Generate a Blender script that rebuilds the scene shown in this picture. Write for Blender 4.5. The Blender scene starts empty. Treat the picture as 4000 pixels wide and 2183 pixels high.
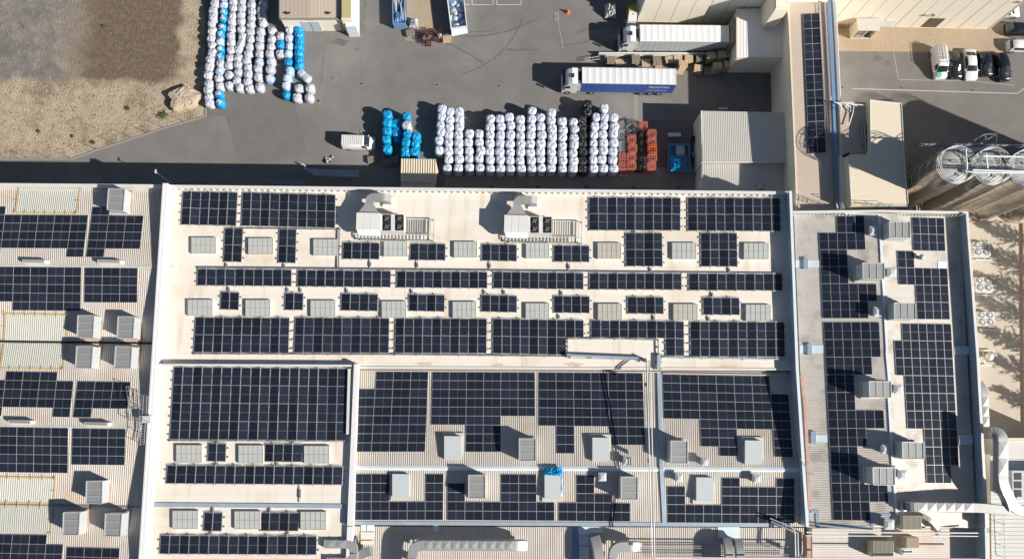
import bpy, math, random
from mathutils import Vector, Matrix
random.seed(7)
rad = math.radians
SC = bpy.context.scene
COL = SC.collection
# ------------------------------------------------------------------ camera (near-nadir drone view)
F, CX, CY = 3100.0, 2000.0, 1091.5
NADX, NADY, HC = -65.0, 520.0, 111.4
nad = Vector((NADX, -NADY, -F)).normalized()
upc = -nad
Xc = Vector((1, 0, 0)); Xc = (Xc - Xc.dot(upc) * upc).normalized()
Yc = upc.cross(Xc)
RW = Matrix((Xc, Yc, upc))                      # camera coords -> world coords
cam_d = bpy.data.cameras.new('camera'); cam = bpy.data.objects.new('camera', cam_d); COL.objects.link(cam)
cam.matrix_world = Matrix.Translation((0, 0, HC)) @ RW.to_4x4()
cam_d.sensor_fit = 'HORIZONTAL'; cam_d.sensor_width = 36.0; cam_d.lens = 36.0 * F / 4000.0
cam_d.clip_start = 1.0; cam_d.clip_end = 3000
SC.camera = cam
# ------------------------------------------------------------------ world and sun
EL, AZ = rad(33), rad(24)                       # shadows run to -x, 24 degrees towards +y
sunv = Vector((math.cos(AZ) * math.cos(EL), -math.sin(AZ) * math.cos(EL), math.sin(EL)))
w = bpy.data.worlds.new('World'); SC.world = w; w.use_nodes = True
wn = w.node_tree; sky = wn.nodes.new('ShaderNodeTexSky'); sky.sky_type = 'NISHITA'; sky.sun_disc = False
sky.sun_elevation = EL; sky.sun_rotation = math.atan2(sunv.x, sunv.y); sky.air_density = 1.0; sky.dust_density = 0.6
bg = wn.nodes['Background']; bg.inputs[1].default_value = 0.052; wn.links.new(sky.outputs[0], bg.inputs[0])
sl = bpy.data.lights.new('sun', 'SUN'); sl.energy = 5.0; sl.angle = rad(0.5); sl.color = (1.0, 0.95, 0.87)
so = bpy.data.objects.new('sun', sl); COL.objects.link(so); so.rotation_euler = sunv.to_track_quat('Z', 'Y').to_euler()
SC.view_settings.view_transform = 'Standard'; SC.view_settings.look = 'None'
SC.view_settings.exposure = 0.47; SC.view_settings.gamma = 1.0
SC.render.resolution_x, SC.render.resolution_y = 1024, 558

# ------------------------------------------------------------------ pixel -> place
def P(px, py, z=0.0):
    d = RW @ Vector((px - CX, CY - py, -F)); t = (z - HC) / d.z
    return Vector((0, 0, HC)) + d * t
class Plane:
    def __init__(s, a, b, c):
        s.p = P(*a); s.n = (P(*b) - s.p).cross(P(*c) - s.p).normalized()
        if s.n.z < 0: s.n = -s.n
    def hit(s, px, py, dz=0.0):
        d = RW @ Vector((px - CX, CY - py, -F)); o = Vector((0, 0, HC))
        t = (s.p + Vector((0, 0, dz)) - o).dot(s.n) / d.dot(s.n)
        return o + d * t
def flat(z): return Plane((0, 0, z), (1000, 0, z), (0, 1000, z))

# ------------------------------------------------------------------ materials
def mat(name, c, rough=0.7, metal=0.0, c2=None, scale=0.5, amt=0.5, bump=0.0, bscale=8.0, spec=0.4, c3=None, s3=0.08, stretch=None, coat=0.0):
    m = bpy.data.materials.new(name); m.use_nodes = True; nt = m.node_tree; N = nt.nodes; L = nt.links
    b = N['Principled BSDF']; b.inputs['Roughness'].default_value = rough; b.inputs['Metallic'].default_value = metal
    b.inputs['Specular IOR Level'].default_value = spec; b.inputs['Coat Weight'].default_value = coat
    b.inputs['Base Color'].default_value = (*c, 1)
    if c2 or bump:
        g = N.new('ShaderNodeNewGeometry'); src = g.outputs['Position']
        if stretch:
            mp = N.new('ShaderNodeMapping'); mp.inputs['Scale'].default_value = stretch; L.new(src, mp.inputs['Vector']); src = mp.outputs[0]
    if c2:
        n = N.new('ShaderNodeTexNoise'); n.inputs['Scale'].default_value = scale; n.inputs['Detail'].default_value = 8; n.inputs['Roughness'].default_value = 0.65
        L.new(src, n.inputs['Vector'])
        r = N.new('ShaderNodeValToRGB'); r.color_ramp.elements[0].position = 0.5 - 0.5 * (1 - amt) * 0.8; r.color_ramp.elements[1].position = 0.5 + 0.5 * (1 - amt) * 0.8
        r.color_ramp.elements[0].color = (*c, 1); r.color_ramp.elements[1].color = (*c2, 1)
        L.new(n.outputs[0], r.inputs[0]); out = r.outputs[0]
        if c3:
            n3 = N.new('ShaderNodeTexNoise'); n3.inputs['Scale'].default_value = s3; n3.inputs['Detail'].default_value = 4; L.new(g.outputs['Position'], n3.inputs['Vector'])
            r3 = N.new('ShaderNodeValToRGB'); r3.color_ramp.elements[0].position = 0.52; r3.color_ramp.elements[1].position = 0.7
            mx = N.new('ShaderNodeMix'); mx.data_type = 'RGBA'; L.new(n3.outputs[0], r3.inputs[0]); L.new(r3.outputs[0], mx.inputs[0])
            L.new(out, mx.inputs[6]); mx.inputs[7].default_value = (*c3, 1); out = mx.outputs[2]
        L.new(out, b.inputs['Base Color'])
    if bump:
        nb = N.new('ShaderNodeTexNoise'); nb.inputs['Scale'].default_value = bscale; nb.inputs['Detail'].default_value = 5; L.new(src, nb.inputs['Vector'])
        bp = N.new('ShaderNodeBump'); bp.inputs['Strength'].default_value = bump; bp.inputs['Distance'].default_value = 0.1
        L.new(nb.outputs[0], bp.inputs['Height']); L.new(bp.outputs[0], b.inputs['Normal'])
    return m
M = {}
M['asphalt'] = mat('asphalt', (0.145, 0.137, 0.130), 0.9, c2=(0.198, 0.187, 0.174), scale=0.30, amt=0.35, bump=0.25, bscale=14, c3=(0.235, 0.222, 0.206), s3=0.07)
M['asphalt_dark'] = mat('asphalt_dark', (0.135, 0.126, 0.12), 0.9, c2=(0.172, 0.162, 0.15), scale=0.5, amt=0.2, bump=0.2, bscale=14)
M['concrete'] = mat('concrete', (0.30, 0.27, 0.235), 0.9, c2=(0.24, 0.215, 0.19), scale=0.6, amt=0.2, bump=0.15, bscale=12)
M['lot_sand'] = mat('lot_sand', (0.42, 0.33, 0.235), 0.95, c2=(0.33, 0.26, 0.18), scale=1.6, amt=0.2, bump=0.7, bscale=5)
M['pale_sand'] = mat('pale_sand', (0.55, 0.49, 0.41), 0.95, c2=(0.47, 0.41, 0.335), scale=0.5, amt=0.2, bump=0.25, bscale=6)
def membrane_mat():
    m = mat('membrane', (0.70, 0.64, 0.56), 0.75, c2=(0.78, 0.725, 0.645), scale=0.3, amt=0.2, bump=0.05, bscale=3, c3=(0.67, 0.58, 0.47), s3=0.16, stretch=(0.35, 1.6, 1)); N = m.node_tree.nodes; L = m.node_tree.links; b = N['Principled BSDF']
    src = b.inputs['Base Color'].links[0].from_socket; g = N.new('ShaderNodeNewGeometry')
    br = N.new('ShaderNodeTexBrick'); br.inputs['Scale'].default_value = 1.0; br.inputs['Brick Width'].default_value = 9.0; br.inputs['Row Height'].default_value = 1.25; br.inputs['Mortar Size'].default_value = 0.02; br.inputs['Mortar Smooth'].default_value = 0.6
    br.inputs['Color1'].default_value = (1, 1, 1, 1); br.inputs['Color2'].default_value = (.955, .95, .94, 1); br.inputs['Mortar'].default_value = (.80, .77, .72, 1); L.new(g.outputs['Position'], br.inputs['Vector'])
    st = N.new('ShaderNodeTexNoise'); st.inputs['Scale'].default_value = 1.0; st.inputs['Detail'].default_value = 6; mp = N.new('ShaderNodeMapping'); mp.inputs['Scale'].default_value = (1.1, .12, 1); L.new(g.outputs['Position'], mp.inputs['Vector']); L.new(mp.outputs[0], st.inputs['Vector'])
    rr = N.new('ShaderNodeValToRGB'); rr.color_ramp.elements[0].position = .56; rr.color_ramp.elements[0].color = (1, 1, 1, 1); rr.color_ramp.elements[1].position = .78; rr.color_ramp.elements[1].color = (.84, .77, .67, 1); L.new(st.outputs[0], rr.inputs[0])
    o = src
    for q in (br.outputs['Color'], rr.outputs[0]):
        x = N.new('ShaderNodeMix'); x.data_type = 'RGBA'; x.blend_type = 'MULTIPLY'; x.inputs[0].default_value = 1; L.new(o, x.inputs[6]); L.new(q, x.inputs[7]); o = x.outputs[2]
    L.new(o, b.inputs['Base Color']); return m
M['membrane'] = membrane_mat()
M['stain'] = mat('stain', (0.50, 0.37, 0.25), 0.85, c2=(0.66, 0.56, 0.45), scale=1.5, amt=0.3)
M['rust'] = mat('rust', (0.36, 0.19, 0.14), 0.85, c2=(0.55, 0.42, 0.33), scale=2.0, amt=0.2)
M['corr'] = mat('corrugated_steel', (0.52, 0.475, 0.42), 0.5, metal=0.15, c2=(0.62, 0.575, 0.52), scale=0.5, amt=0.2, c3=(0.56, 0.46, 0.37), s3=0.25, stretch=(1.2, 0.3, 1))
M['corr_e'] = mat('weathered_steel', (0.50, 0.455, 0.40), 0.5, metal=0.15, c2=(0.64, 0.60, 0.545), scale=0.5, amt=0.2, c3=(0.40, 0.37, 0.34), s3=0.45, stretch=(0.3, 1.2, 1))
M['corr_tan'] = mat('tan_steel', (0.50, 0.415, 0.34), 0.5, metal=0.1, c2=(0.52, 0.43, 0.35), scale=0.6, amt=0.2)
M['corr_grey'] = mat('grey_steel', (0.54, 0.525, 0.48), 0.45, metal=0.15, c2=(0.60, 0.58, 0.53), scale=0.4, amt=0.2)
M['cream'] = mat('cream_panel', (0.66, 0.575, 0.44), 0.6, c2=(0.69, 0.60, 0.465), scale=0.4, amt=0.2)
M['facade'] = mat('facade_panel', (0.80, 0.735, 0.61), 0.6, c2=(0.84, 0.78, 0.66), scale=0.25, amt=0.2)
M['joint'] = mat('joint', (0.22, 0.19, 0.15), 0.9)
M['white'] = mat('white_paint', (0.73, 0.72, 0.71), 0.45, c2=(0.66, 0.655, 0.645), scale=2, amt=0.3)
M['cap'] = mat('wall_cap', (0.70, 0.69, 0.675), 0.5, metal=0.1, c2=(0.61, 0.60, 0.585), scale=0.4, amt=0.3)
M['bluegrey'] = mat('blue_grey_flashing', (0.34, 0.42, 0.50), 0.4, metal=0.3, c2=(0.44, 0.52, 0.60), scale=0.7, amt=0.3)
M['paleblue'] = mat('pale_blue_sheet', (0.58, 0.66, 0.71), 0.5, c2=(0.66, 0.72, 0.76), scale=0.9, amt=0.3)
M['bluepaint'] = mat('blue_paint', (0.10, 0.22, 0.42), 0.5, c2=(0.16, 0.30, 0.50), scale=1, amt=0.3)
M['galv'] = mat('galvanised', (0.42, 0.42, 0.41), 0.5, metal=0.45, c2=(0.36, 0.36, 0.352), scale=1.2, amt=0.3, bump=0.1, bscale=2)
M['steel'] = mat('dull_steel', (0.40, 0.40, 0.41), 0.5, metal=0.6, c2=(0.32, 0.32, 0.33), scale=2, amt=0.3)
M['rail'] = mat('aluminium_rail', (0.60, 0.60, 0.59), 0.45, metal=0.4)
M['unit'] = mat('unit_casing', (0.68, 0.67, 0.64), 0.5, c2=(0.60, 0.59, 0.555), scale=0.8, amt=0.2)
M['annexroof'] = mat('annex_sheet', (0.53, 0.52, 0.495), 0.55, c2=(0.60, 0.59, 0.565), scale=0.6, amt=0.2)
M['tray'] = mat('tray_steel', (0.27, 0.28, 0.30), 0.5, metal=0.5)
M['silo'] = mat('silo_steel', (0.40, 0.37, 0.325), 0.25, metal=0.92, c2=(0.33, 0.30, 0.265), scale=0.3, amt=0.3)
M['silotop'] = mat('silo_top', (0.46, 0.45, 0.42), .55, c2=(.36, .35, .33), scale=.9, amt=.3)
M['dark'] = mat('dark', (0.02, 0.02, 0.022), 0.6)
M['black'] = mat('black_rubber', (0.018, 0.018, 0.018), 0.8)
M['glass'] = mat('car_glass', (0.02, 0.028, 0.035), 0.06, spec=0.7)
M['carwhite'] = mat('car_white', (0.70, 0.70, 0.695), 0.25, coat=0.6)
M['carblack'] = mat('car_black', (0.012, 0.013, 0.016), 0.18, coat=0.8)
M['lamp'] = mat('lamp_lens', (0.7, 0.7, 0.72), 0.15, metal=0.3)
M['red_lamp'] = mat('rear_lamp', (0.4, 0.02, 0.02), 0.2)
M['green'] = mat('green_vinyl', (0.03, 0.36, 0.16), 0.4)
M['curtain'] = mat('blue_curtain', (0.028, 0.075, 0.30), 0.45, c2=(0.035, 0.09, 0.34), scale=2, amt=0.3)
M['curtaing'] = mat('grey_curtain', (0.42, 0.44, 0.44), 0.55)
M['tarp'] = mat('white_tarp', (0.70, 0.705, 0.71), 0.55, c2=(0.61, 0.62, 0.635), scale=1.0, amt=0.3, stretch=(2, .3, 1))
M['wood'] = mat('pallet_wood', (0.62, 0.48, 0.31), 0.85, c2=(0.47, 0.35, 0.22), scale=3, amt=0.2)
M['woodgrey'] = mat('weathered_wood', (0.30, 0.26, 0.21), 0.9, c2=(0.22, 0.19, 0.15), scale=3, amt=0.2)
M['redcrate'] = mat('red_painted_steel', (0.50, 0.12, 0.085), 0.6, c2=(0.58, 0.22, 0.17), scale=3, amt=0.3)
M['darkred'] = mat('dark_red_steel', (0.10, 0.02, 0.022), 0.6)
M['yellow'] = mat('yellow_tape', (0.56, 0.38, 0.14), 0.8, c2=(0.50, 0.40, 0.27), scale=1.2, amt=0.2)
M['paintline'] = mat('road_paint', (0.55, 0.54, 0.51), 0.8, c2=(0.36, 0.35, 0.33), scale=2.0, amt=0.2)
M['yelline'] = mat('yellow_line', (0.30, 0.235, 0.12), 0.9, c2=(0.19, 0.165, 0.13), scale=2.0, amt=0.2)
M['orange'] = mat('orange', (0.68, 0.13, 0.05), 0.5)
M['transl'] = mat('translucent_sheet', (0.46, 0.465, 0.41), 0.45, c2=(0.52, 0.52, 0.46), scale=0.8, amt=0.3)
M['pane'] = mat('skylight_pane', (0.42, 0.43, 0.405), 0.35, c2=(0.49, 0.495, 0.465), scale=0.6, amt=0.3)
M['pane2'] = mat('aged_pane', (0.42, 0.40, 0.32), 0.4, c2=(0.49, 0.47, 0.39), scale=0.8, amt=0.3)
M['paneframe'] = mat('pane_frame', (0.33, 0.34, 0.33), .5)
M['mesh'] = mat('grey_mesh', (0.27, 0.275, 0.27), 0.6, metal=0.3, c2=(0.31, 0.315, 0.31), scale=2, amt=0.3)
M['lid'] = mat('grey_lid', (0.50, 0.53, 0.54), 0.5, c2=(0.46, 0.49, 0.50), scale=1, amt=0.3)
M['foliage'] = mat('foliage', (0.05, 0.08, 0.03), 0.8, c2=(0.09, 0.12, 0.05), scale=2, amt=0.3)
M['bark'] = mat('bark', (0.12, 0.09, 0.06), 0.9)
M['rock'] = mat('rock', (0.36, 0.285, 0.205), 0.95, c2=(0.52, 0.43, 0.33), scale=0.8, amt=0.2, bump=0.8, bscale=4)
M['tuft'] = mat('dead_tuft', (0.20, 0.16, 0.10), .95)
M['beige_louvre'] = mat('beige_louvre', (0.58, 0.53, 0.38), 0.6)
M['waste'] = mat('waste_plastic', (0.32, 0.38, 0.35), 0.5, c2=(0.70, 0.74, 0.70), scale=2.5, amt=0.4, bump=0.5, bscale=4)
def wrinkled(name, c, c2, rough, spec=0.5, trans=0.0, bs=1.0, white=None):
    m = bpy.data.materials.new(name); m.use_nodes = True; N = m.node_tree.nodes; L = m.node_tree.links
    b = N['Principled BSDF']; b.inputs['Roughness'].default_value = rough; b.inputs['Specular IOR Level'].default_value = spec
    g = N.new('ShaderNodeNewGeometry')
    n = N.new('ShaderNodeTexNoise'); n.inputs['Scale'].default_value = 1.6; n.inputs['Detail'].default_value = 3; n.inputs['Distortion'].default_value = 1.2; L.new(g.outputs['Position'], n.inputs['Vector'])
    r = N.new('ShaderNodeValToRGB'); r.color_ramp.elements[0].color = (*c, 1); r.color_ramp.elements[1].color = (*c2, 1); r.color_ramp.elements[0].position = .38; r.color_ramp.elements[1].position = .64
    if white:
        e = r.color_ramp.elements.new(.7); e.color = (*white, 1)
    L.new(n.outputs[0], r.inputs[0]); L.new(r.outputs[0], b.inputs['Base Color'])
    v = N.new('ShaderNodeTexVoronoi'); v.feature = 'DISTANCE_TO_EDGE'; v.inputs['Scale'].default_value = 2.6
    n2 = N.new('ShaderNodeTexNoise'); n2.inputs['Scale'].default_value = 2.2; n2.inputs['Detail'].default_value = 4; n2.inputs['Distortion'].default_value = 2.5; L.new(g.outputs['Position'], n2.inputs['Vector'])
    L.new(g.outputs['Position'], v.inputs['Vector'])
    a = N.new('ShaderNodeMath'); a.operation = 'ADD'; L.new(v.outputs[0], a.inputs[0]); L.new(n2.outputs[0], a.inputs[1])
    bp = N.new('ShaderNodeBump'); bp.inputs['Strength'].default_value = bs; bp.inputs['Distance'].default_value = 0.22
    L.new(a.outputs[0], bp.inputs['Height']); L.new(bp.outputs[0], b.inputs['Normal'])
    return m
M['bagwhite'] = wrinkled('white_film', (0.47, 0.51, 0.61), (0.65, 0.68, 0.75), 0.34, bs=0.32)
M['bagcloth'] = wrinkled('white_sack_cloth', (0.43, 0.45, 0.51), (0.58, 0.595, 0.64), 0.6, 0.3, bs=0.7)
M['bagblue'] = wrinkled('blue_film', (0.0, 0.23, 0.50), (0.01, 0.36, 0.62), 0.3, bs=0.4)
M['bagpale'] = wrinkled('pale_blue_film', (0.25, 0.42, 0.72), (0.55, 0.66, 0.82), 0.3, bs=0.6)
M['bagtie'] = wrinkled('gathered_film', (0.02, 0.22, 0.48), (0.05, 0.34, 0.62), 0.3, bs=0.6)
M['bagblack'] = wrinkled('black_film', (0.015, 0.015, 0.017), (0.03, 0.03, 0.033), 0.22, bs=0.7)
# solar cells: dark glass with faint busbar grid
def solar(name, c, horiz):
    m = bpy.data.materials.new(name); m.use_nodes = True; N = m.node_tree.nodes; L = m.node_tree.links
    b = N['Principled BSDF']; b.inputs['Roughness'].default_value = 0.22; b.inputs['Specular IOR Level'].default_value = 0.35
    tc = N.new('ShaderNodeNewGeometry')
    wv = N.new('ShaderNodeTexWave'); wv.wave_type = 'BANDS'; wv.bands_direction = 'Y' if horiz else 'X'; wv.inputs['Scale'].default_value = 1.9; wv.inputs['Distortion'].default_value = 0.2
    L.new(tc.outputs['Position'], wv.inputs['Vector'])
    n = N.new('ShaderNodeTexNoise'); n.inputs['Scale'].default_value = 0.35; L.new(tc.outputs['Position'], n.inputs['Vector'])
    r = N.new('ShaderNodeValToRGB'); r.color_ramp.elements[0].color = (*c, 1); r.color_ramp.elements[1].color = (c[0] * 1.9 + .002, c[1] * 1.9 + .002, c[2] * 1.8 + .002, 1)
    r.color_ramp.elements[0].position = 0.72
    a = N.new('ShaderNodeMath'); a.operation = 'MULTIPLY_ADD'; a.inputs[1].default_value = 0.75; L.new(wv.outputs[1], a.inputs[0])
    s = N.new('ShaderNodeMath'); s.operation = 'MULTIPLY'; s.inputs[1].default_value = 0.4; L.new(n.outputs[0], s.inputs[0]); L.new(s.outputs[0], a.inputs[2])
    L.new(a.outputs[0], r.inputs[0])
    oi = N.new('ShaderNodeObjectInfo'); mr = N.new('ShaderNodeMapRange'); mr.inputs[3].default_value = 0.8; mr.inputs[4].default_value = 1.35; L.new(oi.outputs['Random'], mr.inputs[0])
    x = N.new('ShaderNodeMix'); x.data_type = 'RGBA'; x.blend_type = 'MULTIPLY'; x.inputs[0].default_value = 1; L.new(r.outputs[0], x.inputs[6]); L.new(mr.outputs[0], x.inputs[7]); L.new(x.outputs[2], b.inputs['Base Color'])
    return m
M['cellh'] = solar('solar_cells_rows', (0.0130, 0.0165, 0.0270), True)
M['cellv'] = solar('solar_cells_columns', (0.0130, 0.0165, 0.0270), False)

# ------------------------------------------------------------------ mesh builder
class MB:
    def __init__(s): s.v = []; s.f = []; s.m = []; s.sm = []
    def face(s, pts, mi=0, smooth=False):
        k = len(s.v); s.v += [Vector(p) for p in pts]; s.f.append(tuple(range(k, k + len(pts)))); s.m.append(mi); s.sm.append(smooth)
    def grid(s, rows, mi=0, smooth=False, closed=False):
        k = len(s.v); n = len(rows[0])
        for r in rows: s.v += [Vector(p) for p in r]
        for i in range(len(rows) - 1):
            for j in range(n if closed else n - 1):
                j2 = (j + 1) % n
                s.f.append((k + i * n + j, k + i * n + j2, k + (i + 1) * n + j2, k + (i + 1) * n + j)); s.m.append(mi); s.sm.append(smooth)
    def prism(s, pts, dz, mi=0, mtop=None, cap=True):
        """polygon pts (top, world) extruded down by dz (number, or absolute floor via ('z',v))"""
        pts = [Vector(p) for p in pts]
        a = sum((pts[i].x * pts[(i + 1) % len(pts)].y - pts[(i + 1) % len(pts)].x * pts[i].y) for i in range(len(pts)))
        if a < 0: pts = pts[::-1]
        lo = [Vector((p.x, p.y, dz[1])) if isinstance(dz, tuple) else p - Vector((0, 0, dz)) for p in pts]
        s.face(pts, mi if mtop is None else mtop)
        if cap: s.face(lo[::-1], mi)
        n = len(pts)
        for i in range(n): s.face([lo[i], lo[(i + 1) % n], pts[(i + 1) % n], pts[i]], mi)
    def box(s, c, size, mi=0, rz=0, rot=None):
        c = Vector(c); R = rot if rot else Matrix.Rotation(rz, 3, 'Z'); h = Vector(size) / 2
        q = [c + R @ Vector((x * h.x, y * h.y, z * h.z)) for x in (-1, 1) for y in (-1, 1) for z in (-1, 1)]
        for f in ((0, 1, 3, 2), (4, 6, 7, 5), (0, 4, 5, 1), (2, 3, 7, 6), (0, 2, 6, 4), (1, 5, 7, 3)): s.face([q[i] for i in f], mi)
    def beam(s, a, b, w, h=None, mi=0):
        a, b = Vector(a), Vector(b); d = b - a; L = d.length
        if L < 1e-6: return
        x = d / L; up = Vector((0, 0, 1)) if abs(x.z) < 0.95 else Vector((0, 1, 0)); y = up.cross(x).normalized(); z = x.cross(y)
        s.box((a + b) / 2, (L, w, h or w), mi, rot=Matrix((x, y, z)).transposed())
    def tube(s, path, r, n=10, mi=0, cap=True):
        path = [Vector(p) for p in path]; rows = []
        for i, p in enumerate(path):
            d = (path[min(i + 1, len(path) - 1)] - path[max(i - 1, 0)]).normalized()
            up = Vector((0, 0, 1)) if abs(d.z) < 0.95 else Vector((1, 0, 0)); a = up.cross(d).normalized(); b = d.cross(a)
            rr = r[i] if isinstance(r, (list, tuple)) else r
            rows.append([p + a * rr * math.cos(2 * math.pi * k / n) + b * rr * math.sin(2 * math.pi * k / n) for k in range(n)])
        s.grid(rows, mi, True, True)
        if cap: s.face(rows[0][::-1], mi); s.face(rows[-1], mi)
    def build(s, name, mats, parent=None, loc=None, local=False):
        me = bpy.data.meshes.new(name); off = Vector((0, 0, 0)); q = parent
        if not local:
            while q is not None: off += Vector(q.location); q = q.parent
        sub = Vector(loc) if loc is not None else off
        if local: sub = Vector((0, 0, 0))
        me.from_pydata([p - sub for p in s.v], [], s.f)
        for m in (mats if isinstance(mats, (list, tuple)) else [mats]): me.materials.append(M[m] if isinstance(m, str) else m)
        me.polygons.foreach_set('material_index', s.m); me.polygons.foreach_set('use_smooth', s.sm); me.update()
        o = bpy.data.objects.new(name, me); COL.objects.link(o)
        if parent is not None: o.parent = parent
        if loc is not None and not local: o.location = Vector(loc) - off
        return o
def build_each(mb, name, m, parent, per):
    for i in range(0, len(mb.f), per):
        q = MB()
        for f, mi, sm in list(zip(mb.f, mb.m, mb.sm))[i:i + per]: q.face([mb.v[k] for k in f], mi, sm)
        q.build(name, m, parent)
def tag(o, label=None, cat=None, group=None, kind=None):
    for k, v in (('label', label), ('category', cat), ('group', group), ('kind', kind)):
        if v: o[k] = v
    return o
def empty(name, loc, label=None, cat=None, group=None, rz=0):
    o = bpy.data.objects.new(name, None); o.empty_display_size = 0.3; COL.objects.link(o); o.location = loc; o.rotation_euler.z = rz
    return tag(o, label, cat, group)
def copy_tree(o, parent=None):
    c = o.copy(); COL.objects.link(c)
    if parent is not None: c.parent = parent
    for ch in list(o.children): copy_tree(ch, c)
    return c
def cen(pts): return sum((Vector(p) for p in pts), Vector()) / len(pts)
def base(pts, z): c = cen(pts); return Vector((c.x, c.y, z))

# ------------------------------------------------------------------ ground
def ground_sheet(name, pxs, z, m, **k):
    mb = MB(); pts = [P(x, y, z) for x, y in pxs]
    a = sum(pts[i].x * pts[(i + 1) % len(pts)].y - pts[(i + 1) % len(pts)].x * pts[i].y for i in range(len(pts)))
    mb.face(pts if a > 0 else pts[::-1]); return tag(mb.build(name, m), kind='structure')
g = MB(); g.face([(-700, -700, 0), (700, -700, 0), (700, 700, 0), (-700, 700, 0)]); tag(g.build('ground', 'asphalt'), kind='structure')
# dirt field: grey and brown beds with sandy margins, placed by world position
def field_mat():
    m = bpy.data.materials.new('dirt_field'); m.use_nodes = True; N = m.node_tree.nodes; L = m.node_tree.links
    b = N['Principled BSDF']; b.inputs['Roughness'].default_value = 0.95; b.inputs['Specular IOR Level'].default_value = 0.1
    g = N.new('ShaderNodeNewGeometry'); sep = N.new('ShaderNodeSeparateXYZ')
    nz = N.new('ShaderNodeTexNoise'); nz.inputs['Scale'].default_value = 0.3; nz.inputs['Detail'].default_value = 6; L.new(g.outputs['Position'], nz.inputs['Vector'])
    add = N.new('ShaderNodeVectorMath'); add.operation = 'MULTIPLY_ADD'; add.inputs[1].default_value = (5.0, 5.0, 0)
    L.new(nz.outputs['Color'], add.inputs[0]); L.new(g.outputs['Position'], add.inputs[2]); L.new(add.outputs[0], sep.inputs[0])
    def step(sock, at, width, inv=False):
        r = N.new('ShaderNodeMapRange'); r.inputs[1].default_value = at - width; r.inputs[2].default_value = at + width
        r.inputs[3].default_value = 1.0 if inv else 0.0; r.inputs[4].default_value = 0.0 if inv else 1.0; L.new(sock, r.inputs[0]); return r.outputs[0]
    def mul(a, c):
        x = N.new('ShaderNodeMath'); x.operation = 'MULTIPLY'; L.new(a, x.inputs[0]); L.new(c, x.inputs[1]); return x.outputs[0]
    def ramp(scale, stops, det=7, dist=0.0):
        n = N.new('ShaderNodeTexNoise'); n.inputs['Scale'].default_value = scale; n.inputs['Detail'].default_value = det; n.inputs['Roughness'].default_value = 0.78; n.inputs['Distortion'].default_value = dist
        L.new(g.outputs['Position'], n.inputs['Vector']); r = N.new('ShaderNodeValToRGB'); e = r.color_ramp.elements
        e[0].position, e[0].color = stops[0][0], (*stops[0][1], 1); e[1].position, e[1].color = stops[-1][0], (*stops[-1][1], 1)
        for p, c in stops[1:-1]: q = e.new(p); q.color = (*c, 1)
        L.new(n.outputs[0], r.inputs[0]); return r.outputs[0]
    def mix(f, a, c):
        x = N.new('ShaderNodeMix'); x.data_type = 'RGBA'; L.new(f, x.inputs[0]); L.new(a, x.inputs[6]); L.new(c, x.inputs[7]); return x.outputs[2]
    sand = ramp(0.75, [(0.30, (0.26, 0.205, 0.145)), (0.44, (0.35, 0.285, 0.205)), (0.56, (0.42, 0.345, 0.25)), (0.74, (0.50, 0.425, 0.33))], 12, .6)
    dry = ramp(2.2, [(0.32, (0.13, 0.10, 0.068)), (0.5, (0.25, 0.20, 0.14)), (0.68, (0.42, 0.345, 0.25))], 12, .2)
    pn = N.new('ShaderNodeTexNoise'); pn.inputs['Scale'].default_value = 0.22; pn.inputs['Detail'].default_value = 9; pn.inputs['Roughness'].default_value = 0.7; L.new(g.outputs['Position'], pn.inputs['Vector'])
    sand = mix(step(pn.outputs[0], 0.545, 0.05), sand, dry)
    brown = ramp(1.3, [(0.3, (0.10, 0.074, 0.054)), (0.5, (0.15, 0.113, 0.083)), (0.75, (0.25, 0.205, 0.16))], 12, .15)
    grey = ramp(0.35, [(0.38, (0.145, 0.137, 0.13)), (0.5, (0.20, 0.182, 0.165)), (0.64, (0.33, 0.28, 0.225))], 12, 0.15)
    p0 = P(270, 300); p1 = P(690, 300); py = P(300, 318)
    fy = step(sep.outputs[1], py.y + 2.5, 0.8); fx1 = step(sep.outputs[0], p1.x + 2.5, 0.6, True); fx0 = step(sep.outputs[0], p0.x + 2.5, 3.2)
    c = mix(mul(mul(fy, fx1), fx0), sand, brown)
    inv = step(sep.outputs[0], p0.x + 2.5, 3.2, True); c = mix(mul(fy, inv), c, grey)
    L.new(c, b.inputs['Base Color'])
    nb = N.new('ShaderNodeTexNoise'); nb.inputs['Scale'].default_value = 4; nb.inputs['Detail'].default_value = 8; L.new(g.outputs['Position'], nb.inputs['Vector'])
    bp = N.new('ShaderNodeBump'); bp.inputs['Strength'].default_value = 0.9; bp.inputs['Distance'].default_value = 0.15; L.new(nb.outputs[0], bp.inputs['Height']); L.new(bp.outputs[0], b.inputs['Normal'])
    return m
M['field'] = field_mat()
ground_sheet('field', [(-900, -700), (800, -700), (800, 400), (803, 412), (803, 453), (640, 500), (520, 540), (380, 585), (300, 613), (282, 620), (-900, 620)], 0.006, 'field')
ground_sheet('apron', [(1745, 655), (2740, 655), (2740, 800), (1730, 800)], 0.006, 'concrete')
ground_sheet('storage_pavement', [(1560, 458), (2450, 470), (2740, 470), (2740, 655), (1500, 655)], 0.005, 'asphalt_dark')
ground_sheet('storage_yard', [(800, -200), (1060, -200), (1080, 120), (1130, 330), (1200, 600), (940, 660), (880, 455), (803, 453)], 0.005, 'asphalt_dark')
ground_sheet('sand_strip', [(3230, 90), (3960, 90), (3925, 210), (3560, 203), (3240, 200)], 0.006, 'lot_sand')
ground_sheet('gravel_bed', [(1585, -60), (1680, -60), (1697, 118), (1622, 118), (1590, 90)], 0.006, 'lot_sand')
ground_sheet('east_yard', [(3560, 800), (4700, 800), (4700, 2600), (3700, 2600), (3700, 830)], 0.008, 'pale_sand')
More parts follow.
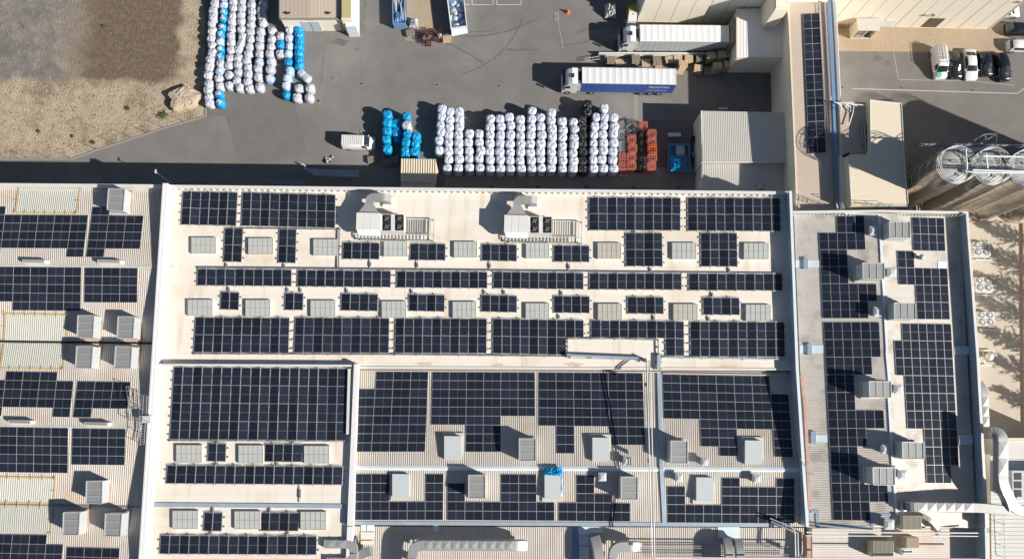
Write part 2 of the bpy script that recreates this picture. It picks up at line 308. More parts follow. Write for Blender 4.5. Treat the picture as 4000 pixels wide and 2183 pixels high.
def line(name, pts, w, m, z=0.012):
    mb = MB(); pp = [P(x, y, z) for x, y in pts]
    for a, b in zip(pp[:-1], pp[1:]):
        d = (b - a).normalized(); n = Vector((-d.y, d.x, 0)) * w / 2; mb.face([a - n, b - n, b + n, a + n])
    return tag(mb.build(name, m), kind='structure')
line('painted_line', [(3330, 347), (3975, 366), (4060, 300)], 0.13, 'paintline')
line('painted_line', [(3490, 200), (3510, 312), (3800, 318), (3965, 334)], 0.06, 'paintline')
for x in (1806, 1842, 1924, 1938, 2033): line('parking_line', [(x, -40), (x + 3, 20)], 0.12, 'paintline')
line('parking_line', [(1790, 19), (1835, 19)], 0.12, 'paintline', .016); line('parking_line', [(1845, 20), (1922, 20)], 0.12, 'paintline', .016); line('parking_line', [(1940, 20), (2033, 19)], 0.12, 'paintline', .016)
line('painted_line', [(2000 + 345 / 1.926, 80), (2000 + 385 / 1.926, 192)], 0.05, 'paintline')
line('yellow_line', [(1815, 37), (2040, 41)], 0.07, 'yelline')
line('yellow_line', [(1410, 502), (1440, 474), (1447, 478), (1415, 508), (1409, 545)], 0.14, 'yelline')
line('yellow_line', [(1237, 651), (1310, 590), (1345, 588)], 0.07, 'yelline'); line('yellow_line', [(1300, 623), (1346, 625)], 0.07, 'yelline')
line('yellow_line', [(1610, 460), (1600, 690)], 0.07, 'yelline'); line('yellow_line', [(1697, 465), (1694, 690)], 0.07, 'yelline', .014)
line('yellow_line', [(1820, 472), (2010, 474), (2430, 476), (2530, 470)], 0.12, 'yelline', .018)
line('red_line', [(1196, 200), (1190, 330)], 0.06, mat('faded_red', (0.26, 0.13, 0.11), .9)); line('red_line', [(1262, 165), (1258, 330)], 0.05, bpy.data.materials['faded_red'])
ground_sheet('concrete_strip', [(2476, 372), (2491, 372), (2492, 470), (2477, 470)], 0.010, 'concrete')
def seam(pts, w=0.05): line('paving_joint', pts, w, 'asphalt_dark', 0.010)
seam([(1412, 200), (1410, 420), (1405, 520)]); seam([(1145, 600), (1240, 400), (1290, 60)], .06); seam([(1700, 205), (2200, 215), (2480, 372)], .05); seam([(1700, 330), (2180, 330)], .04)
# oil and dirt marks
def blot(name, cx, cy, rx, ry, m, z=0.014, n=26, seed=1):
    rnd = random.Random(seed); mb = MB(); c = P(cx, cy, z)
    ph = [rnd.random() * 6 for _ in range(3)]
    pts = [c + Vector((rx * (1 + .25 * math.sin(3 * t + ph[0]) + .15 * math.sin(7 * t + ph[1])) * math.cos(t), ry * (1 + .25 * math.sin(4 * t + ph[2])) * math.sin(t), 0)) for t in [2 * math.pi * k / n for k in range(n)]]
    mb.face(pts); return tag(mb.build(name, m), kind='structure')
M['oil'] = mat('oil_stain', (0.105, 0.095, 0.086), 0.8, c2=(0.17, 0.158, 0.145), scale=1.2, amt=0.2)
for i, a in enumerate([(1415, 40, .75, 2.2), (1410, 115, .6, .9), (1330, 165, 1.2, .5), (3430, 228, .7, .5), (3467, 247, .35, .4), (3416, 231, .25, .25), (1395, 193, .3, .25), (2030, 195, 2.2, .2)]): blot('oil_stain', *a, 'oil', z=.014 + .001 * i, seed=i)
M['tyre'] = mat('tyre_mark', (0.105, 0.10, 0.096), .9, c2=(0.15, 0.143, 0.136), scale=.6, amt=.2)
M['scuff'] = mat('scuffed_asphalt', (0.20, 0.19, 0.175), .9, c2=(0.145, 0.138, 0.13), scale=1.0, amt=.2)
rt = random.Random(3)
for k in range(15):
    x0, y0 = rt.uniform(1500, 2250), rt.uniform(40, 330); a0 = rt.uniform(-.4, .4) if k % 3 else rt.uniform(.8, 2.0); R_ = rt.uniform(250, 800) * rt.choice((1, -1)); L_ = rt.uniform(120, 420); pts_ = []
    for j in range(15): t = j / 14 * L_; pts_.append((x0 + R_ * (math.sin(a0 + t / R_) - math.sin(a0)), y0 - R_ * (math.cos(a0 + t / R_) - math.cos(a0))))
    if min(p[1] for p in pts_) < 5 or max(p[1] for p in pts_) > 370: continue
    line('tyre_mark', pts_, rt.uniform(.10, .22), 'tyre' if k % 4 else 'scuff', .0105 + .0003 * k)
for k, q in enumerate(([(3300, 320), (3330, 322), (3342, 316), (3347, 305)], [(1480, 211), (1580, 204)], [(1485, 241), (1600, 238)], [(655, 548), (700, 530)], [(760, 565), (790, 520)])): line('scuff_mark', q, .14, 'scuff', .016 + .0005 * k)
# drains and manholes
def drain(px, py, label, w=0.75, d=0.5):
    p = P(px, py, 0); e = empty('drain_grate', p, label, 'drain', 'drain grates in the asphalt')
    mb = MB(); mb.box(p + Vector((0, 0, .012)), (w, d, .03)); mb.build('frame', 'concrete', e)
    mb = MB()
    for k in range(5): mb.box(p + Vector((-w * .32 + k * w * .16, 0, .034)), (w * .09, d * .62, .02))
    mb.build('grate', 'dark', e)
for a in ((1244, 395, 'drain grate right of the white sacks at the pile end', .4, .75), (1413, 328, 'drain grate in the open asphalt left of centre', .75, .45), (1707, 332, 'pale edged drain grate in mid yard', .8, .5), (1950, 336, 'drain grate left of the blue truck shadow', .8, .5), (2735, 337, 'drain grate behind the blue curtain truck', .5, .35), (1215, 648, 'drain grate at the edge of the hall shadow', .5, .6),
          (1920, 731, 'leftmost dark wall drain on the concrete apron'), (2102, 731, 'dark drain second from the left on the concrete apron'), (2292, 731, 'dark drain third from the left on the concrete apron'), (2478, 732, 'dark drain fourth from the left on the concrete apron'), (2652, 731, 'rightmost dark drain on the concrete apron'),
          (3291, 342, 'green drain grate nearest the long roof strip', .5, .3), (3522, 343, 'bright green drain grate on the white line left of the cars', .55, .3), (3800, 353, 'green drain grate on the white line below the white coupe', .55, .3)): drain(*a)
for x, y, r, l in ((1300, 307, .42, 'round manhole cover with pale square collar'), (1258, 305, .38, 'faint round manhole cover left of the collared one'), (1394, 193, .2, 'small dark round cover near the oil stain')):
    p = P(x, y, 0); e = empty('manhole_cover', p, l, 'manhole'); mb = MB()
    if r > .4: mb.box(p + Vector((0, 0, .008)), (1.0, 1.0, .014), 0, rad(45))
    else: mb.tube([p, p + Vector((0, 0, .014))], r * 1.12, 24)
    mb.build('collar', 'concrete', e); mb = MB(); mb.tube([p, p + Vector((0, 0, .026))], r, 24); mb.build('lid', 'tray', e)
p = P(2175, 65, 0); e = empty('marker_slab', p, 'pale concrete slab with dark slot set in the asphalt', 'slab'); mb = MB(); mb.box(p + Vector((0, 0, .01)), (.65, 1.35, .04), 0, rad(5)); mb.build('slab', 'concrete', e); mb = MB(); mb.box(p + Vector((0, 0, .035)), (.08, .6, .02)); mb.build('slot', 'dark', e)

# ------------------------------------------------------------------ buildings
def sheet(mb, A, B, C, D, pitch, depth, mi=0, frac=0.45):
    """corrugated sheet on quad A-B-C-D, ribs run from A-B edge to D-C edge, profile varies along A->B"""
    A, B, C, D = map(Vector, (A, B, C, D)); L = (B - A).length; n = max(1, round(L / pitch)); up = Vector((0, 0, depth))
    ts = []
    for i in range(n): ts += [(i / n, 0), ((i + frac) / n, 0), ((i + frac + .12) / n, 1), ((i + .88) / n, 1)]
    ts.append((1, 0))
    mb.grid([[A.lerp(B, t) + up * u for t, u in ts], [D.lerp(C, t) + up * u for t, u in ts]], mi)
def slab(name, par, pxs, pl, thick, m, dz=0.0):
    mb = MB(); pts = [pl.hit(x, y, dz) for x, y in pxs]; mb.prism(pts, thick); return mb.build(name, m, par)
def wallbox(par, pxs, z, m='facade', zb=0.0, inset=0.0, name='wall'):
    """building body down to the ground, plan given by roof-edge pixels at height z"""
    mb = MB(); mb.prism([P(x, y, z) for x, y in pxs], ('z', zb)); return mb.build(name, m, par)
def strip(par, name, px, z, wdt, h, m, side=1, mtop=None):
    """wall or capping along a pixel path at top height z, width wdt to the given side, height h"""
    pp = [P(x, y, zz) for (x, y), zz in zip(px, z if isinstance(z, (list, tuple)) else [z] * len(px))]; mb = MB()
    for a, b in zip(pp[:-1], pp[1:]):
        d = (b - a); n = Vector((-d.y, d.x, 0)).normalized() * wdt * side
        mb.prism([a, b, b + n, a + n], h)
    return mb.build(name, m, par)

# --- left hall: four corrugated slopes
lh = empty('factory_hall', P(250, 1400, 0), 'corrugated ridged hall at the left edge with orange taped skylights and white side wall', 'building', 'factory halls')
LW = lambda y: 636 - (y - 722) * 0.0645                        # west edge of the white dividing wall
LR = [((-300, 718), (LW(722) + 6, 726), 9.0), ((-300, 1031), (LW(1040), 1040), 10.2), ((-300, 1329), (LW(1340), 1340), 9.0), ((-300, 1654), (LW(1670), 1670), 10.2), ((-300, 1960), (LW(1979), 1979), 9.0), ((-300, 2280), (LW(2300), 2300), 10.2)]
LP = [Plane((*LR[i][0], LR[i][2]), (*LR[i][1], LR[i][2]), (*LR[i + 1][0], LR[i + 1][2])) for i in range(5)]
mb = MB()
for i in range(5):
    a, b = P(*LR[i][0], LR[i][2]), P(*LR[i][1], LR[i][2]); d, c = P(*LR[i + 1][0], LR[i + 1][2]), P(*LR[i + 1][1], LR[i + 1][2])
    sheet(mb, a, b, c, d, 0.26, 0.06)
mb.build('roof', 'corr', lh)
mb = MB(); mb.prism([P(-300, 722, 8.7), P(632, 728, 8.7), P(LW(2300), 2300, 8.7), P(-300, 2300, 8.7)], ('z', 0)); mb.build('wall', 'facade', lh)
strip(lh, 'parapet', [(-300, 713), (640, 721)], 9.75, 0.42, 1.2, 'cap', -1)
for i in (1, 3): # ridge capping
    mb = MB(); pl = LP[i - 1]; a, b = LR[i][0], LR[i][1]
    for k, (s0, s1) in enumerate(((-300, 285), (287, 372), (374, LW(b[1]) - 4))):
        f = lambda x: a[1] + (b[1] - a[1]) * (x + 300) / (b[0] + 300)
        mb.prism([P(s0, f(s0) - 13, 10.14), P(s1, f(s1) - 13, 10.14), P(s1, f(s1) + 3, 10.27), P(s0, f(s0) + 3, 10.27)], 0.05)
        mb.prism([P(s0, f(s0) + 3, 10.27), P(s1, f(s1) + 3, 10.27), P(s1, f(s1) + 9, 10.17), P(s0, f(s0) + 9, 10.17)], 0.05)
    mb.build('ridge_cap', 'corr_grey', lh)
for i in (2, 4): # valley gutter
    a, b = LR[i][0], LR[i][1]; mb = MB(); mb.prism([P(a[0], a[1] - 4, 9.12), P(b[0], b[1] - 4, 9.12), P(b[0], b[1] + 4, 9.12), P(a[0], a[1] + 4, 9.12)], 0.1); mb.build('valley_gutter', 'dark' if i == 2 else 'tray', lh)
for yy in (1045, 1675):
    strip(lh, 'ridge_flashing', [(-300, yy - 9), (LW(yy) - 2, yy)], 10.16, .22, .08, 'bluegrey', -1)
strip(lh, 'gutter', [(552, 1680), (540, 1972)], [9.75, 9.2], .35, .1, 'bluegrey', 1)
strip(lh, 'gutter', [(596, 1046), (580, 1332)], [9.75, 9.2], .35, .1, 'bluegrey', 1)
def lp_for(y): return LP[0] if y < 1035 else LP[1] if y < 1335 else LP[2] if y < 1662 else LP[3] if y < 1972 else LP[4]
for q, pi in (([(73, 737), (313, 737), (298, 833), (60, 830)], 0), ([(20, 1225), (263, 1229), (257, 1333), (15, 1328)], 1), ([(15, 1340), (256, 1343), (245, 1440), (0, 1437)], 2), ([(-60, 1861), (216, 1866), (208, 1966), (-66, 1960)], 3), ([(-66, 1972), (205, 1977), (197, 2082), (-72, 2076)], 4)):
    pl = LP[pi]; mb = MB(); c = [pl.hit(x, y, .07) for x, y in q]; sheet(mb, *c, 0.26, 0.04); sk = mb.build('skylight', 'transl', lh)
    mb = MB(); c = [pl.hit(x, y, .13) for x, y in q]; skip = 0 if q[0][1] in (737, 1340) else 2
    for k in range(4):
        if k == skip and q[0][1] != 1861: continue
        a, b = c[k], c[(k + 1) % 4]; d = (b - a).normalized(); n = Vector((0, 0, 1)).cross(d) * .10
        mb.face([a - n, a + n, b + n, b - n]) if True else None
        cnt = int((b - a).length / 1.3)
        for j in range(cnt + 1):
            p = a.lerp(b, j / max(1, cnt)); s_ = n.normalized(); mb.beam(p - s_ * .35 + Vector((0, 0, .1)), p + s_ * .3 + Vector((0.12, 0, .25)), .035, .035)
    mb.build('edge_tape', 'yellow', sk)

# --- middle hall with white membrane roof
mh = empty('factory_hall', P(1850, 1100, 0), 'wide middle hall with flat cream membrane roof and rows of tented solar panels', 'building', 'factory halls')
ZM = 9.4
mb = MB(); mb.prism([P(640, 728, ZM), P(3090, 752, ZM), P(3112, 1440, ZM), P(1392, 1436, ZM), P(1390, 1426, ZM), P(612, 1424, ZM)], ('z', 0), 1, 0)
mb.build('roof', ['membrane', 'facade'], mh)
MP = flat(ZM)
# parapets
strip(mh, 'parapet', [(640, 722), (2000, 737), (3092, 748)], 9.95, 0.4, 0.9, 'cap', -1)
mb = MB(); a, b = P(652, 735, 9.85), P(3060, 758, 9.85); n = int((b - a).length / .3)
br0 = MB(); br0.box((0, 0, 0), (.12, .12, .34)); br = br0.build('parapet_bracket', 'cap', mh, local=True); n = 98
for k in range(n):
    p = a.lerp(b, k / n) + Vector((0.1, -.16, -.22)); o = br if k == 0 else br.copy(); o.location = p - Vector(mh.location)
    if k: COL.objects.link(o)
wpts = [(LW(720), 716), (LW(1300), 1300), (LW(2300), 2300)]
strip(mh, 'dividing_wall', wpts, 10.9, 0.62, 3.0, 'white', 1)
strip(mh, 'wall_capping', [(LW(720) - 1, 716), (LW(1300) - 1, 1300), (LW(2300) - 1, 2300)], 10.96, .2, .1, 'cap', 1)
strip(mh, 'parapet', [(3084, 748), (3110, 1440), (3150, 2056)], 10.9, 0.32, 10.9, 'bluegrey', 1)
strip(mh, 'parapet_cap', [(3083, 746), (3109, 1440), (3149, 2056)], 10.96, 0.36, .08, 'paleblue', 1)
strip(mh, 'parapet', [(1385, 1438), (2565, 1443), (3106, 1446)], ZM + .12, .25, 1.6, 'cap', 1)
# stains near low edge
for i, (x, y, rx, ry) in enumerate([(1660, 1421, 1.0, .25), (1940, 1425, .8, .2), (2245, 1424, 1.1, .3), (2845, 1433, 1.1, .28), (663, 1008, .2, .25), (672, 1040, .3, .15)]):
    o = blot('roof_stain', x, y, rx, ry, 'stain', z=ZM + .006 + .0005 * i, seed=20 + i); o.parent = mh; o.location = -Vector(mh.location); del o['kind']
# --- lower-left membrane roof
l2 = empty('factory_hall', P(980, 1800, 0), 'lower left hall with cream membrane roof, big tented solar array and blue grey gutter', 'building', 'factory halls')
Z2 = 9.95
mb = MB(); mb.prism([P(612, 1427, Z2), P(1386, 1431, Z2), P(1378, 1985, Z2), P(1366, 2300, Z2), P(560, 2300, Z2)], ('z', 0), 1, 0); mb.build('roof', ['membrane', 'facade'], l2)
P2 = flat(Z2)
strip(l2, 'parapet', [(620, 1420), (1388, 1424)], 10.45, .25, 1.2, 'cap', -1)
mb = MB(); mb.prism([P(1383, 1421, 10.7), P(1398, 1421, 10.7), P(1378, 2052, 10.7), P(1356, 2052, 10.7)], 1.4); mb.prism([P(1356, 2056, 10.5), P(1378, 2056, 10.5), P(1370, 2300, 10.5), P(1347, 2300, 10.5)], 1.2); mb.build('dividing_wall', 'white', l2)
strip(l2, 'gutter', [(604, 1962), (1345, 1968)], Z2 + .14, .5, .13, 'bluegrey', -1)
strip(l2, 'gutter', [(603, 1690), (590, 1976)], Z2 + .13, .35, .12, 'paleblue', 1); strip(l2, 'gutter', [(1344, 1980), (1339, 2046)], Z2 + .3, .4, .3, 'bluegrey', 1)
strip(l2, 'wall_ledge', [(1359, 1440), (1352, 1696)], Z2 + .55, .33, .5, 'cap', 1)
# --- centre corrugated hall: ridge along y=1825
ch = empty('factory_hall', P(2200, 1750, 0), 'corrugated hall in the lower middle with grey box vents along its white ridge', 'building', 'factory halls')
zc0, zc1, zc2 = 8.4, 9.6, 8.9
CN = Plane((1390, 1448, zc0), (3115, 1453, zc0), (1380, 1826, zc1)); CS = Plane((1380, 1826, zc1), (3130, 1834, zc1), (1372, 2046, zc2))
mb = MB(); q = lambda x, y, z: P(x, y, z)
sheet(mb, q(1388, 1444, zc0), q(3118, 1452, zc0), q(3132, 1834, zc1), q(1380, 1826, zc1), .27, .06)
sheet(mb, q(1380, 1826, zc1), q(3132, 1834, zc1), q(3142, 2056, zc2), q(1374, 2046, zc2), .27, .06)
mb.build('roof', 'corr', ch)
mb = MB(); mb.prism([q(1388, 1446, 8.2), q(3118, 1452, 8.2), q(3146, 2056, 8.2), q(1372, 2046, 8.2)], ('z', 0)); mb.build('wall', 'facade', ch)
mb = MB(); mb.prism([q(1383, 1817, zc1 + .02), q(3128, 1825, zc1 + .02), q(3130, 1836, zc1 + .14), q(1383, 1827, zc1 + .14)], .06); mb.prism([q(1383, 1827, zc1 + .14), q(3130, 1836, zc1 + .14), q(3131, 1843, zc1 + .04), q(1383, 1834, zc1 + .04)], .06); mb.build('ridge_cap', 'paleblue', ch)
mb = MB(); mb.prism([q(1372, 2035, zc2 + .16), q(3090, 2042, zc2 + .16), q(3090, 2057, zc2 + .16), q(1370, 2049, zc2 + .16)], .35); mb.build('gutter', 'bluegrey', ch)
mb = MB(); mb.prism([q(2567, 1450, zc0 + .25), q(2581, 1450, zc0 + .25), q(2592, 1830, zc1 + .25), q(2577, 1830, zc1 + .25)], .3); mb.prism([q(2577, 1830, zc1 + .25), q(2592, 1830, zc1 + .25), q(2603, 2040, zc2 + .25), q(2588, 2040, zc2 + .25)], .3); mb.build('gutter', 'bluegrey', ch)
mb = MB(); mb.prism([q(1388, 1440, 8.75), q(3112, 1446, 8.75), q(3112, 1449, 8.75), q(1388, 1443, 8.75)], .3); mb.build('flashing', 'rust', ch)
# --- south hall
sh = empty('factory_hall', P(2200, 2200, 0), 'corrugated hall at the bottom edge under the big round air ducts', 'building', 'factory halls')
ZS = 8.2; SP_ = flat(ZS)
mb = MB(); sheet(mb, q(1370, 2054, ZS), q(3140, 2060, ZS), q(3150, 2420, ZS - .6), q(1362, 2420, ZS - .6), .27, .06); mb.build('roof', 'corr', sh)
mb = MB(); mb.prism([q(1374, 2056, 7.5), q(3142, 2062, 7.5), q(3150, 2420, 7.5), q(1362, 2420, 7.5)], ('z', 0)); mb.build('wall', 'facade', sh)
mb = MB()
for x0, y0, x1, y1 in ((1410, 2049, 1430, 2073), (1433, 2049, 1462, 2073), (1692, 2049, 1713, 2075)): mb.prism([q(x0, y0, ZS + .1), q(x1, y0, ZS + .1), q(x1, y1, ZS + .1), q(x0, y1, ZS + .1)], .05)
for x0, y0, x1, y1 in ((2260, 2055, 2303, 2090), (2304, 2055, 2352, 2080), (2260, 2093, 2302, 2128), (2262, 2131, 2300, 2183), (2804, 2057, 2888, 2100)): mb.prism([q(x0, y0, ZS + .1), q(x1, y0, ZS + .1), q(x1, y1, ZS + .1), q(x0, y1, ZS + .1)], .05)
build_each(mb, 'patch_sheet', 'paleblue', sh, 6)
mb = MB()
for x0, y0, x1, y1 in ((1409, 2077, 1460, 2105), (1409, 2110, 1458, 2125)): mb.prism([q(x0, y0, ZS + .1), q(x1, y0, ZS + .1), q(x1, y1, ZS + .1), q(x0, y1, ZS + .1)], .05)
build_each(mb, 'patch_sheet', 'membrane', sh, 6)
strip(sh, 'gutter', [(2253, 2056), (2256, 2250)], ZS + .3, .35, .3, 'bluepaint', -1)

# --- right hall, ridge running down the picture
rh = empty('factory_hall', P(3450, 1450, 0), 'right hand corrugated hall with blue ridge capping and tall blue eastern parapet', 'building', 'factory halls')
zr0, zr1 = 9.5, 11.0
RWp = Plane((3100, 830, zr0), (3150, 2056, zr0), (3438, 838, zr1)); REp = Plane((3438, 838, zr1), (3505, 2056, zr1), (3745, 845, 9.7))
mb = MB()
a, b, c, d = q(3100, 826, zr0), q(3152, 2060, zr0), q(3503, 2050, zr1), q(3436, 832, zr1)
sheet(mb, d, c, b, a, .27, .042); e1, e2 = q(3748, 840, 9.7), q(3815, 2062, 9.7); sheet(mb, d, c, e2, e1, .27, .042)
mb.build('roof', 'corr_e', rh)
mb = MB(); mb.prism([q(3100, 826, 8.9), q(3780, 840, 8.9), q(3842, 2062, 8.9), q(3150, 2056, 8.9)], ('z', 0)); mb.build('wall', 'facade', rh)
strip(rh, 'parapet', [(3098, 824), (3440, 820), (3782, 826)], 10.9, .3, 2.2, 'cap', -1)
mb = MB(); a, b = P(3104, 834, 10.8), P(3760, 840, 10.8); n = 46
br0 = MB(); br0.box((0, 0, 0), (.12, .12, .5)); br = br0.build('parapet_bracket', 'cap', rh, local=True)
for k in range(n):
    p = a.lerp(b, k / n) + Vector((0.1, -.1, -.22)); o = br if k == 0 else br.copy(); o.location = p - Vector(rh.location)
    if k: COL.objects.link(o)
o = strip(rh, 'parapet', [(3774, 834), (3816, 1400), (3847, 1960), (3850, 2060)], 11.3, .28, 11.3, 'bluegrey', 1)
strip(rh, 'parapet_cap', [(3773, 832), (3815, 1400), (3846, 1960), (3849, 2060)], 11.36, .34, .08, 'cap', 1)
mb = MB()
for (x0, y0, x1, y1) in ((3432, 836, 3442, 1000), (3441, 1000, 3452, 1160), (3451, 1160, 3463, 1372), (3461, 1372, 3477, 1550), (3470, 1550, 3484, 1800), (3484, 1800, 3502, 2012)):
    mb.prism([q(x0 - 2, y0, zr1 + .12), q(x0 + 7, y0, zr1 + .12), q(x1 + 7, y1, zr1 + .12), q(x1 - 2, y1, zr1 + .12)], .12)
mb.prism([q(3300, 830, zr1 - .35), q(3438, 832, zr1 + .12), q(3438, 840, zr1 + .12), q(3300, 838, zr1 - .35)], .1)
mb.build('ridge_cap', 'paleblue', rh)
mb = MB()
for x0, x1, y0, y1, pl in ((3108, 3200, 1016, 1045, RWp), (3124, 3216, 1348, 1378, RWp), (3150, 3232, 1698, 1726, RWp), (3664, 3700, 1020, 1048, REp), (3728, 3785, 1352, 1385, REp), (3740, 3800, 1698, 1735, REp)):
    mb.prism([pl.hit(x0, y0, .06), pl.hit(x1, y0, .06), pl.hit(x1, y1, .06), pl.hit(x0, y1, .06)], .04)
build_each(mb, 'patch_sheet', 'paleblue', rh, 6)
mb = MB()
for x0, y0, x1, y1 in ((3140, 1006, 3157, 1050), (3155, 1341, 3172, 1386), (3168, 1684, 3188, 1732)): mb.prism([RWp.hit(x0, y0, .32), RWp.hit(x1, y0, .32), RWp.hit(x1, y1, .32), RWp.hit(x0, y1, .32)], .25)
build_each(mb, 'drain_cover', 'bluegrey', rh, 6)
mb = MB(); mb.prism([RWp.hit(3400, 2003, .1), RWp.hit(3500, 2005, .1), RWp.hit(3500, 2015, .1), RWp.hit(3412, 2013, .1), RWp.hit(3412, 2058, .1), RWp.hit(3402, 2058, .1)], .2)
mb.prism([RWp.hit(3190, 2048, .12), RWp.hit(3410, 2056, .12), RWp.hit(3410, 2068, .12), RWp.hit(3190, 2060, .12)], .2); mb.prism([RWp.hit(3168, 1990, .12), RWp.hit(3200, 1992, .12), RWp.hit(3203, 2060, .12), RWp.hit(3190, 2060, .12), RWp.hit(3186, 2002, .12), RWp.hit(3168, 2002, .12)], .2)
mb.build('gutter', 'bluegrey', rh)
strip(rh, 'wall_ledge', [(3126, 1465), (3140, 1590), (3158, 1990)], 9.95, .4, .4, 'rust', 1)
# --- south east hall
se = empty('factory_hall', P(3480, 2180, 0), 'south east corrugated roof beneath the twin white pipes', 'building', 'factory halls')
mb = MB(); ZE = 8.7; sheet(mb, q(3172, 2062, ZE), q(3176, 2400, ZE), q(3860, 2400, ZE), q(3852, 2062, ZE), .27, .04); mb.build('roof', 'corr', se)
mb = MB(); mb.prism([q(3162, 2064, 8.4), q(3852, 2064, 8.4), q(3860, 2400, 8.4), q(3166, 2400, 8.4)], ('z', 0)); mb.build('wall', 'facade', se)
strip(se, 'parapet', [(3847, 2060), (3855, 2400)], 10.9, .26, 10.9, 'bluegrey', 1)
strip(se, 'wall_ledge', [(3151, 2092), (3160, 2400)], 9.7, .5, 1.2, 'rust', 1)
# far right annex
ra = empty('factory_annex', P(3950, 2000, 0), 'white ribbed annex roof at the lower right edge behind the large duct', 'building')
mb = MB(); zr = 8.0; sheet(mb, q(3868, 1780, zr), q(3876, 2400, zr), q(4300, 2400, zr), q(4300, 1780, zr), .5, .05, 0, .75); mb.build('roof', 'annexroof', ra)
mb = MB(); mb.prism([q(3866, 1776, 7.7), q(4300, 1776, 7.7), q(4300, 2400, 7.7), q(3870, 2400, 7.7)], ('z', 0)); mb.build('wall', 'facade', ra)
strip(ra, 'wall_ledge', [(3864, 1985), (3868, 2400)], 8.3, .28, .6, 'cream', -1)
mb = MB(); mb.prism([q(3925, 1710, 8.6), q(4300, 1708, 8.6), q(4300, 1716, 8.6), q(3925, 1718, 8.6)], .6); mb.build('parapet', 'cream', ra)
mb = MB(); mb.prism([q(3927, 1719, 8.1), q(4300, 1717, 8.1), q(4300, 1785, 8.1), q(3930, 1785, 8.1)], 8.0); mb.build('roof_terrace', 'annexroof', ra)

# --- roof strip building (north-south) with a two-column solar array
st = empty('link_building', P(3180, 420, 0), 'long narrow tan roofed building with blue cable tray and one solar column', 'building')
ZT = 8.5; TP = flat(ZT)
mb = MB(); sheet(mb, q(3080, 10, ZT), q(3112, 830, ZT), q(3290, 830, ZT), q(3266, 10, ZT), .25, .03); mb.build('roof', 'corr_tan', st)
mb = MB(); mb.prism([q(3080, -60, 8.3), q(3264, -60, 8.3), q(3286, 400, 8.3), q(3290, 826, 8.3), q(3112, 826, 8.3)], ('z', 0)); mb.build('wall', 'facade', st)
strip(st, 'edge_trim', [(3076, -20), (3078, 36), (3105, 649), (3111, 826)], ZT + .1, .2, .35, 'cream', 1)
strip(st, 'gutter', [(3250, -20), (3262, 180), (3272, 400)], ZT + .15, .42, .3, 'bluegrey', 1)
strip(st, 'doorway', [(3083, 240), (3092, 425)], 4.6, .1, 4.4, 'dark', -1)
# tower box at the top
tw = empty('stair_tower', P(3060, 30, 0), 'small cream roof turret between the warehouse and the long tan roof', 'tower')
mb = MB(); mb.prism([q(3018, -40, 10.5), q(3082, -40, 10.5), q(3082, 36, 10.5), q(3028, 40, 10.5), q(3022, 10, 10.5)], ('z', 4.0)); mb.build('wall', 'facade', tw)
mb = MB(); mb.prism([q(3030, -40, 10.7), q(3080, -40, 10.7), q(3080, 32, 10.7), q(3032, 34, 10.7)], .15); mb.build('roof', 'membrane', tw)
# annex + block
bk = empty('process_block', P(3450, 600, 0), 'cream flat roofed L-shaped block west of the silos', 'building')
ZB = 10.6
for pts in ([(3399, 390), (3521, 403), (3531, 602), (3399, 603)], [(3318, 603.5), (3531.5, 602.5), (3547, 795), (3326, 804)]):
    pass
mb = MB(); A = [q(3399, 390, ZB), q(3521, 403, ZB), q(3531, 602, ZB), q(3547, 795, ZB), q(3326, 804, ZB), q(3316, 604, ZB), q(3401, 603, ZB)]
mb.prism(A, ('z', 0)); mb.build('wall', 'cream', bk)
mb = MB(); sheet(mb, q(3400, 392, ZB + .06), q(3401.5, 602, ZB + .06), q(3530, 601, ZB + .06), q(3520, 405, ZB + .06), .95, .02, 0, .93); sheet(mb, q(3318, 605, ZB + .06), q(3327, 802, ZB + .06), q(3545, 793, ZB + .06), q(3531, 602, ZB + .06), .95, .02, 0, .93); mb.build('roof', 'cream', bk)
strip(bk, 'edge_trim', [(3521, 403), (3531, 602), (3547, 795)], ZB + .16, .07, .12, 'white', 1); strip(bk, 'edge_trim', [(3399, 390), (3521, 403)], ZB + .155, .07, .12, 'white', -1)
strip(bk, 'edge_trim', [(3399, 390), (3401, 603)], ZB + .15, .07, .12, 'white', 1); strip(bk, 'edge_trim', [(3316, 640), (3326, 804)], ZB + .145, .07, .12, 'white', 1)
mb = MB(); mb.box(P(3305, 606, ZB - .2), (1.0, .35, .25), 0, rad(25)); mb.build('roof_hood', 'dark', bk)
an = empty('low_annex', P(3330, 500, 0), 'low tan ribbed roof well between the long roof and the cream block', 'building')
mb = MB(); sheet(mb, q(3278, 402, 9.2), q(3288, 606, 9.2), q(3400, 606, 9.2), q(3392, 402, 9.2), .25, .03); mb.build('roof', 'corr_tan', an)
mb = MB(); mb.prism([q(3278, 400, 9.1), q(3393, 400, 9.1), q(3400, 606, 9.1), q(3288, 606, 9.1)], ('z', 0)); mb.prism([q(3283, 606, 9.2), q(3325, 606, 9.2), q(3330, 815, 9.2), q(3290, 815, 9.2)], ('z', 0)); mb.build('wall', 'facade', an)
mb = MB(); mb.prism([q(3278, 399, 9.6), q(3344, 400, 9.6), q(3344, 404, 9.6), q(3278, 404, 9.6)], .6); mb.build('parapet', 'white', an)
mb = MB(); mb.tube([q(3375, 470, 9.6), q(3383, 590, 9.6)], .12); mb.tube([q(3366, 480, 9.4), q(3372, 560, 9.4)], .14); mb.build('pipe', 'steel', an)
strip(an, 'parapet', [(3325, 808), (3545, 806)], 9.6, .2, 1.0, 'bluegrey', 1); strip(an, 'parapet_rail', [(3330, 802), (3540, 800)], 10.2, .08, .08, 'rail', 1)

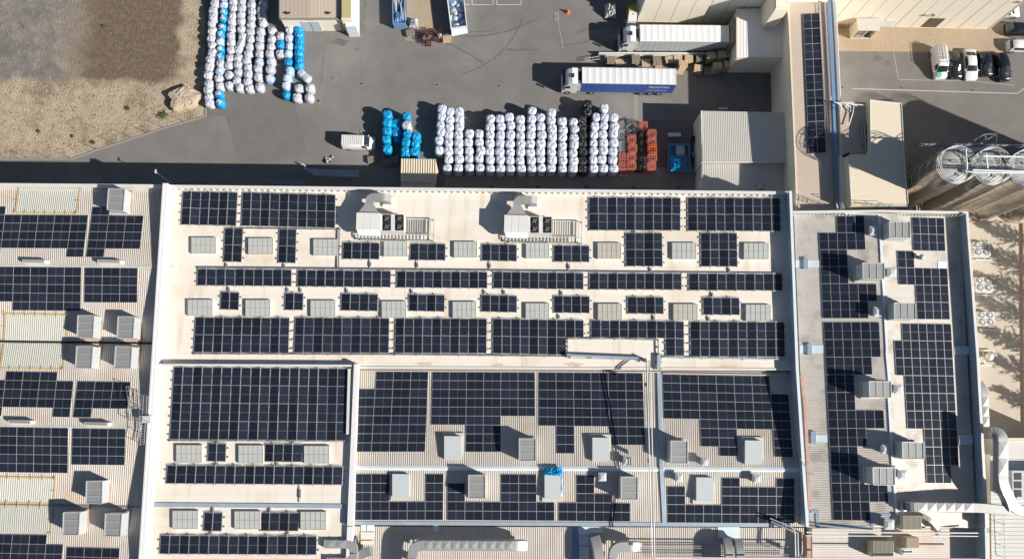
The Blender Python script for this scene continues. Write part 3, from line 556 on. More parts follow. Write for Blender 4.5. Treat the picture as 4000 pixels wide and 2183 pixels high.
# --- warehouse with tall panelled facade
wh = empty('warehouse', P(3200, 60, 0), 'tall pale beige panel clad warehouse along the top right edge', 'building')
f0, f1 = P(2489, 87, 0), P(3861, 117, 0); fd = (f1 - f0).normalized(); fn = Vector((-fd.y, fd.x, 0)); FL = (f1 - f0).length; HW = 15.0
mb = MB(); mb.prism([f0 + Vector((0, 0, HW)), f1 + Vector((0, 0, HW)), f1 + fn * 40 + Vector((0, 0, HW)), f0 + fn * 40 + Vector((0, 0, HW))], ('z', 0)); mb.build('wall', 'facade', wh)
def sx(px, z=0.0):
    best = None
    for k in range(int(FL * 20)):
        p = f0 + fd * (k / 20) + Vector((0, 0, z)); c = RW.transposed() @ (p - Vector((0, 0, HC))); u = CX + F * c.x / -c.z
        if best is None or abs(u - px) < best[0]: best = (abs(u - px), k / 20)
    return best[1]
mb = MB(); n = round(FL / 2.45)
for k in range(1, n): p = f0 + fd * (FL * k / n) - fn * .003; mb.box(p + Vector((0, 0, HW / 2)), (.035 if k % 4 else .07, .02, HW - .1), 0, math.atan2(fd.y, fd.x))
mb.build('panel_joint', 'joint', wh)
mb = MB(); mb.box((f0 + f1) / 2 + Vector((0, 0, .12)) - fn * .02, (FL, .06, .24), 0, math.atan2(fd.y, fd.x)); mb.build('plinth', 'stain', wh)
s0, s1 = sx(3596, .4), sx(3655, .4); mb = MB(); mb.box(f0 + fd * ((s0 + s1) / 2) + Vector((0, 0, 1.75)) - fn * .01, (s1 - s0, .05, 2.7), 0, math.atan2(fd.y, fd.x)); mb.build('window', mat('shutter', (0.07, .065, .05), .5, c2=(.13, .11, .08), scale=.8, amt=.3), wh)
mb = MB(); mb.box(f1 + Vector((0, 0, HW / 2)) - fd * .1 - fn * .01, (.22, .08, HW), 0, math.atan2(fd.y, fd.x)); mb.build('corner_trim', 'cap', wh)
for px, z, ln in ((3240, 5.2, 1.6), (3600, 4.2, 1.2), (3930, 8.5, 1.8)):
    s_ = sx(px - 60 if z > 5 else px - 30, 0); p = f0 + fd * s_ + Vector((0, 0, z)); mb = MB(); mb.box(p - fn * .15, (ln, .3, .12), 0, math.atan2(fd.y, fd.x)); mb.box(p - fn * .12 + fd * ln * .6, (.3, .24, .5), 0, math.atan2(fd.y, fd.x)); mb.build('wall_light', 'steel', wh)
mb = MB(); s0 = sx(3455); mb.box(f0 + fd * s0 + Vector((0, 0, 1.1)) - fn * .02, (1.5, .06, 2.2), 0, math.atan2(fd.y, fd.x)); s0 = sx(3425); mb.box(f0 + fd * s0 + Vector((0, 0, 1.1)) - fn * .02, (1.0, .06, 1.6), 0, math.atan2(fd.y, fd.x)); mb.build('door', 'paleblue', wh)
# loading dock wing
dk = empty('loading_dock_wing', P(2960, 130, 0), 'low dock wing with white seamed roof shaded by the tan roofed building', 'building')
ZD = 5.2
mb = MB(); mb.prism([q(2880, 36, ZD), q(3085, 30, ZD), q(3085, 225, ZD), q(2880, 225, ZD)], ('z', 0)); mb.build('wall', 'facade', dk)
mb = MB(); sheet(mb, q(2882, 38, ZD + .05), q(3083, 32, ZD + .05), q(3083, 224, ZD + .05), q(2882, 224, ZD + .05), .45, .035, 0, .8); mb.build('roof', 'white', dk)
strip(dk, 'edge_trim', [(2877, 35), (2877, 226)], ZD + .12, .22, .3, 'cream', 1)
sl_ = empty('dock_shelter', P(2868, 120, 0), 'grey box dock shelter at the rear of the upper truck', 'dock shelter')
mb = MB(); mb.prism([q(2858, 76, 4.6), q(2874, 76, 4.6), q(2882, 166, 4.6), q(2858, 166, 4.6)], 4.5); mb.build('hood', 'concrete', sl_); mb = MB(); mb.box(P(2857, 122, 2.2), (.12, 2.6, 3.0)); mb.build('opening', 'dark', sl_)
# corrugated side building with lower section
cb = empty('side_building', P(2900, 540, 0), 'pale grey ribbed roof building beside the red crates', 'building')
ZK = 5.0
mb = MB(); sheet(mb, q(2739, 434, ZK), q(3068, 440, ZK), q(3078, 635, ZK + .25), q(2743, 636, ZK + .25), .255, .04); mb.build('roof', 'corr_grey', cb)
mb = MB(); mb.prism([q(2740, 436, 4.8), q(3066, 442, 4.8), q(3076, 634, 4.8), q(2744, 634, 4.8)], ('z', 0)); mb.build('wall', 'facade', cb)
mb = MB(); sheet(mb, q(2742, 642, ZK - .8), q(3078, 640, ZK - .8), q(3085, 790, ZK - .9), q(2738, 790, ZK - .9), .255, .04); mb.build('lower_roof', 'corr_grey', cb)
mb = MB(); mb.prism([q(2744, 640, 3.9), q(3078, 640, 3.9), q(3085, 790, 3.9), q(2740, 790, 3.9)], ('z', 0)); mb.build('lower_wall', 'facade', cb)
strip(cb, 'edge_trim', [(2738, 432), (2742, 636)], ZK + .16, .14, .25, 'cap', 1); strip(cb, 'edge_trim', [(2742, 635), (3078, 634)], ZK + .35, .12, .45, 'cap', 1)
# hut
ht = empty('storage_hut', P(1640, 660, 0), 'small tan metal roofed hut with a pointed end between the blue and white sacks', 'hut')
ZH = 3.6; mb = MB(); A = [q(1568, 620, ZH), q(1701, 622, ZH), q(1712, 668, ZH), q(1701, 711, ZH), q(1568, 708, ZH)]; mb.prism(A, .18); 
n = 14
for k in range(n + 1): a = A[0].lerp(A[1], k / n); b = A[4].lerp(A[3], k / n); mb.box((a + b) / 2 + Vector((0, 0, .05)), (.05 if k % n else .09, (a - b).length, .1), 0)
mb.build('roof', 'cream', ht)
mb = MB(); mb.prism([q(1572, 624, ZH - .2), q(1698, 626, ZH - .2), q(1698, 706, ZH - .2), q(1572, 706, ZH - .2)], ('z', 0)); mb.build('wall', 'cream', ht)
hb = empty('lean_to_roof', P(1640, 730, 0), 'dark grey sheet lean-to roof tucked between the tan hut and the hall', 'roof'); mb = MB(); sheet(mb, q(1566, 708, 3.0), q(1698, 712, 3.0), q(1698, 790, 3.0), q(1566, 790, 3.0), 1.1, .03, 0, .93); mb.build('roof', 'corr_grey', hb); mb = MB(); mb.prism([q(1568, 712, 2.8), q(1696, 714, 2.8), q(1696, 790, 2.8), q(1568, 790, 2.8)], ('z', 0)); mb.build('wall', 'facade', hb)
# gate house top left
gh = empty('workshop_building', P(1215, 40, 0), 'small tan roofed workshop with double grey door and a red sign over it', 'building')
ZG = 3.9
mb = MB(); sheet(mb, q(1092, -60, ZG), q(1211, -60, ZG + .35), q(1211, 68, ZG + .35), q(1092, 68, ZG), .2, .03); sheet(mb, q(1211, -60, ZG + .35), q(1330, -60, ZG), q(1330, 68, ZG), q(1211, 68, ZG + .35), .2, .03); mb.build('roof', 'corr_tan', gh)
mb = MB(); mb.prism([q(1095, -60, ZG - .1), q(1330, -60, ZG - .1), q(1330, 73, ZG - .1), q(1095, 73, ZG - .1)], ('z', 0)); mb.build('wall', 'facade', gh)
for pth, sd in (([(1090, 75), (1332, 75)], 1), ([(1090, 75), (1090, -60)], -1), ([(1332, 75), (1332, -60)], 1)): strip(gh, 'edge_trim', pth, ZG + .2, .2, .35, 'concrete', sd)
fy = P(1200, 73, ZG - .1).y
dx0, dx1 = P(1192, 118, 0).x, P(1262, 118, 0).x
door = MB(); door.box(((dx0 + dx1) / 2, fy - .04, 1.45), (dx1 - dx0, .08, 2.9)); dr = door.build('door', 'lid', gh); mb = MB(); mb.box(((dx0 + dx1) / 2, fy - .085, 1.45), (.05, .03, 2.9)); mb.build('door_gap', 'dark', dr)
mb = MB(); sxx = P(1212, 80, 3.4).x; mb.box((sxx, fy - .04, 3.45), (1.0, .06, .42)); sg = mb.build('sign', 'white', gh)
def text(body, size, loc, rot, m, parent=None, name='lettering', ext=.004, align='CENTER', shear=0, sxc=1.0, bold=0.0):
    cu = bpy.data.curves.new(name, 'FONT'); cu.body = body; cu.size = size; cu.extrude = ext; cu.align_x = align; cu.align_y = 'CENTER'; cu.shear = shear; cu.offset = bold
    tmp = bpy.data.objects.new('tmp', cu); me = bpy.data.meshes.new_from_object(tmp); bpy.data.objects.remove(tmp); me.materials.clear(); me.materials.append(M[m] if isinstance(m, str) else m)
    o = bpy.data.objects.new(name, me); COL.objects.link(o)
    o.rotation_euler = rot; o.scale = (sxc, 1, 1); o.location = loc
    if parent is not None:
        off = Vector(); qq = parent
        while qq is not None: off += Vector(qq.location); qq = qq.parent
        o.parent = parent; o.location = Vector(loc) - off
    return o
M['redtext'] = mat('red_text', (.55, .05, .05), .5)
text('(PCI)', .38, (sxx, fy - .08, 3.45), (rad(90), 0, 0), 'redtext', sg, bold=.008)
mb = MB()
for x in (1127, 1285): mb.box(P(x, 52, ZG + .45), (.5, .12, .35), 0, .5)
mb.build('roof_hook', 'darkred', gh)
mb = MB(); mb.tube([P(1320, 86, 2.9), P(1326, 85, 2.7), P(1331, 92, 2.3), P(1338, 124, .2)], .12); mb.build('red_pipe', 'orange', gh)
ga = empty('tank_room', P(1350, 40, 0), 'taller pale annex with olive flat roof right of the tan workshop', 'building')
mb = MB(); mb.prism([q(1333, -60, 4.6), q(1373, -60, 4.6), q(1373, 74, 4.6), q(1333, 74, 4.6)], ('z', 0), 1); mb.build('wall', ['white', 'facade'], ga)
mb = MB(); mb.prism([q(1335, -60, 4.66), q(1371, -60, 4.66), q(1371, 71, 4.66), q(1335, 71, 4.66)], .05); mb.build('roof', mat('olive_roof', (.42, .38, .18), .8), ga)
mb = MB(); mb.prism([q(1374, -60, 3.2), q(1390, -60, 3.2), q(1390, 105, 3.2), q(1350, 105, 3.2), q(1350, 84, 3.2), q(1374, 84, 3.2)], ('z', 0)); mb.build('side_wall', 'paleblue', ga)
# cream kiosk by facade
kk = empty('utility_kiosk', P(3390, 120, 0), 'cream kiosk with ribbed roof and open front by the warehouse wall', 'kiosk')
mb = MB(); sheet(mb, q(3346, 73, 3.0), q(3438, 73, 3.0), q(3440, 122, 2.8), q(3352, 121, 2.8), .28, .03, 0, .8); mb.build('roof', 'white' if False else 'corr_grey', kk)
k0, k1 = P(3352, 119, 2.7), P(3430, 119, 2.7); k2, k3 = P(3348, 76, 2.7), P(3434, 76, 2.7)
mb = MB()
def wall_(a, b, z0, z1, t=.08): mb.beam(Vector((a.x, a.y, (z0 + z1) / 2)), Vector((b.x, b.y, (z0 + z1) / 2)), t, z1 - z0)
wall_(k0, k2, 0, 2.7); wall_(k2, k3, 0, 2.7); wall_(k3, k1, 0, 2.7); wall_(k0, k1, 0, .25); mb.build('wall', 'cream', kk)
mb = MB()
for t in (0, .5, 1): p = k0.lerp(k1, t); mb.box((p.x, p.y - .02, 1.35), (.08, .1, 2.6))
mb.build('front_frame', 'white', kk); mb = MB(); mb.box(((k0 + k3) / 2).to_tuple()[:2] + (.7,), (1.8, .7, 1.3)); mb.build('machine', 'steel', kk)

# ------------------------------------------------------------------ solar arrays
def panel_mesh(u, v, long_u, wdt_u, wdt_v, cell):
    """one framed module; u,v pitch vectors; returns mesh centred on origin"""
    n = u.cross(v).normalized(); n = n if n.z > 0 else -n
    U = u.normalized() * wdt_u / 2; V = v.normalized() * wdt_v / 2; mb = MB(); t = n * .035; fr = .02; gu, gv = U.normalized() * fr, V.normalized() * fr
    c = [-U - V, U - V, U + V, -U + V]
    mb.face(c, 0)
    for i in range(4): mb.face([c[i] - t, c[(i + 1) % 4] - t, c[(i + 1) % 4], c[i]], 0)
    e = n * .003
    if long_u: m_ = gu * .35; mb.face([-U - V + gu + gv + e, -m_ - V + gv + e, -m_ + V - gv + e, -U + V + gu - gv + e], 1); mb.face([m_ - V + gv + e, U - V - gu + gv + e, U + V - gu - gv + e, m_ + V - gv + e], 1)
    else: m_ = gv * .35; mb.face([-U - V + gu + gv + e, U - V - gu + gv + e, U - m_ - gu + e, -U - m_ + gu + e], 1); mb.face([-U + m_ + gu + e, U + m_ - gu + e, U + V - gu - gv + e, -U + V + gu - gv + e], 1)
    me = bpy.data.meshes.new('solar_panel'); me.from_pydata(mb.v, [], mb.f); me.materials.append(M['rail']); me.materials.append(M[cell]); me.polygons.foreach_set('material_index', mb.m); me.update(); return me
def corners(q, pl, dz):
    return [pl.hit(x, y, dz) for x, y in q]
def bil(c, s, t): return c[0].lerp(c[1], s).lerp(c[3].lerp(c[2], s), t)
def flat_array(q, cols, rows, mask, pl, label, group, dz=.13, long_u=True):
    c = corners(q, pl, dz); root = empty('solar_array', base(c, min(p.z for p in c) - dz), label, 'solar array', group)
    u = (c[1] - c[0] + c[2] - c[3]) / 2 / cols; v = (c[3] - c[0] + c[2] - c[1]) / 2 / rows
    me = panel_mesh(u, v, long_u, u.length - .022, v.length - .022, 'cellh' if long_u else 'cellv')
    mb = MB()
    for r in range(rows):
        for k in range(cols):
            if mask and mask[r][k] != '#': continue
            o = bpy.data.objects.new('solar_panel', me); COL.objects.link(o); o.parent = root; o.location = bil(c, (k + .5) / cols, (r + .5) / rows) - root.location
            for f in (.22, .78):
                if long_u: a, b = bil(c, (k - .02) / cols, (r + f) / rows), bil(c, (k + 1.02) / cols, (r + f) / rows)
                else: a, b = bil(c, (k - .06) / cols, (r + f) / rows), bil(c, (k + 1.06) / cols, (r + f) / rows)
                dn = Vector((0, 0, .065)); mb.beam(a - dn, b - dn, .05, .05)
    mb.build('mounting_rail', 'rail', root); return root
def tent_array(q, cols, rows, pl, label, group, mask=None, tilt=8.0):
    c = corners(q, pl, 0); root = empty('solar_array', base(c, c[0].z), label, 'solar array', group)
    u = (c[1] - c[0] + c[2] - c[3]) / 2 / cols; v = (c[3] - c[0] + c[2] - c[1]) / 2 / rows
    wu = u.length - .065; rise = wu * math.tan(rad(tilt)); lo = .17; meshes = []
    for sgn in (1, -1):
        uu = u.normalized() + Vector((0, 0, math.tan(rad(tilt)) * sgn)); meshes.append(panel_mesh(uu, v, False, wu / math.cos(rad(tilt)), v.length - .03, 'cellv'))
    fr = MB(); vn = v.normalized(); un = u.normalized(); cp = MB()
    for k in range(cols):
        rr = [r for r in range(rows) if not mask or mask[r][k] == '#']
        if not rr: continue
        for r in rr:
            o = bpy.data.objects.new('solar_panel', meshes[k % 2]); COL.objects.link(o); o.parent = root
            o.location = bil(c, (k + .5) / cols, (r + .5) / rows) + Vector((0, 0, lo + rise / 2)) - root.location
        t0, t1 = rr[0] / rows, (rr[-1] + 1) / rows
        for e in (0, 1):
            z = lo + (rise if (e == 1) == (k % 2 == 0) else 0) - .06
            a = bil(c, (k + e) / cols, t0) + Vector((0, 0, z)); b = bil(c, (k + e) / cols, t1) + Vector((0, 0, z))
            fr.beam(a, b, .06, .05)
            for j in range(len(rr) * 2 + 1):
                p = a.lerp(b, j / (len(rr) * 2)); fr.box((p.x, p.y, (c[0].z + p.z) / 2), (.06, .1, p.z - c[0].z))
        if k % 2 == 0 and k + 1 < cols: # end trusses
            for t, s_ in ((t0, -1), (t1, 1)):
                a, m_, b = bil(c, k / cols, t), bil(c, (k + 1) / cols, t), bil(c, (k + 2) / cols, t); off = vn * .06 * s_
                for x, y in ((a + Vector((0, 0, lo)), m_ + Vector((0, 0, lo + rise + .03))), (m_ + Vector((0, 0, lo + rise + .03)), b + Vector((0, 0, lo)))): fr.beam(x + off, y + off, .035, .05)
                fr.beam(m_ + off * 3 + Vector((0, 0, lo + rise)), m_ - off + Vector((0, 0, lo + rise)), .07, .05)
    for t in [j / rows * 1.0 + .25 / rows for j in range(rows)] + [j / rows + .75 / rows for j in range(rows)]: # ballast feet at the sides
        r = min(rows - 1, int(t * rows)); ks = [k for k in range(cols) if not mask or mask[r][k] == '#']
        for e, s_ in ((ks[0] / cols, -1), ((ks[-1] + 1) / cols, 1)):
            p = bil(c, e, t) + un * .14 * s_ + Vector((0, 0, .08)); cp.box(p, (.28, .17, .14))
    fr.build('mounting_frame', 'rail', root); build_each(cp, 'ballast_foot', 'steel', root, 6); return root
G1 = 'tented solar arrays on the cream membrane roofs'; T = tent_array
A0 = 'six column tented solar array in the top left corner of the membrane roof'
T([(716, 750), (931, 754), (924, 884), (708, 879)], 6, 2, MP, A0, G1)
T([(949, 753), (1312, 764), (1310, 892), (944, 884)], 10, 2, MP, 'ten column tented solar array left of the first rooftop unit, partly in duct shadow', G1)
T([(2300, 773), (2658, 775), (2657, 902), (2301, 901)], 10, 2, MP, 'ten column tented solar array right of the second rooftop unit', G1)
T([(2685, 774), (3045, 776), (3048, 905), (2686, 903)], 10, 2, MP, 'ten column tented solar array in the top right corner of the membrane roof', G1)
T([(880, 893), (952, 894), (945, 1025), (875, 1023)], 2, 2, MP, 'narrow two column four panel array between the first two skylights', G1)
T([(1092, 896), (1160, 898), (1156, 1029), (1087, 1027)], 2, 2, MP, 'narrow two column four panel array between the second and third skylights', G1)
for i, (q, n) in enumerate((([(1341, 948), (1484, 951), (1482, 1014), (1340, 1013)], 'first short four panel array below the left rooftop unit'), ([(1603, 953), (1741, 955), (1740, 1018), (1602, 1017)], 'short four panel array between the skylights right of the left rooftop unit'), ([(1883, 955), (2019, 958), (2019, 1022), (1882, 1019)], 'short four panel array below the box of the right rooftop unit'), ([(2163, 960), (2302, 962), (2302, 1025), (2163, 1023)], 'short four panel array below the right rooftop unit platform end'))): T(q, 4, 1, MP, n, G1)
T([(2443, 912), (2586, 912), (2588, 1042), (2444, 1041)], 4, 2, MP, 'square eight panel array under the top array right of the units', G1)
T([(2736, 912), (2878, 912), (2880, 1043), (2737, 1042)], 4, 2, MP, 'square eight panel array under the top right array', G1)
ordn = ['first', 'second', 'third', 'fourth', 'fifth', 'sixth', 'seventh', 'eighth', 'ninth', 'tenth', 'eleventh', 'twelfth', 'thirteenth', 'fourteenth', 'fifteenth', 'sixteenth']
for i, q in enumerate(([(773, 1052), (1141, 1055), (1140, 1119), (772, 1116)], [(1164, 1056), (1528, 1060), (1527, 1123), (1162, 1120)], [(1551, 1061), (1904, 1064), (1904, 1127), (1550, 1124)], [(1928, 1063), (2279, 1068), (2279, 1131), (1927, 1127)], [(2302, 1069), (2662, 1070), (2662, 1133), (2302, 1131)], [(2690, 1070), (3054, 1072), (3055, 1136), (2690, 1135)])):
    T(q, 10, 1, MP, ordn[i] + ' ten panel array from left in the single row under the cable tray', G1)
for i, (q, n) in enumerate((([(865, 1141), (937, 1144), (934, 1211), (863, 1209)], 2), ([(1115, 1146), (1187, 1147), (1185, 1212), (1114, 1211)], 2), ([(1335, 1148), (1478, 1151), (1476, 1216), (1333, 1213)], 4), ([(1598, 1151), (1738, 1154), (1737, 1218), (1597, 1215)], 4), ([(1881, 1153), (2020, 1157), (2019, 1221), (1880, 1218)], 4), ([(2163, 1157), (2303, 1159), (2303, 1224), (2163, 1222)], 4), ([(2450, 1161), (2591, 1162), (2592, 1227), (2451, 1225)], 4), ([(2745, 1163), (2887, 1165), (2889, 1231), (2746, 1230)], 4))):
    T(q, n, 1, MP, '%s from left of the small arrays in the lower skylight row, %s panels wide' % (ordn[i], 'two' if n == 2 else 'four'), G1)
for i, (q, mk) in enumerate((([(766, 1240), (1133, 1243), (1129, 1379), (758, 1375)], None), ([(1155, 1241), (1522, 1244), (1520, 1378), (1149, 1377)], None), ([(1545, 1244), (1903, 1246), (1901, 1380), (1543, 1378)], None), ([(1925, 1246), (2280, 1252), (2280, 1387), (1925, 1380)], ['##########', '########..']), ([(2308, 1252), (2671, 1256), (2672, 1390), (2310, 1384)], ['##########', '........##']), ([(2695, 1257), (3063, 1259), (3065, 1394), (2697, 1392)], None))):
    T(q, 10, 2, MP, ordn[i] + ' double row array from left along the lower edge of the middle roof', G1, mk)
T([(682, 1433), (1359, 1440), (1352, 1719), (665, 1714)], 18, 4, P2, 'largest tented solar array, four rows deep, on the lower left roof', G1)
T([(816, 1731), (886, 1732), (884, 1802), (812, 1800)], 2, 1, P2, 'two panel array between skylights below the largest array', G1)
T([(1036, 1733), (1183, 1735), (1181, 1803), (1033, 1802)], 4, 1, P2, 'four panel array between skylights below the largest array', G1)
T([(655, 1816), (1341, 1822), (1338, 1892), (651, 1887)], 18, 1, P2, 'long single row of eighteen panels above the blue grey roof gutter', G1)
T([(801, 2000), (872, 2001), (868, 2073), (796, 2071)], 2, 1, P2, 'two panel array between skylights below the blue grey roof gutter', G1)
T([(1020, 2000), (1169, 2001), (1167, 2072), (1016, 2071)], 4, 1, P2, 'four panel array between skylights below the blue grey roof gutter', G1)
T([(630, 2089), (1239, 2092), (1238, 2165), (625, 2160)], 16, 1, P2, 'single row of sixteen panels at the bottom edge of the lower left roof', G1)
G2 = 'flush solar arrays on the corrugated roofs'; Fa = flat_array
Fa([(1402, 1450), (1673.5, 1451), (1661, 1764), (1380, 1764)], 4, 9, ['.###', '.###'] + ['####'] * 7, CN, 'flush array nearest the white wall, notched at its upper left corner', G2)
Fa([(1689, 1452), (2090, 1454), (2092, 1765), (1681, 1764)], 6, 9, ['######'] * 5 + ['####..'] + ['..##..'] * 3, CN, 'flush array of six columns with two columns hanging down between box vents', G2)
Fa([(2104, 1453), (2511, 1457), (2522, 1774), (2105, 1769)], 6, 9, ['######'] * 6 + ['.#..##'] * 2 + ['.#....'], CN, 'flush array left of the twin vertical pipes, crossed by their shadow', G2)
Fa([(2587, 1461), (3075, 1470), (3098, 1785), (2597, 1776)], 7, 9, ['######.'] * 2 + ['#######'] * 3 + ['..#####'] + ['..##..#'] * 2 + ['...#..#'], CN, 'stepped flush array right of the blue grey roof gutter above the ridge', G2)
Fa([(1381, 1850), (1733, 1850), (1731, 2030), (1379, 2030)], 5, 5, ['##..#'] * 3 + ['#####'] * 2, CS, 'leftmost flush array below the white ridge, wrapped around a white hatch', G2)
Fa([(1747, 1850), (2165, 1852), (2166, 2033), (1746, 2030)], 6, 5, ['...##.', '#..##.', '#..##.', '######', '######'], CS, 'flush array below the white ridge around the grey box vent with triangular shadow', G2)
Fa([(2182, 1854), (2461, 1855), (2462, 2036), (2182, 2033)], 4, 5, ['.#..', '.#..', '.##.', '####', '####'], CS, 'small stepped flush array right of the blue plastic covered hatch', G2)
Fa([(2605, 1863), (3104, 1867), (3104, 2044), (2606, 2040)], 7, 5, ['...#..#', '#..####', '#..####', '#######', '#######'], CS, 'widest flush array below the ridge right of the vertical gutter', G2)
G3 = 'flush arrays on the left ridged hall'
Fa([(-107, 806), (349, 809), (324.5, 1004), (-131.6, 1001)], 7, 6, ['##.....'] + ['#######'] * 4 + ['##....#'], LP[0], 'flush array below the top left orange edged skylight', G3)
Fa([(362, 808), (565, 811), (543, 1005), (336.5, 1004)], 3, 6, ['#..'] + ['###'] * 4 + ['#..'], LP[0], 'flush array beside the topmost grey box vent on the left hall', G3)
Fa([(-79.5, 1041), (318, 1044), (314, 1214.5), (-84.6, 1211)], 6, 5, ['######'] * 4 + ['..####'], LP[1], 'flush array just below the first ridge capping, left one', G3)
Fa([(331, 1045), (538, 1047), (536, 1182), (328.5, 1181)], 3, 4, None, LP[1], 'three by four flush array below the first ridge capping', G3)
Fa([(-109, 1448), (292, 1454), (271.7, 1629), (-129, 1622)], 6, 5, ['..###.'] + ['######'] * 3 + ['##...#'], LP[2], 'flush array above the second ridge capping at the left edge', G3)
Fa([(303.5, 1488), (511, 1492), (495, 1631), (285, 1630)], 3, 4, ['###'] * 3 + ['#..'], LP[2], 'flush array with a lone lower left panel above the second ridge capping', G3)
Fa([(-68, 1665), (267, 1671), (264.5, 1847), (-70, 1843)], 5, 5, None, LP[3], 'five row flush array below the second ridge capping at the left edge', G3)
Fa([(282.5, 1672), (491, 1674), (487, 1816), (279, 1814)], 3, 4, None, LP[3], 'three by four flush array below the second ridge capping', G3)
Fa([(-85, 2084), (251.6, 2089), (240, 2200), (-98, 2195)], 5, 3, ['####.', '#####', '#####'], LP[4], 'flush array in the bottom left corner', G3)
Fa([(261, 2135), (468, 2141), (463, 2215), (256, 2210)], 3, 2, None, LP[4], 'flush array cut by the bottom edge left of the white wall', G3)
G4 = 'flush arrays on the right hand hall'
Fa([(3196, 844), (3412, 844), (3429, 1243), (3214.5, 1243)], 6, 6, ['..###.', '#####.', '###...', '###...', '######', '#####.'], RWp, 'upper array west of the blue ridge on the right hall', G4, long_u=False)
Fa([(3216.5, 1258), (3434.5, 1258), (3474, 2032), (3255, 2031)], 6, 11, ['######', '######', '#####.', '###...', '###...', '######', '####..', '###...', '###...', '######', '####..'], RWp, 'long lower array west of the blue ridge on the right hall', G4, long_u=False)
Fa([(3561, 848), (3688, 852), (3693, 981), (3567.5, 979)], 4, 2, None, REp, 'small four by two array in the upper right corner of the right hall', G4, long_u=False)
Fa([(3504.5, 979), (3697.5, 983), (3711, 1248), (3519, 1246)], 6, 4, ['##....', '######', '..####', '..####'], REp, 'array beside the round vent east of the blue ridge', G4, long_u=False)
Fa([(3489, 1262), (3715.5, 1265), (3749, 1887), (3525, 1886)], 7, 9, ['.######', '#######', '#######', '.######', '.######', '.######', '...####', '...####', '...###.'], REp, 'long lower array east of the blue ridge, partly in duct shadow', G4, long_u=False)
Fa([(3136.5, 55), (3201, 52), (3227.5, 597), (3159, 601)], 2, 9, None, TP, 'narrow two column array down the long tan roof', 'flush array on the link building', long_u=False, dz=.2)

# ------------------------------------------------------------------ cable trays
def tray(pts, z, wdt, label, h=.12, m='tray', feet=True):
    pp = [P(x, y, z) for x, y in pts]; root = empty('cable_tray', base(pp, z), label, 'cable tray', 'cable trays on the roofs')
    mb = MB(); ft = MB()
    for a, b in zip(pp[:-1], pp[1:]):
        mb.beam(a, b, wdt, h); L = (b - a).length; d = (b - a).normalized(); nn = Vector((-d.y, d.x, 0))
        for k in range(max(2, int(L / 2.6)) + 1): p = a.lerp(b, k / max(2, int(L / 2.6))); ft.box(p - Vector((0, 0, .1)), (.2, wdt * 2.1 if abs(d.x) > .5 else .2, .1), 0) if abs(d.x) > .5 else ft.box(p - Vector((0, 0, .1)), (wdt * 2.1, .2, .1))
    mb.build('tray', m, root); ft.build('support_block', 'steel', root)
zt = ZM + .28
tray([(773, 1045), (1328, 1050), (1920, 1056), (2660, 1064), (3050, 1067)], zt, .13, 'long grey cable tray above the single row solar arrays')
tray([(758, 1381), (1540, 1384), (2210, 1391)], zt, .13, 'grey cable tray along the lower edge of the double row arrays')
tray([(2216, 1385), (2216, 1322), (2400, 1322), (2570, 1327), (2572, 1385)], zt, .14, 'grey cable tray bending around the gap in the double rows')
tray([(2585, 1395), (2900, 1400), (3085, 1403)], zt, .16, 'blue grey tray below the lower right double row array', m='bluegrey')
tray([(1325, 893), (1322, 1048)], zt, .16, 'upright cable tray beside the third skylight')
tray([(925, 892), (1310, 896)], zt, .07, 'thin cable tray under the top ten column array')
tray([(2574, 1385), (2572, 1440)], zt + .1, .45, 'broad upright grey duct cover beside the pipe bend', h=.3, m='bluegrey', feet=False)
tray([(3070, 775), (3085, 1000), (3100, 1400)], ZM + .15, .16, 'blue grey cable tray in the shade of the east parapet', m='bluegrey')
tray([(660, 1720), (1350, 1722)], Z2 + .2, .1, 'cable tray below the largest tented array')
tray([(1405, 1448), (2570, 1453)], zc0 + .3, .12, 'bright tray along the top of the flush arrays', m='rail'); tray([(2590, 1458), (3110, 1466)], zc0 + .3, .12, 'bright tray along the top of the stepped flush array', m='rail')
links = [(885, 1026, 1044, ZM), (1111, 1029, 1047, ZM), (1447, 1014, 1051, ZM), (1631, 1018, 1053, ZM), (1915, 1022, 1055, ZM), (2224, 1025, 1059, ZM), (2543, 1042, 1062, ZM), (2850, 1043, 1065, ZM), (894, 1118, 1142, ZM), (1124, 1121, 1144, ZM), (1175, 1122, 1144, ZM), (1356, 1124, 1147, ZM), (1610, 1127, 1150, ZM), (1894, 1130, 1152, ZM), (1971, 1130, 1152, ZM), (2195, 1132, 1156, ZM), (2784, 1138, 1163, ZM), (2185, 1225, 1248, ZM), (2556, 1228, 1253, ZM), (2770, 1232, 1257, ZM), (848, 1715, 1731, Z2), (848, 1802, 1816, Z2), (1147, 1717, 1732, Z2), (1083, 1803, 1820, Z2), (832, 1976, 2000, Z2), (824, 2073, 2088, Z2), (1054, 1978, 2000, Z2), (1126, 2073, 2090, Z2), (1172, 1893, 1963, Z2), (2480, 892, 912, ZM), (2776, 903, 912, ZM)]
rows_ = {}
for l_ in links: rows_.setdefault((round(l_[1] / 30), l_[3]), []).append(l_)
nm_ = {}
for ri, (k_, v_) in enumerate(sorted(rows_.items())):
    for ii, l_ in enumerate(sorted(v_)): nm_[l_] = '%s short conduit from left at the %s array gap from the top%s' % (ordn[ii], ordn[ri], ' left' if l_[3] == Z2 else '')
for x, y0, y1, z in links:
    a, b = P(x, y0, z + .2), P(x, y1, z + .2); r_ = empty('cable_conduit', (a + b) / 2 - Vector((0, 0, .2)), nm_[(x, y0, y1, z)], 'conduit', 'short conduits between array rows')
    mb = MB(); mb.beam(a, b, .1, .08); mb.build('conduit', 'rail', r_); mb = MB(); mb.box((a + b) / 2 - Vector((0.0, 0, .06)), (.22, (a - b).length * .45, .24)); mb.build('junction_box', 'steel', r_)

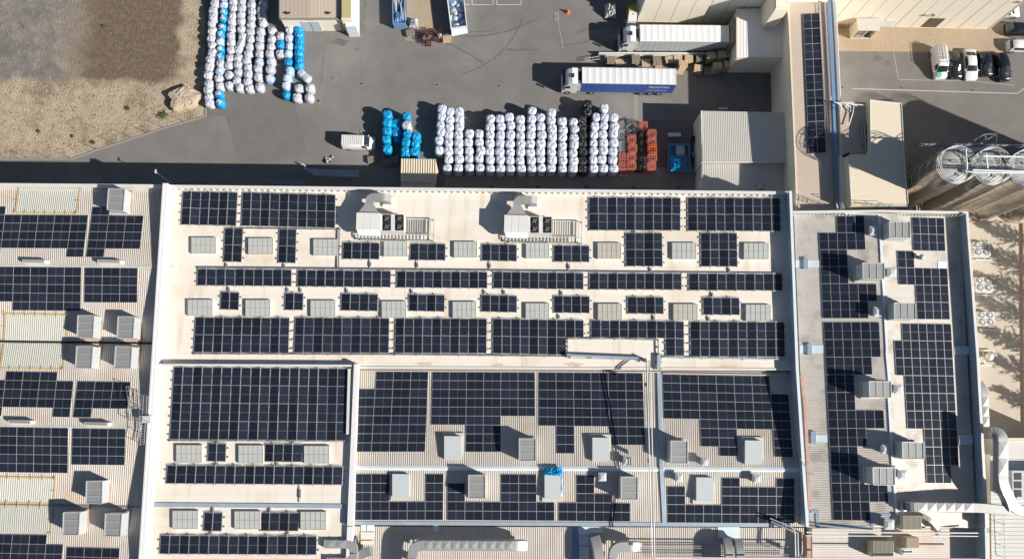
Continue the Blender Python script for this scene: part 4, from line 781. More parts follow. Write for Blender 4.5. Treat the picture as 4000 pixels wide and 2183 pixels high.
# ------------------------------------------------------------------ skylights in the membrane
def dome(par, x0, y0, x1, y1, pl, m='pane', cols=5):
    mb = MB(); c = [pl.hit(x0, y0, .34), pl.hit(x1, y0, .34), pl.hit(x1, y1, .34), pl.hit(x0, y1, .34)]; mb.prism([p + (cen(c) - p) * -.03 for p in c], .36); fr = mb.build('skylight', 'membrane', par)
    mb = MB(); mb.prism([p + Vector((0, 0, .04)) for p in c], .05); mb.build('pane', m, fr)
    mb = MB()
    for k in range(cols + 1): mb.beam(bil(c, k / cols, 0) + Vector((0, 0, .06)), bil(c, k / cols, 1) + Vector((0, 0, .055)), .03, .03)
    for k in (0, .5, 1): mb.beam(bil(c, 0, k) + Vector((0, 0, .062)), bil(c, 1, k) + Vector((0, 0, .057)), .03, .03)
    mb.build('frame', 'paneframe', fr)
for i, a in enumerate(((749, 928, 843, 990), (971, 931, 1066, 993), (1225, 935, 1318, 997), (1500, 943, 1591, 1001), (1774, 945, 1863, 1005), (2055, 951, 2145, 1008), (2335, 949, 2426, 1010), (2626, 949, 2719, 1011), (2906, 950, 3001, 1012), (735, 1171, 830, 1232), (960, 1172, 1056, 1235), (1214, 1174, 1310, 1236), (1492, 1177, 1586, 1239), (1769, 1179, 1860, 1241), (2054, 1185, 2145, 1244), (2336, 1187, 2428, 1248), (2631, 1188, 2724, 1250), (2914, 1190, 3009, 1252))):
    dome(mh, *a, MP, 'pane2' if i in (6, 15, 16) else 'pane')
for a in ((690, 1738, 788, 1805), (933, 1739, 1028, 1808), (1189, 1741, 1286, 1808), (675, 1994, 773, 2064), (917, 1996, 1016, 2065), (1175, 1998, 1273, 2067)): dome(l2, *a, P2)

# ------------------------------------------------------------------ box vents
def box_vent(q, pl, h, label, group, lid=False, vert=True, slope=.12):
    top = [pl.hit(x, y, h) for x, y in q]; zt_ = max(p.z for p in top); c0 = cen(top); top = [P(x, y, c0.z) for x, y in q]; c0 = cen(top)
    zb = c0.z - h - .35; root = empty('roof_vent', (c0.x, c0.y, zb + .35), label, 'roof vent', group)
    mb = MB(); mb.prism([p - Vector((0, 0, .09)) for p in top], ('z', zb)); mb.build('housing', 'bluegrey' if not lid else 'cap', root) if False else mb.build('housing', 'lid', root)
    if lid:
        mb = MB(); mb.prism([p + (c0 - p) * -.02 for p in top], .1); mb.build('lid', 'lid', root)
        mb = MB(); w_ = [p + (p - c0) * .3 for p in top]; mb.prism([Vector((p.x, p.y, c0.z - h + .12)) for p in w_], .3); mb.build('curb', 'rust' if False else 'corr', root)
        return root
    mb = MB(); mb.prism([p + (c0 - p) * .04 - Vector((0, 0, .03)) for p in top], .05); mb.build('mesh_panel', 'mesh', root)
    mb = MB(); u = Vector((0, 0, .01))
    for i in range(4): mb.beam(top[i] + u, top[(i + 1) % 4] + u, .085, .1)
    for t in (1 / 3, 2 / 3):
        a, b = (top[0].lerp(top[3], t), top[1].lerp(top[2], t)) if vert else (top[0].lerp(top[1], t), top[3].lerp(top[2], t)); mb.beam(a, b, .05, .06)
    mb.build('frame', 'rail', root)
    mb = MB(); w_ = [p + (p - c0) * .12 for p in top]; mb.prism([Vector((p.x, p.y, c0.z - h + .16)) for p in w_], .3); mb.build('curb', 'rust' if vert and q[0][0] < 700 else 'corr', root)
    return root
VG = 'grey box vents on the roofs'
for q, n in (([(424, 737), (488, 738), (481, 824), (418, 819)], 'grey box vent at the top of the left hall beside the skylight'), ([(304, 1232), (368, 1232), (363, 1318), (301, 1316)], 'left box vent of the pair just above the first dark valley'), ([(461, 1236), (525, 1237), (520, 1320), (457, 1318)], 'right box vent of the pair just above the first dark valley'), ([(300, 1352), (363, 1353), (357, 1438), (294, 1436)], 'left box vent of the pair just below the first dark valley'), ([(452, 1352), (516, 1354), (510, 1438), (446, 1437)], 'right box vent of the pair just below the first dark valley'), ([(338, 1878), (400, 1878), (398, 1966), (335, 1964)], 'lone box vent above the second valley of the left hall'), ([(248, 2000), (312, 2000), (307, 2088), (245, 2087)], 'left box vent of the bottom pair on the left hall'), ([(412, 2005), (476, 2006), (470, 2094), (408, 2092)], 'right box vent of the bottom pair on the left hall')):
    box_vent(q, lp_for(sum(p[1] for p in q) / 4), 2.0, n, VG)
for (x0, y0, x1, y1), n in (((2028, 1712, 2092, 1799), 'tall grey box vent casting shadow on the left above the white ridge'), ((2621, 1721, 2686, 1809), 'tall grey box vent whose shadow crosses the blue grey gutter'), ((1830, 1855, 1895, 1945), 'grey box vent below the ridge shading solar panels'), ((2426, 1862, 2491, 1950), 'grey box vent below the ridge beside the twin pipes')):
    box_vent([(x0, y0), (x1, y0 + 1), (x1, y1), (x0, y1)], CN if y0 < 1825 else CS, 2.1, n, VG)
for (x0, y0, x1, y1), n in (((1736, 1703, 1801, 1794), 'closed grey hatch in the gap left of the hanging solar columns'), ((2315, 1709, 2380, 1801), 'closed grey hatch left of a small hood vent'), ((2911, 1720, 2978, 1812), 'closed grey hatch at the far right above the ridge'), ((1533, 1851, 1597, 1942), 'closed grey hatch in the notch of the leftmost array'), ((2128, 1854, 2190, 1947), 'closed hatch with blue plastic bundled at its top'), ((2721, 1864, 2786, 1956), 'closed grey hatch right of the long gutter below the ridge')):
    box_vent([(x0, y0), (x1, y0 + 1), (x1, y1), (x0, y1)], CN if y0 < 1825 else CS, .75, n, 'closed hatches along the white ridge', lid=True)
for (x0, y0, x1, y1), n in (((3473, 866, 3554, 928), 'topmost grey box vent on the right hall'), ((3369, 1027, 3453, 1088), 'second grey box vent from the top, left of the blue ridge'), ((3492, 1183, 3576, 1245), 'third grey box vent from the top, right of the blue ridge'), ((3395, 1489, 3480, 1551), 'grey box vent shading the long western array near its middle'), ((3524, 1726, 3608, 1791), 'lower grey box vent right of the blue ridge'), ((3409, 1825, 3495, 1892), 'lowest grey box vent left of the blue ridge')):
    box_vent([(x0, y0), (x1, y0 + 1), (x1 + 1, y1 + 1), (x0 + 2, y1)], RWp if x0 < 3460 else REp, 2.1, n, VG, vert=False)
def hood(x0, y0, x1, y1, pl, h, label):
    c0 = pl.hit((x0 + x1) / 2, (y0 + y1) / 2, h); top = [P(x, y, c0.z) for x, y in ((x0, y0), (x1, y0), (x1, y1), (x0, y1))]; c0 = cen(top)
    root = empty('hood_vent', (c0.x, c0.y, c0.z - h), label, 'hood vent', 'small hood vents')
    mb = MB(); mb.prism([p.lerp(c0, .35) - Vector((0, 0, .1)) for p in top], ('z', c0.z - h - .3)); mb.build('neck', 'galv', root)
    mb = MB(); mb.prism([p - Vector((0, 0, .12)) for p in top], .25); inn = [p.lerp(c0, .6) + Vector((0, 0, .03)) for p in top]
    for i in range(4): mb.face([top[i] - Vector((0, 0, .12)), top[(i + 1) % 4] - Vector((0, 0, .12)), inn[(i + 1) % 4], inn[i]])
    mb.face(inn); mb.build('hood', 'lid', root)
for a, pl, n in (((2434, 1784, 2464, 1816), CN, 'small hood vent below the pipe crossed array'), ((2739, 1790, 2768, 1819), CN, 'small hood vent above the ridge right of the gutter'), ((2338, 1845, 2369, 1879), CS, 'small hood vent beside a white sheet below the ridge'), ((2639, 1850, 2668, 1883), CS, 'small hood vent just right of the gutter below the ridge'), ((2941, 1855, 2972, 1886), CS, 'small hood vent furthest right below the ridge'),
                 ((3399, 883, 3427, 918), RWp, 'topmost small hood vent on the right hall'), ((3470, 1044, 3504, 1082), REp, 'small hood vent right of the second box vent'), ((3415, 1198, 3446, 1236), RWp, 'small hood vent left of the third box vent'), ((3496, 1502, 3528, 1538), REp, 'small hood vent right of the middle box vent'), ((3445, 1736, 3477, 1772), RWp, 'small hood vent left of the lower right box vent'), ((3512, 1835, 3546, 1872), REp, 'small hood vent right of the lowest box vent'), ((3457, 2028, 3495, 2068), RWp, 'small hood vent at the lower end of the blue ridge')):
    hood(*a, pl, 1.15, n)
c = REp.hit(3605, 1003, .9); r_ = empty('round_vent', c - Vector((0, 0, .9)), 'round domed vent in the gap of the eastern array', 'round vent')
mb = MB(); mb.tube([c - Vector((0, 0, 1.1)), c - Vector((0, 0, .25))], .22, 14); mb.build('stem', 'galv', r_); mb = MB(); mb.tube([c - Vector((0, 0, .35)), c - Vector((0, 0, .15)), c + Vector((0, 0, .02)), c + Vector((0, 0, .08))], [.36, .38, .25, .05], 18); mb.build('cowl', 'lid', r_)
# blue plastic on hatch
def crumple(name, x0, y0, x1, y1, z, hh, m, label, seed, cat='plastic sheet', par=None, nn=18):
    rnd = random.Random(seed); mb = MB(); rows = []; a, b = P(x0, y0, z), P(x1, y1, z)
    for i in range(nn + 1):
        r = []
        for j in range(nn + 1):
            u, v = i / nn, j / nn; e = min(u, 1 - u, v, 1 - v); hgt = hh * min(1, e * 5) * (.4 + .9 * rnd.random())
            r.append(Vector((a.x + (b.x - a.x) * u + rnd.uniform(-.06, .06), a.y + (b.y - a.y) * v + rnd.uniform(-.06, .06), z + hgt)))
        rows.append(r)
    mb.grid(rows, 0, False); return tag(mb.build(name, m, None, cen([a, b])), label, cat)
crumple('plastic_sheet', 2124, 1822, 2197, 1857, 10.1, .35, 'bagblue', 'crumpled bright blue plastic bundled over a hatch on the white ridge', 3)
crumple('plastic_sheet', 2183, 1850, 2197, 1935, 9.75, .25, 'bagpale', 'strip of blue plastic hanging down the right of the hatch', 4)
# ridge louvres on left hall
for x0, x1, y, n in ((88, 175, 1021, 'left long ridge vent on the first ridge capping'), (380, 470, 1022, 'right long ridge vent on the first ridge capping'), (32, 120, 1648, 'left long ridge vent on the second ridge capping'), (330, 422, 1656, 'right long ridge vent on the second ridge capping')):
    zz = 10.95; top = [P(x0, y - 8, zz), P(x1, y - 6, zz), P(x1, y + 7, zz), P(x0, y + 5, zz)]; r_ = empty('ridge_vent', base(top, 10.2), n, 'ridge vent', 'long ridge vents')
    mb = MB(); mb.prism(top, .8); mb.prism([p + (p - cen(top)) * .08 - Vector((0, 0, .5)) for p in top], .3); mb.build('housing', 'cap', r_); mb = MB()
    for t in (.2, .4, .6, .8): mb.beam(top[0].lerp(top[3], t) + Vector((.1, 0, .02)), top[1].lerp(top[2], t) + Vector((-.1, 0, .02)), .04, .04)
    mb.build('louvre', 'steel', r_)

# ------------------------------------------------------------------ rooftop units with ducts
def rtu(dx, dy, label, lab2):
    f = lambda x, y, z: P(1320 + x / 5.0225 + dx, 680 + y / 5.0225 + dy, z)
    zt_ = ZM + 2.35; root = empty('rooftop_unit', base([f(600, 950, ZM), f(1300, 950, ZM)], ZM), label, 'rooftop unit', 'rooftop air handling units')
    top = [f(365, 755, zt_), f(835, 765, zt_), f(830, 1090, zt_), f(355, 1085, zt_)]; mb = MB(); mb.prism(top, 1.75)
    for t in (.33, .62): mb.beam(top[0].lerp(top[1], t) + Vector((0, 0, .01)), top[3].lerp(top[2], t) + Vector((0, 0, .01)), .03, .03)
    mb.build('cabinet', 'unit', root)
    mb = MB(); a = [f(362, 1085, zt_ - .12), f(832, 1090, zt_ - .12), f(834, 1212, zt_ - .65), f(410, 1200, zt_ - .65)]; mb.prism(a, .35); mb.build('intake_hood', 'paleblue', root)
    tb = [f(835, 785, zt_ - .15), f(1300, 790, zt_ - .15), f(1300, 1125, zt_ - .15), f(835, 1120, zt_ - .15)]; mb = MB(); mb.prism(tb, 1.6); mb.build('condenser', 'unit', root)
    for x0, x1 in ((878, 1040), (1125, 1290)):
        mb = MB(); mb.prism([f(x0, 798, zt_ - .11), f(x1, 798, zt_ - .11), f(x1, 1108, zt_ - .11), f(x0, 1108, zt_ - .11)], .04); mb.build('fan_deck', 'dark', root)
        for yy in (872, 1035):
            c0 = f((x0 + x1) / 2, yy, zt_ - .02); fm = MB(); n = 26; rw = [[c0 + Vector((math.cos(2 * math.pi * k / n) * r_, math.sin(2 * math.pi * k / n) * r_, z_)) for k in range(n)] for r_, z_ in ((.40, -.08), (.40, .02), (.37, .02), (.37, -.08))]; fm.grid(rw, 0, True, True); fan = fm.build('fan_ring', 'black', root)
            fm = MB()
            for k in range(4):
                a_ = k * math.pi / 2 + .5; fm.beam(c0 + Vector((0, 0, -.05)), c0 + Vector((math.cos(a_) * .34, math.sin(a_) * .34, -.05)), .16, .012)
            fm.build('blade', 'tray', fan); fm = MB(); fm.beam(c0 + Vector((-.3, -.25, .03)), c0 + Vector((.35, .3, .03)), .025, .02); fm.build('guard_bar', 'rail', fan)
    # platform
    zp = ZM + .55; mb = MB(); g_ = [f(370, 1180, zp), f(1880, 1190, zp), f(1880, 1330, zp), f(430, 1300, zp)]
    for a_, b_ in ((f(1370, 885, zp), f(1885, 890, zp)), (f(1885, 890, zp), f(1875, 1340, zp)), (f(430, 1300, zp), f(1875, 1335, zp)), (f(370, 1180, zp), f(1880, 1200, zp)), (f(370, 1180, zp), (f(380, 1270, zp))), (f(1820, 900, zp), f(1815, 1195, zp))): mb.beam(a_, b_, .1, .1)
    mb.build('platform_frame', 'rail', root)
    mb = MB()
    for k in range(9): x_ = 1390 + k * 46; mb.beam(f(x_, 905, zp - .15), f(x_ - 5, 1180, zp - .15), .11, .06)
    for k in range(20): x_ = 390 + k * 68; mb.beam(f(x_, 1205, zp - .15), f(x_, 1300, zp - .15), .16, .06)
    mb.build('grating', 'steel', root)
    mb = MB()
    for x_, y_ in ((420, 820), (800, 820), (420, 1060), (800, 1060), (1250, 820), (1250, 1080), (1870, 900), (1870, 1320), (450, 1290), (1200, 1310)): p = f(x_, y_, ZM + .3); mb.box(p, (.12, .12, .62))
    mb.build('foot', 'steel', root)
    # transition and square duct
    d = empty('square_duct', f(800, 500, ZM), lab2, 'duct', 'square galvanised ducts of the rooftop units')
    zd = ZM + 2.0; mb = MB(); mb.prism([f(400, 752, zd), f(800, 757, zd), f(690, 575, zd + .15), f(535, 585, zd + .15)], 1.1); mb.build('transition', 'galv', d)
    mb = MB(); out = [f(535, 585, zd + .15), f(545, 480, zd + .15), f(580, 420, zd + .15), f(640, 385, zd + .15), f(700, 376, zd + .15), f(700, 520, zd + .15), f(690, 575, zd + .15)]; mb.prism(out, .85); mb.build('elbow', 'galv', d)
    mb = MB(); mb.prism([f(700, 376, zd + .17), f(870, 380, zd + .17), f(870, 525, zd + .17), f(700, 522, zd + .17)], .85); mb.build('run', 'galv', d)
    mb = MB(); rows = []; zc = zd + .17; xs0 = f(870, 450, zc); wv = f(870, 380, zc) - f(870, 525, zc); pth = []
    rr = .95
    for k in range(9): a_ = k / 8 * math.pi / 2; pth.append((math.sin(a_) * rr, math.cos(a_) * rr - rr))
    A_ = [[xs0 + wv * s_ + Vector((x_, 0, z_)) for s_ in (.5, -.5)] for x_, z_ in pth]; B_ = [[xs0 + wv * s_ + Vector((x_ * .15 , 0, -.85 + z_ * .15)) for s_ in (.5, -.5)] for x_, z_ in pth]
    mb.grid(A_, 0, True); mb.grid(B_, 0, True); mb.grid([[a[0] for a in A_], [b[0] for b in B_]]); mb.grid([[a[1] for a in A_], [b[1] for b in B_]])
    e1_ = A_[-1]; mb.prism([Vector((xs0.x, e1_[0].y, e1_[0].z)), Vector((e1_[0].x, e1_[0].y, e1_[0].z)), Vector((e1_[1].x, e1_[1].y, e1_[1].z)), Vector((xs0.x, e1_[1].y, e1_[1].z))], e1_[0].z - ZM - .02)
    mb.build('drop_elbow', 'galv', d); mb = MB(); bb = f(1000, 560, ZM + .2); mb.box((xs0.x + .5, xs0.y - .1, ZM + .12), (1.45, 1.3, .25)); mb.build('curb', 'white', d)
rtu(0, 0, 'white rooftop unit with four fans nearer the left, beside the ten column array', 'galvanised elbow duct rising from the left rooftop unit')
rtu(578, 9, 'white rooftop unit with four fans in the middle of the roof top edge', 'galvanised elbow duct rising from the right rooftop unit')

# ------------------------------------------------------------------ round/square ducts
def duct(pts, w_, label, m='galv', bend=6, sq=True, cat='duct', ribs=0.0, name='air_duct'):
    """rectangular duct swept along (px,py,z) with rounded corners"""
    pp = [P(*p) for p in pts]; path = [pp[0]]
    for i in range(1, len(pp) - 1):
        a, b, c_ = pp[i - 1], pp[i], pp[i + 1]; r_ = min((a - b).length, (c_ - b).length, w_ * 1.1) * .95 if True else 0
        s_, e_ = b + (a - b).normalized() * r_, b + (c_ - b).normalized() * r_
        for k in range(bend + 1): t = k / bend; path.append(s_.lerp(b, t).lerp(b.lerp(e_, t), t))
    path.append(pp[-1]); root = empty(name, base(pp, min(p.z for p in pp) - w_ / 2), label, cat, 'galvanised air ducts')
    mb = MB(); rows = []; h_ = w_ * .45
    fr_ = []
    for i, p in enumerate(path):
        d = (path[min(i + 1, len(path) - 1)] - path[max(i - 1, 0)]).normalized(); up = Vector((0, 0, 1)) if abs(d.z) < .8 else Vector((1, 0, 0)) if i == 0 else fr_[-1]
        s_ = d.cross(up).normalized(); u = s_.cross(d).normalized(); fr_.append(u)
        rows.append([p + s_ * w_ / 2 * a + u * h_ * b for a, b in ((-1, -.8), (-1, .8), (-.9, 1), (.9, 1), (1, .8), (1, -.8), (.9, -1), (-.9, -1))])
    mb.grid(rows, 0, False, True); mb.face(rows[0]); mb.face(rows[-1][::-1]); mb.build('duct_body', m, root)
    if ribs:
        fb = MB(); cb_ = MB()
        for i in range(len(path) - 1):
            a, b = path[i], path[i + 1]; L = (b - a).length
            if L < ribs * 1.2: continue
            n = max(1, round(L / ribs)); d = (b - a) / L; s_ = d.cross(Vector((0, 0, 1)))
            if s_.length < .3: continue
            s_.normalize(); u = Vector((0, 0, 1))
            for k in range(n + 1):
                c_ = a.lerp(b, k / n); fb.beam(c_ + s_ * w_ * .52 + u * h_, c_ - s_ * w_ * .52 + u * h_, .05, .05); 
                if k < n: # cross-broken top panel
                    e_ = a.lerp(b, (k + 1) / n); m_ = (c_ + e_) / 2 + u * (h_ + .075); q_ = [c_ + s_ * w_ * .45 + u * (h_ + .005), e_ + s_ * w_ * .45 + u * (h_ + .005), e_ - s_ * w_ * .45 + u * (h_ + .005), c_ - s_ * w_ * .45 + u * (h_ + .005)]
                    for j in range(4): cb_.face([q_[j], q_[(j + 1) % 4], m_])
        if fb.f: build_each(fb, 'flange', 'rail', root, 6)
        if cb_.f: build_each(cb_, 'cross_broken_panel', m, root, 4)
    sp = MB()
    for p in pp[1:-1] + [(pp[0] + pp[1]) / 2]: sp.box((p.x, p.y, p.z - .9), (.12, .9, 1.2))
    sp.build('support', 'steel', root); return root
zq = ZS + 1.9
duct([(1613, 2260, zq), (1613, 2126, zq), (2030, 2128, zq), (2048, 2128, zq - .6)], 1.25, 'long galvanised duct with cross broken panels at the bottom edge', ribs=1.05)
duct([(1270, 2122, zq), (1385, 2122, zq), (1385, 2190, zq), (1280, 2190, zq)], 1.0, 'U-shaped galvanised duct at the bottom of the white dividing wall', ribs=1.4)
duct([(1450, 2150, zq), (1395, 2165, zq - .3), (1380, 2240, zq - .3)], 1.1, 'short galvanised duct stub beside the U-shaped duct')
duct([(2323, 2098, zq - .5), (2335, 2135, zq), (2345, 2240, zq)], 1.2, 'galvanised duct dropping through the patched sheets at the bottom edge')
duct([(2392, 2250, zq), (2395, 2130, zq), (2485, 2132, zq), (2492, 2132, zq - .8)], 1.15, 'galvanised duct bending right beside the patched sheets', ribs=1.3)
duct([(2838, 2108, zq - .7), (2845, 2135, zq), (2850, 2250, zq)], 1.0, 'left duct of the pair rising near the bottom centre right'); duct([(2882, 2112, zq - .7), (2888, 2140, zq), (2893, 2250, zq)], 1.0, 'right duct of the pair rising near the bottom centre right')
zw = 12.2
duct([(3525, 1976, 10.4), (3540, 1977, zw), (3830, 1981, zw), (3915, 1990, zw), (3962, 1993, zw)], 1.15, 'long horizontal duct with diamond panels crossing the right hall', ribs=1.05)
duct([(3868, 1686, zw + .6), (3908, 1686, zw + 1), (3908, 1900, zw + 1), (3940, 1945, zw + .6), (3948, 1990, zw), (4100, 2000, zw)], 1.3, 'big curving galvanised duct east of the blue parapet', ribs=2.0)
duct([(3822, 1495, 9.0), (3840, 1520, 9.2), (3846, 1665, 9.2)], .9, 'upright duct against the outside of the east parapet', ribs=1.2)
# thin pipes
def pipes(pathsets, r_, label, m='rail', name='pipe_run', cat='pipe'):
    allp = [P(*p) for ps in pathsets for p in ps]; root = empty(name, base(allp, min(p.z for p in allp)), label, cat, 'white pipe runs')
    for ps in pathsets:
        pp = [P(*p) for p in ps]; mb = MB(); mb.tube(pp, r_, 10); mb.build('pipe', m, root)
    sp = MB(); 
    for p in [P(*p) for p in pathsets[0][1:-1]]: sp.box((p.x, p.y, p.z - .7), (.08, .5, 1.3))
    if sp.f: sp.build('bracket', 'steel', root)
    return root
zp_ = 12.3
pipes([[(2235, 1399, 10.0), (2500, 1404, 10.2), (2525, 1405, 10.6), (2528, 1500, zp_), (2537, 1800, zp_), (2547, 2172, zp_)], [(2508, 1408, 10.4), (2536, 1410, 10.6), (2541, 1500, zp_), (2549, 1800, zp_), (2557, 2172, zp_)]], .075, 'twin pipes running down the centre roofs and casting a dark diagonal shadow', 'cap')
e_ = empty('tray_duct', P(2360, 1397, ZM + .6), 'grey trunking from the gap in the arrays to the twin pipes', 'trunking'); mb = MB(); a, b = P(2222, 1388, ZM + .6), P(2512, 1400, ZM + .6); mb.beam(a, b, .28, .25); mb.build('trunk', 'bluegrey', e_); mb = MB()
for t in (.02, .3, .6, .95): p = a.lerp(b, t); mb.box(p - Vector((0, .1, .35)), (.12, .5, .5))
mb.box(a, (.6, .5, .4)); mb.build('support', 'steel', e_)
pipes([[(3150, 2077, 11.2), (3820, 2080, 11.2)]], .09, 'upper long white pipe crossing the south east roof', 'white'); pipes([[(3148, 2090, 11.2), (3484, 2092, 11.2)], [(3640, 2091, 11.2), (3820, 2093, 11.2)]], .07, 'thinner white pipe just below the upper one', 'white'); pipes([[(2560, 2176, 11.0), (3150, 2179, 11.0), (3830, 2182, 11.0)]], .09, 'white pipe along the very bottom edge of the picture', 'white')
pipes([[(3008, 2023, 10.2), (3060, 2045, 10.6), (3090, 2055, 10.8), (3105, 2075, 10.8), (3108, 2190, 10.8)], [(3012, 2035, 10.2), (3060, 2058, 10.6), (3085, 2068, 10.8), (3116, 2080, 10.8), (3119, 2190, 10.8)]], .09, 'twin pipes bending down past the south east roof corner', 'rail')
for i, y in enumerate((2112, 2120, 2143, 2152)): pipes([[(2500 + 5 * i, y + 18, 8.7), (2750, y + 19, 8.7), (3080, y + 22, 8.7)]], .06, '%s of the parallel low grey pipes on the bottom corrugated roof' % ordn[i], 'steel', 'floor_pipe')
# beige louvred boxes on the south east roof
for (x0, y0, x1, y1), n, mm in (((3525, 2014, 3600, 2068), 'beige louvred box right of the ridge end hood', 'beige_louvre'), ((3408, 2114, 3490, 2174), 'yellow beige louvred box at the bottom edge', 'beige_louvre'), ((3540, 2098, 3590, 2140), 'tan ventilator box behind a grey cabinet', 'corr_tan')):
    zz = ZE + (3.0 if y0 < 2050 else 1.6); top = [P(x, y, zz) for x, y in ((x0, y0), (x1, y0), (x1, y1), (x0, y1))]; r_ = empty('louvre_box', base(top, ZE), n, 'vent box'); mb = MB(); mb.prism(top, zz - ZE + .1); mb.build('housing', mm, r_); mb = MB(); nl = 16
    for k in range(nl): mb.beam(top[0].lerp(top[1], (k + .5) / nl) + Vector((0, -.05, .03)), top[3].lerp(top[2], (k + .5) / nl) + Vector((0, .05, .03)), .05, .06)
    mb.build('louvre', 'pane2' if mm != 'corr_tan' else mm, r_)
duct([(3602, 2012, 11.4), (3640, 2035, 11.6), (3662, 2062, 11.2), (3664, 2085, 9.8)], .55, 'small angled grey exhaust duct near the twin white pipes')
r_ = empty('cabinet', P(3530, 2152, ZE), 'pale grey cabinet at the bottom edge beside the tan ventilator', 'cabinet'); mb = MB(); mb.prism([P(3522, 2138, ZE + 1.2), P(3562, 2140, ZE + 1.2), P(3562, 2168, ZE + 1.2), P(3526, 2168, ZE + 1.2)], 1.2); mb.build('housing', 'lid', r_); mb = MB(); mb.box(P(3543, 2153, ZE + 1.22), (.8, .5, .05)); mb.build('lid', 'cap', r_)
# roof exhaust stub on lower roof of side building
r_ = empty('exhaust_hood', P(2972, 720, 4.0), 'shiny curved exhaust hood on the shaded lower ribbed roof', 'exhaust hood'); mb = MB(); c_ = P(2975, 726, 4.9); mb.tube([c_ + Vector((0, -.45, 0)), c_ + Vector((0, .45, 0))], .42, 20); mb.build('hood', 'galv', r_); mb = MB(); mb.box(c_ - Vector((0, 0, .5)), (.75, .8, .9)); mb.build('curb', 'lid', r_)
# guard rails / ladders on roofs
def guard(pts, z, hgt, label, name='guard_rail', n=3, r_=.03, m='steel', cat='railing', posts=1.2):
    pp = [P(x, y, z) for x, y in pts]; root = empty(name, base(pp, z), label, cat); mb = MB(); pm = MB()
    for a, b in zip(pp[:-1], pp[1:]):
        for k in range(n): u = Vector((0, 0, hgt * (k + 1) / n)); mb.beam(a + u, b + u, r_ * 1.6, r_ * 1.6)
        q_ = max(1, int((b - a).length / posts))
        for k in range(q_ + 1): p = a.lerp(b, k / q_); pm.beam(p, p + Vector((0, 0, hgt)), r_ * 1.8, r_ * 1.8)
    mb.build('rail', m, root); pm.build('post', m, root); return root
def ladder(a, b, w_, label, cage=False, m='steel', name='ladder'):
    a, b = Vector(a), Vector(b); root = empty(name, a, label, 'ladder'); d = (b - a).normalized(); s_ = d.cross(Vector((0, 0, 1)));
    s_ = s_.normalized() if s_.length > .05 else Vector((1, 0, 0)); mb = MB()
    for k in (-1, 1): mb.beam(a + s_ * w_ / 2 * k, b + s_ * w_ / 2 * k, .05, .05)
    mb.build('stile', m, root); mb = MB(); n = int((b - a).length / .32)
    for k in range(n + 1): p = a.lerp(b, k / n); mb.beam(p - s_ * w_ / 2, p + s_ * w_ / 2, .035, .035)
    build_each(mb, 'rung', m, root, 6)
    if cage:
        mb = MB(); n2 = max(3, int((b - a).length / .9)); o_ = s_.cross(d).normalized() * .38
        for k in range(n2 + 1):
            p = a.lerp(b, k / n2) + o_; rows_ = [p + s_ * .38 * math.cos(t) + o_.normalized() * .38 * math.sin(t) for t in [math.pi * j / 8 - .2 for j in range(9)]]
            for x, y in zip(rows_[:-1], rows_[1:]): mb.beam(x, y, .035, .035)
        for j in (0, 2, 4, 6, 8):
            t = math.pi * j / 8 - .2; off = o_ + s_ * .38 * math.cos(t) + o_.normalized() * .38 * math.sin(t); mb.beam(a + off, b + off, .03, .03)
        mb.build('safety_cage', m, root)
    return root
ladder(P(3212, 10, 8.95), P(3245, 560, 8.95), .5, 'ladder-like cable rack down the long tan roof', name='cable_rack')
ladder(P(3248, 10, 9.0), P(3268, 380, 9.0), .35, 'narrow cable rack at the east edge of the long tan roof', name='cable_rack')
strip(st, 'blue_tray', [(3232, 5), (3238, 100), (3252, 400), (3258, 560), (3270, 815)], 9.05, .36, .15, 'bluepaint', 1)
e_ = ladder(P(3277, 822, 9.2), P(3268, 800, 11.6), .5, 'caged access ladder at the foot of the long tan roof', cage=True, m='rail')
guard([(3112, 820), (3110, 780), (3114, 822)], 9.0, 1.0, 'small railing at the lower left corner of the long tan roof', m='rail')
guard([(3330, 800), (3420, 806), (3470, 806)], 10.6, 1.2, 'railing along the lower edge of the cream block', n=2)
e_ = empty('pipe_bracket', P(3320, 405, 9.0), 'white branching pipes over the low annex roof', 'pipes'); mb = MB()
for pth in ([(3257, 400, 10.2), (3380, 412, 10.2)], [(3300, 403, 10.1), (3350, 414, 10.1)], [(3268, 402, 10.1), (3286, 415, 9.9), (3286, 434, 9.3)], [(3304, 408, 10.1), (3322, 418, 9.9), (3322, 436, 9.3)], [(3335, 415, 10), (3332, 440, 9.7), (3316, 490, 9.7), (3308, 486, 9.7)]): mb.tube([P(*p) for p in pth], .07, 8)
mb.build('pipe', 'white', e_)
for pts, z, n in (([(562, 1542), (565, 1655), (556, 1735)], 10.3, 'tall wire antenna frame leaning by the white wall'), ([(512, 1510), (523, 1590), (518, 1640)], 9.9, 'thin steel guy frame left of the white wall')): guard(pts, z, 1.4, n, n=2, m='steel')
r_ = empty('walkway_box', P(573, 1640, 10.5), 'small grey metal landing astride the white dividing wall', 'landing'); mb = MB(); mb.box(P(573, 1637, 11.3), (1.0, .8, .25)); mb.build('deck', 'lid', r_); mb = MB()
for x_, y_ in ((-.5, -.4), (.5, -.4), (-.5, .4), (.5, .4)): p = P(573, 1637, 11.3); mb.beam(p + Vector((x_, y_, -.6)), p + Vector((x_, y_, .8)), .04, .04)
mb.build('post', 'rail', r_)
ladder(P(568, 1545, 11.1), P(555, 1735, 11.1), .45, 'white rack lying along the top of the white wall', m='rail', name='wall_rack')
guard([(3112, 1790), (3165, 1850)], 10.0, 1.1, 'short access railing across the wall between the centre and right halls', m='steel')
ladder(P(3170, 1745, 9.8), P(3090, 1800, 10.0), .4, 'steel ladder laid over the wall between the centre and right halls')
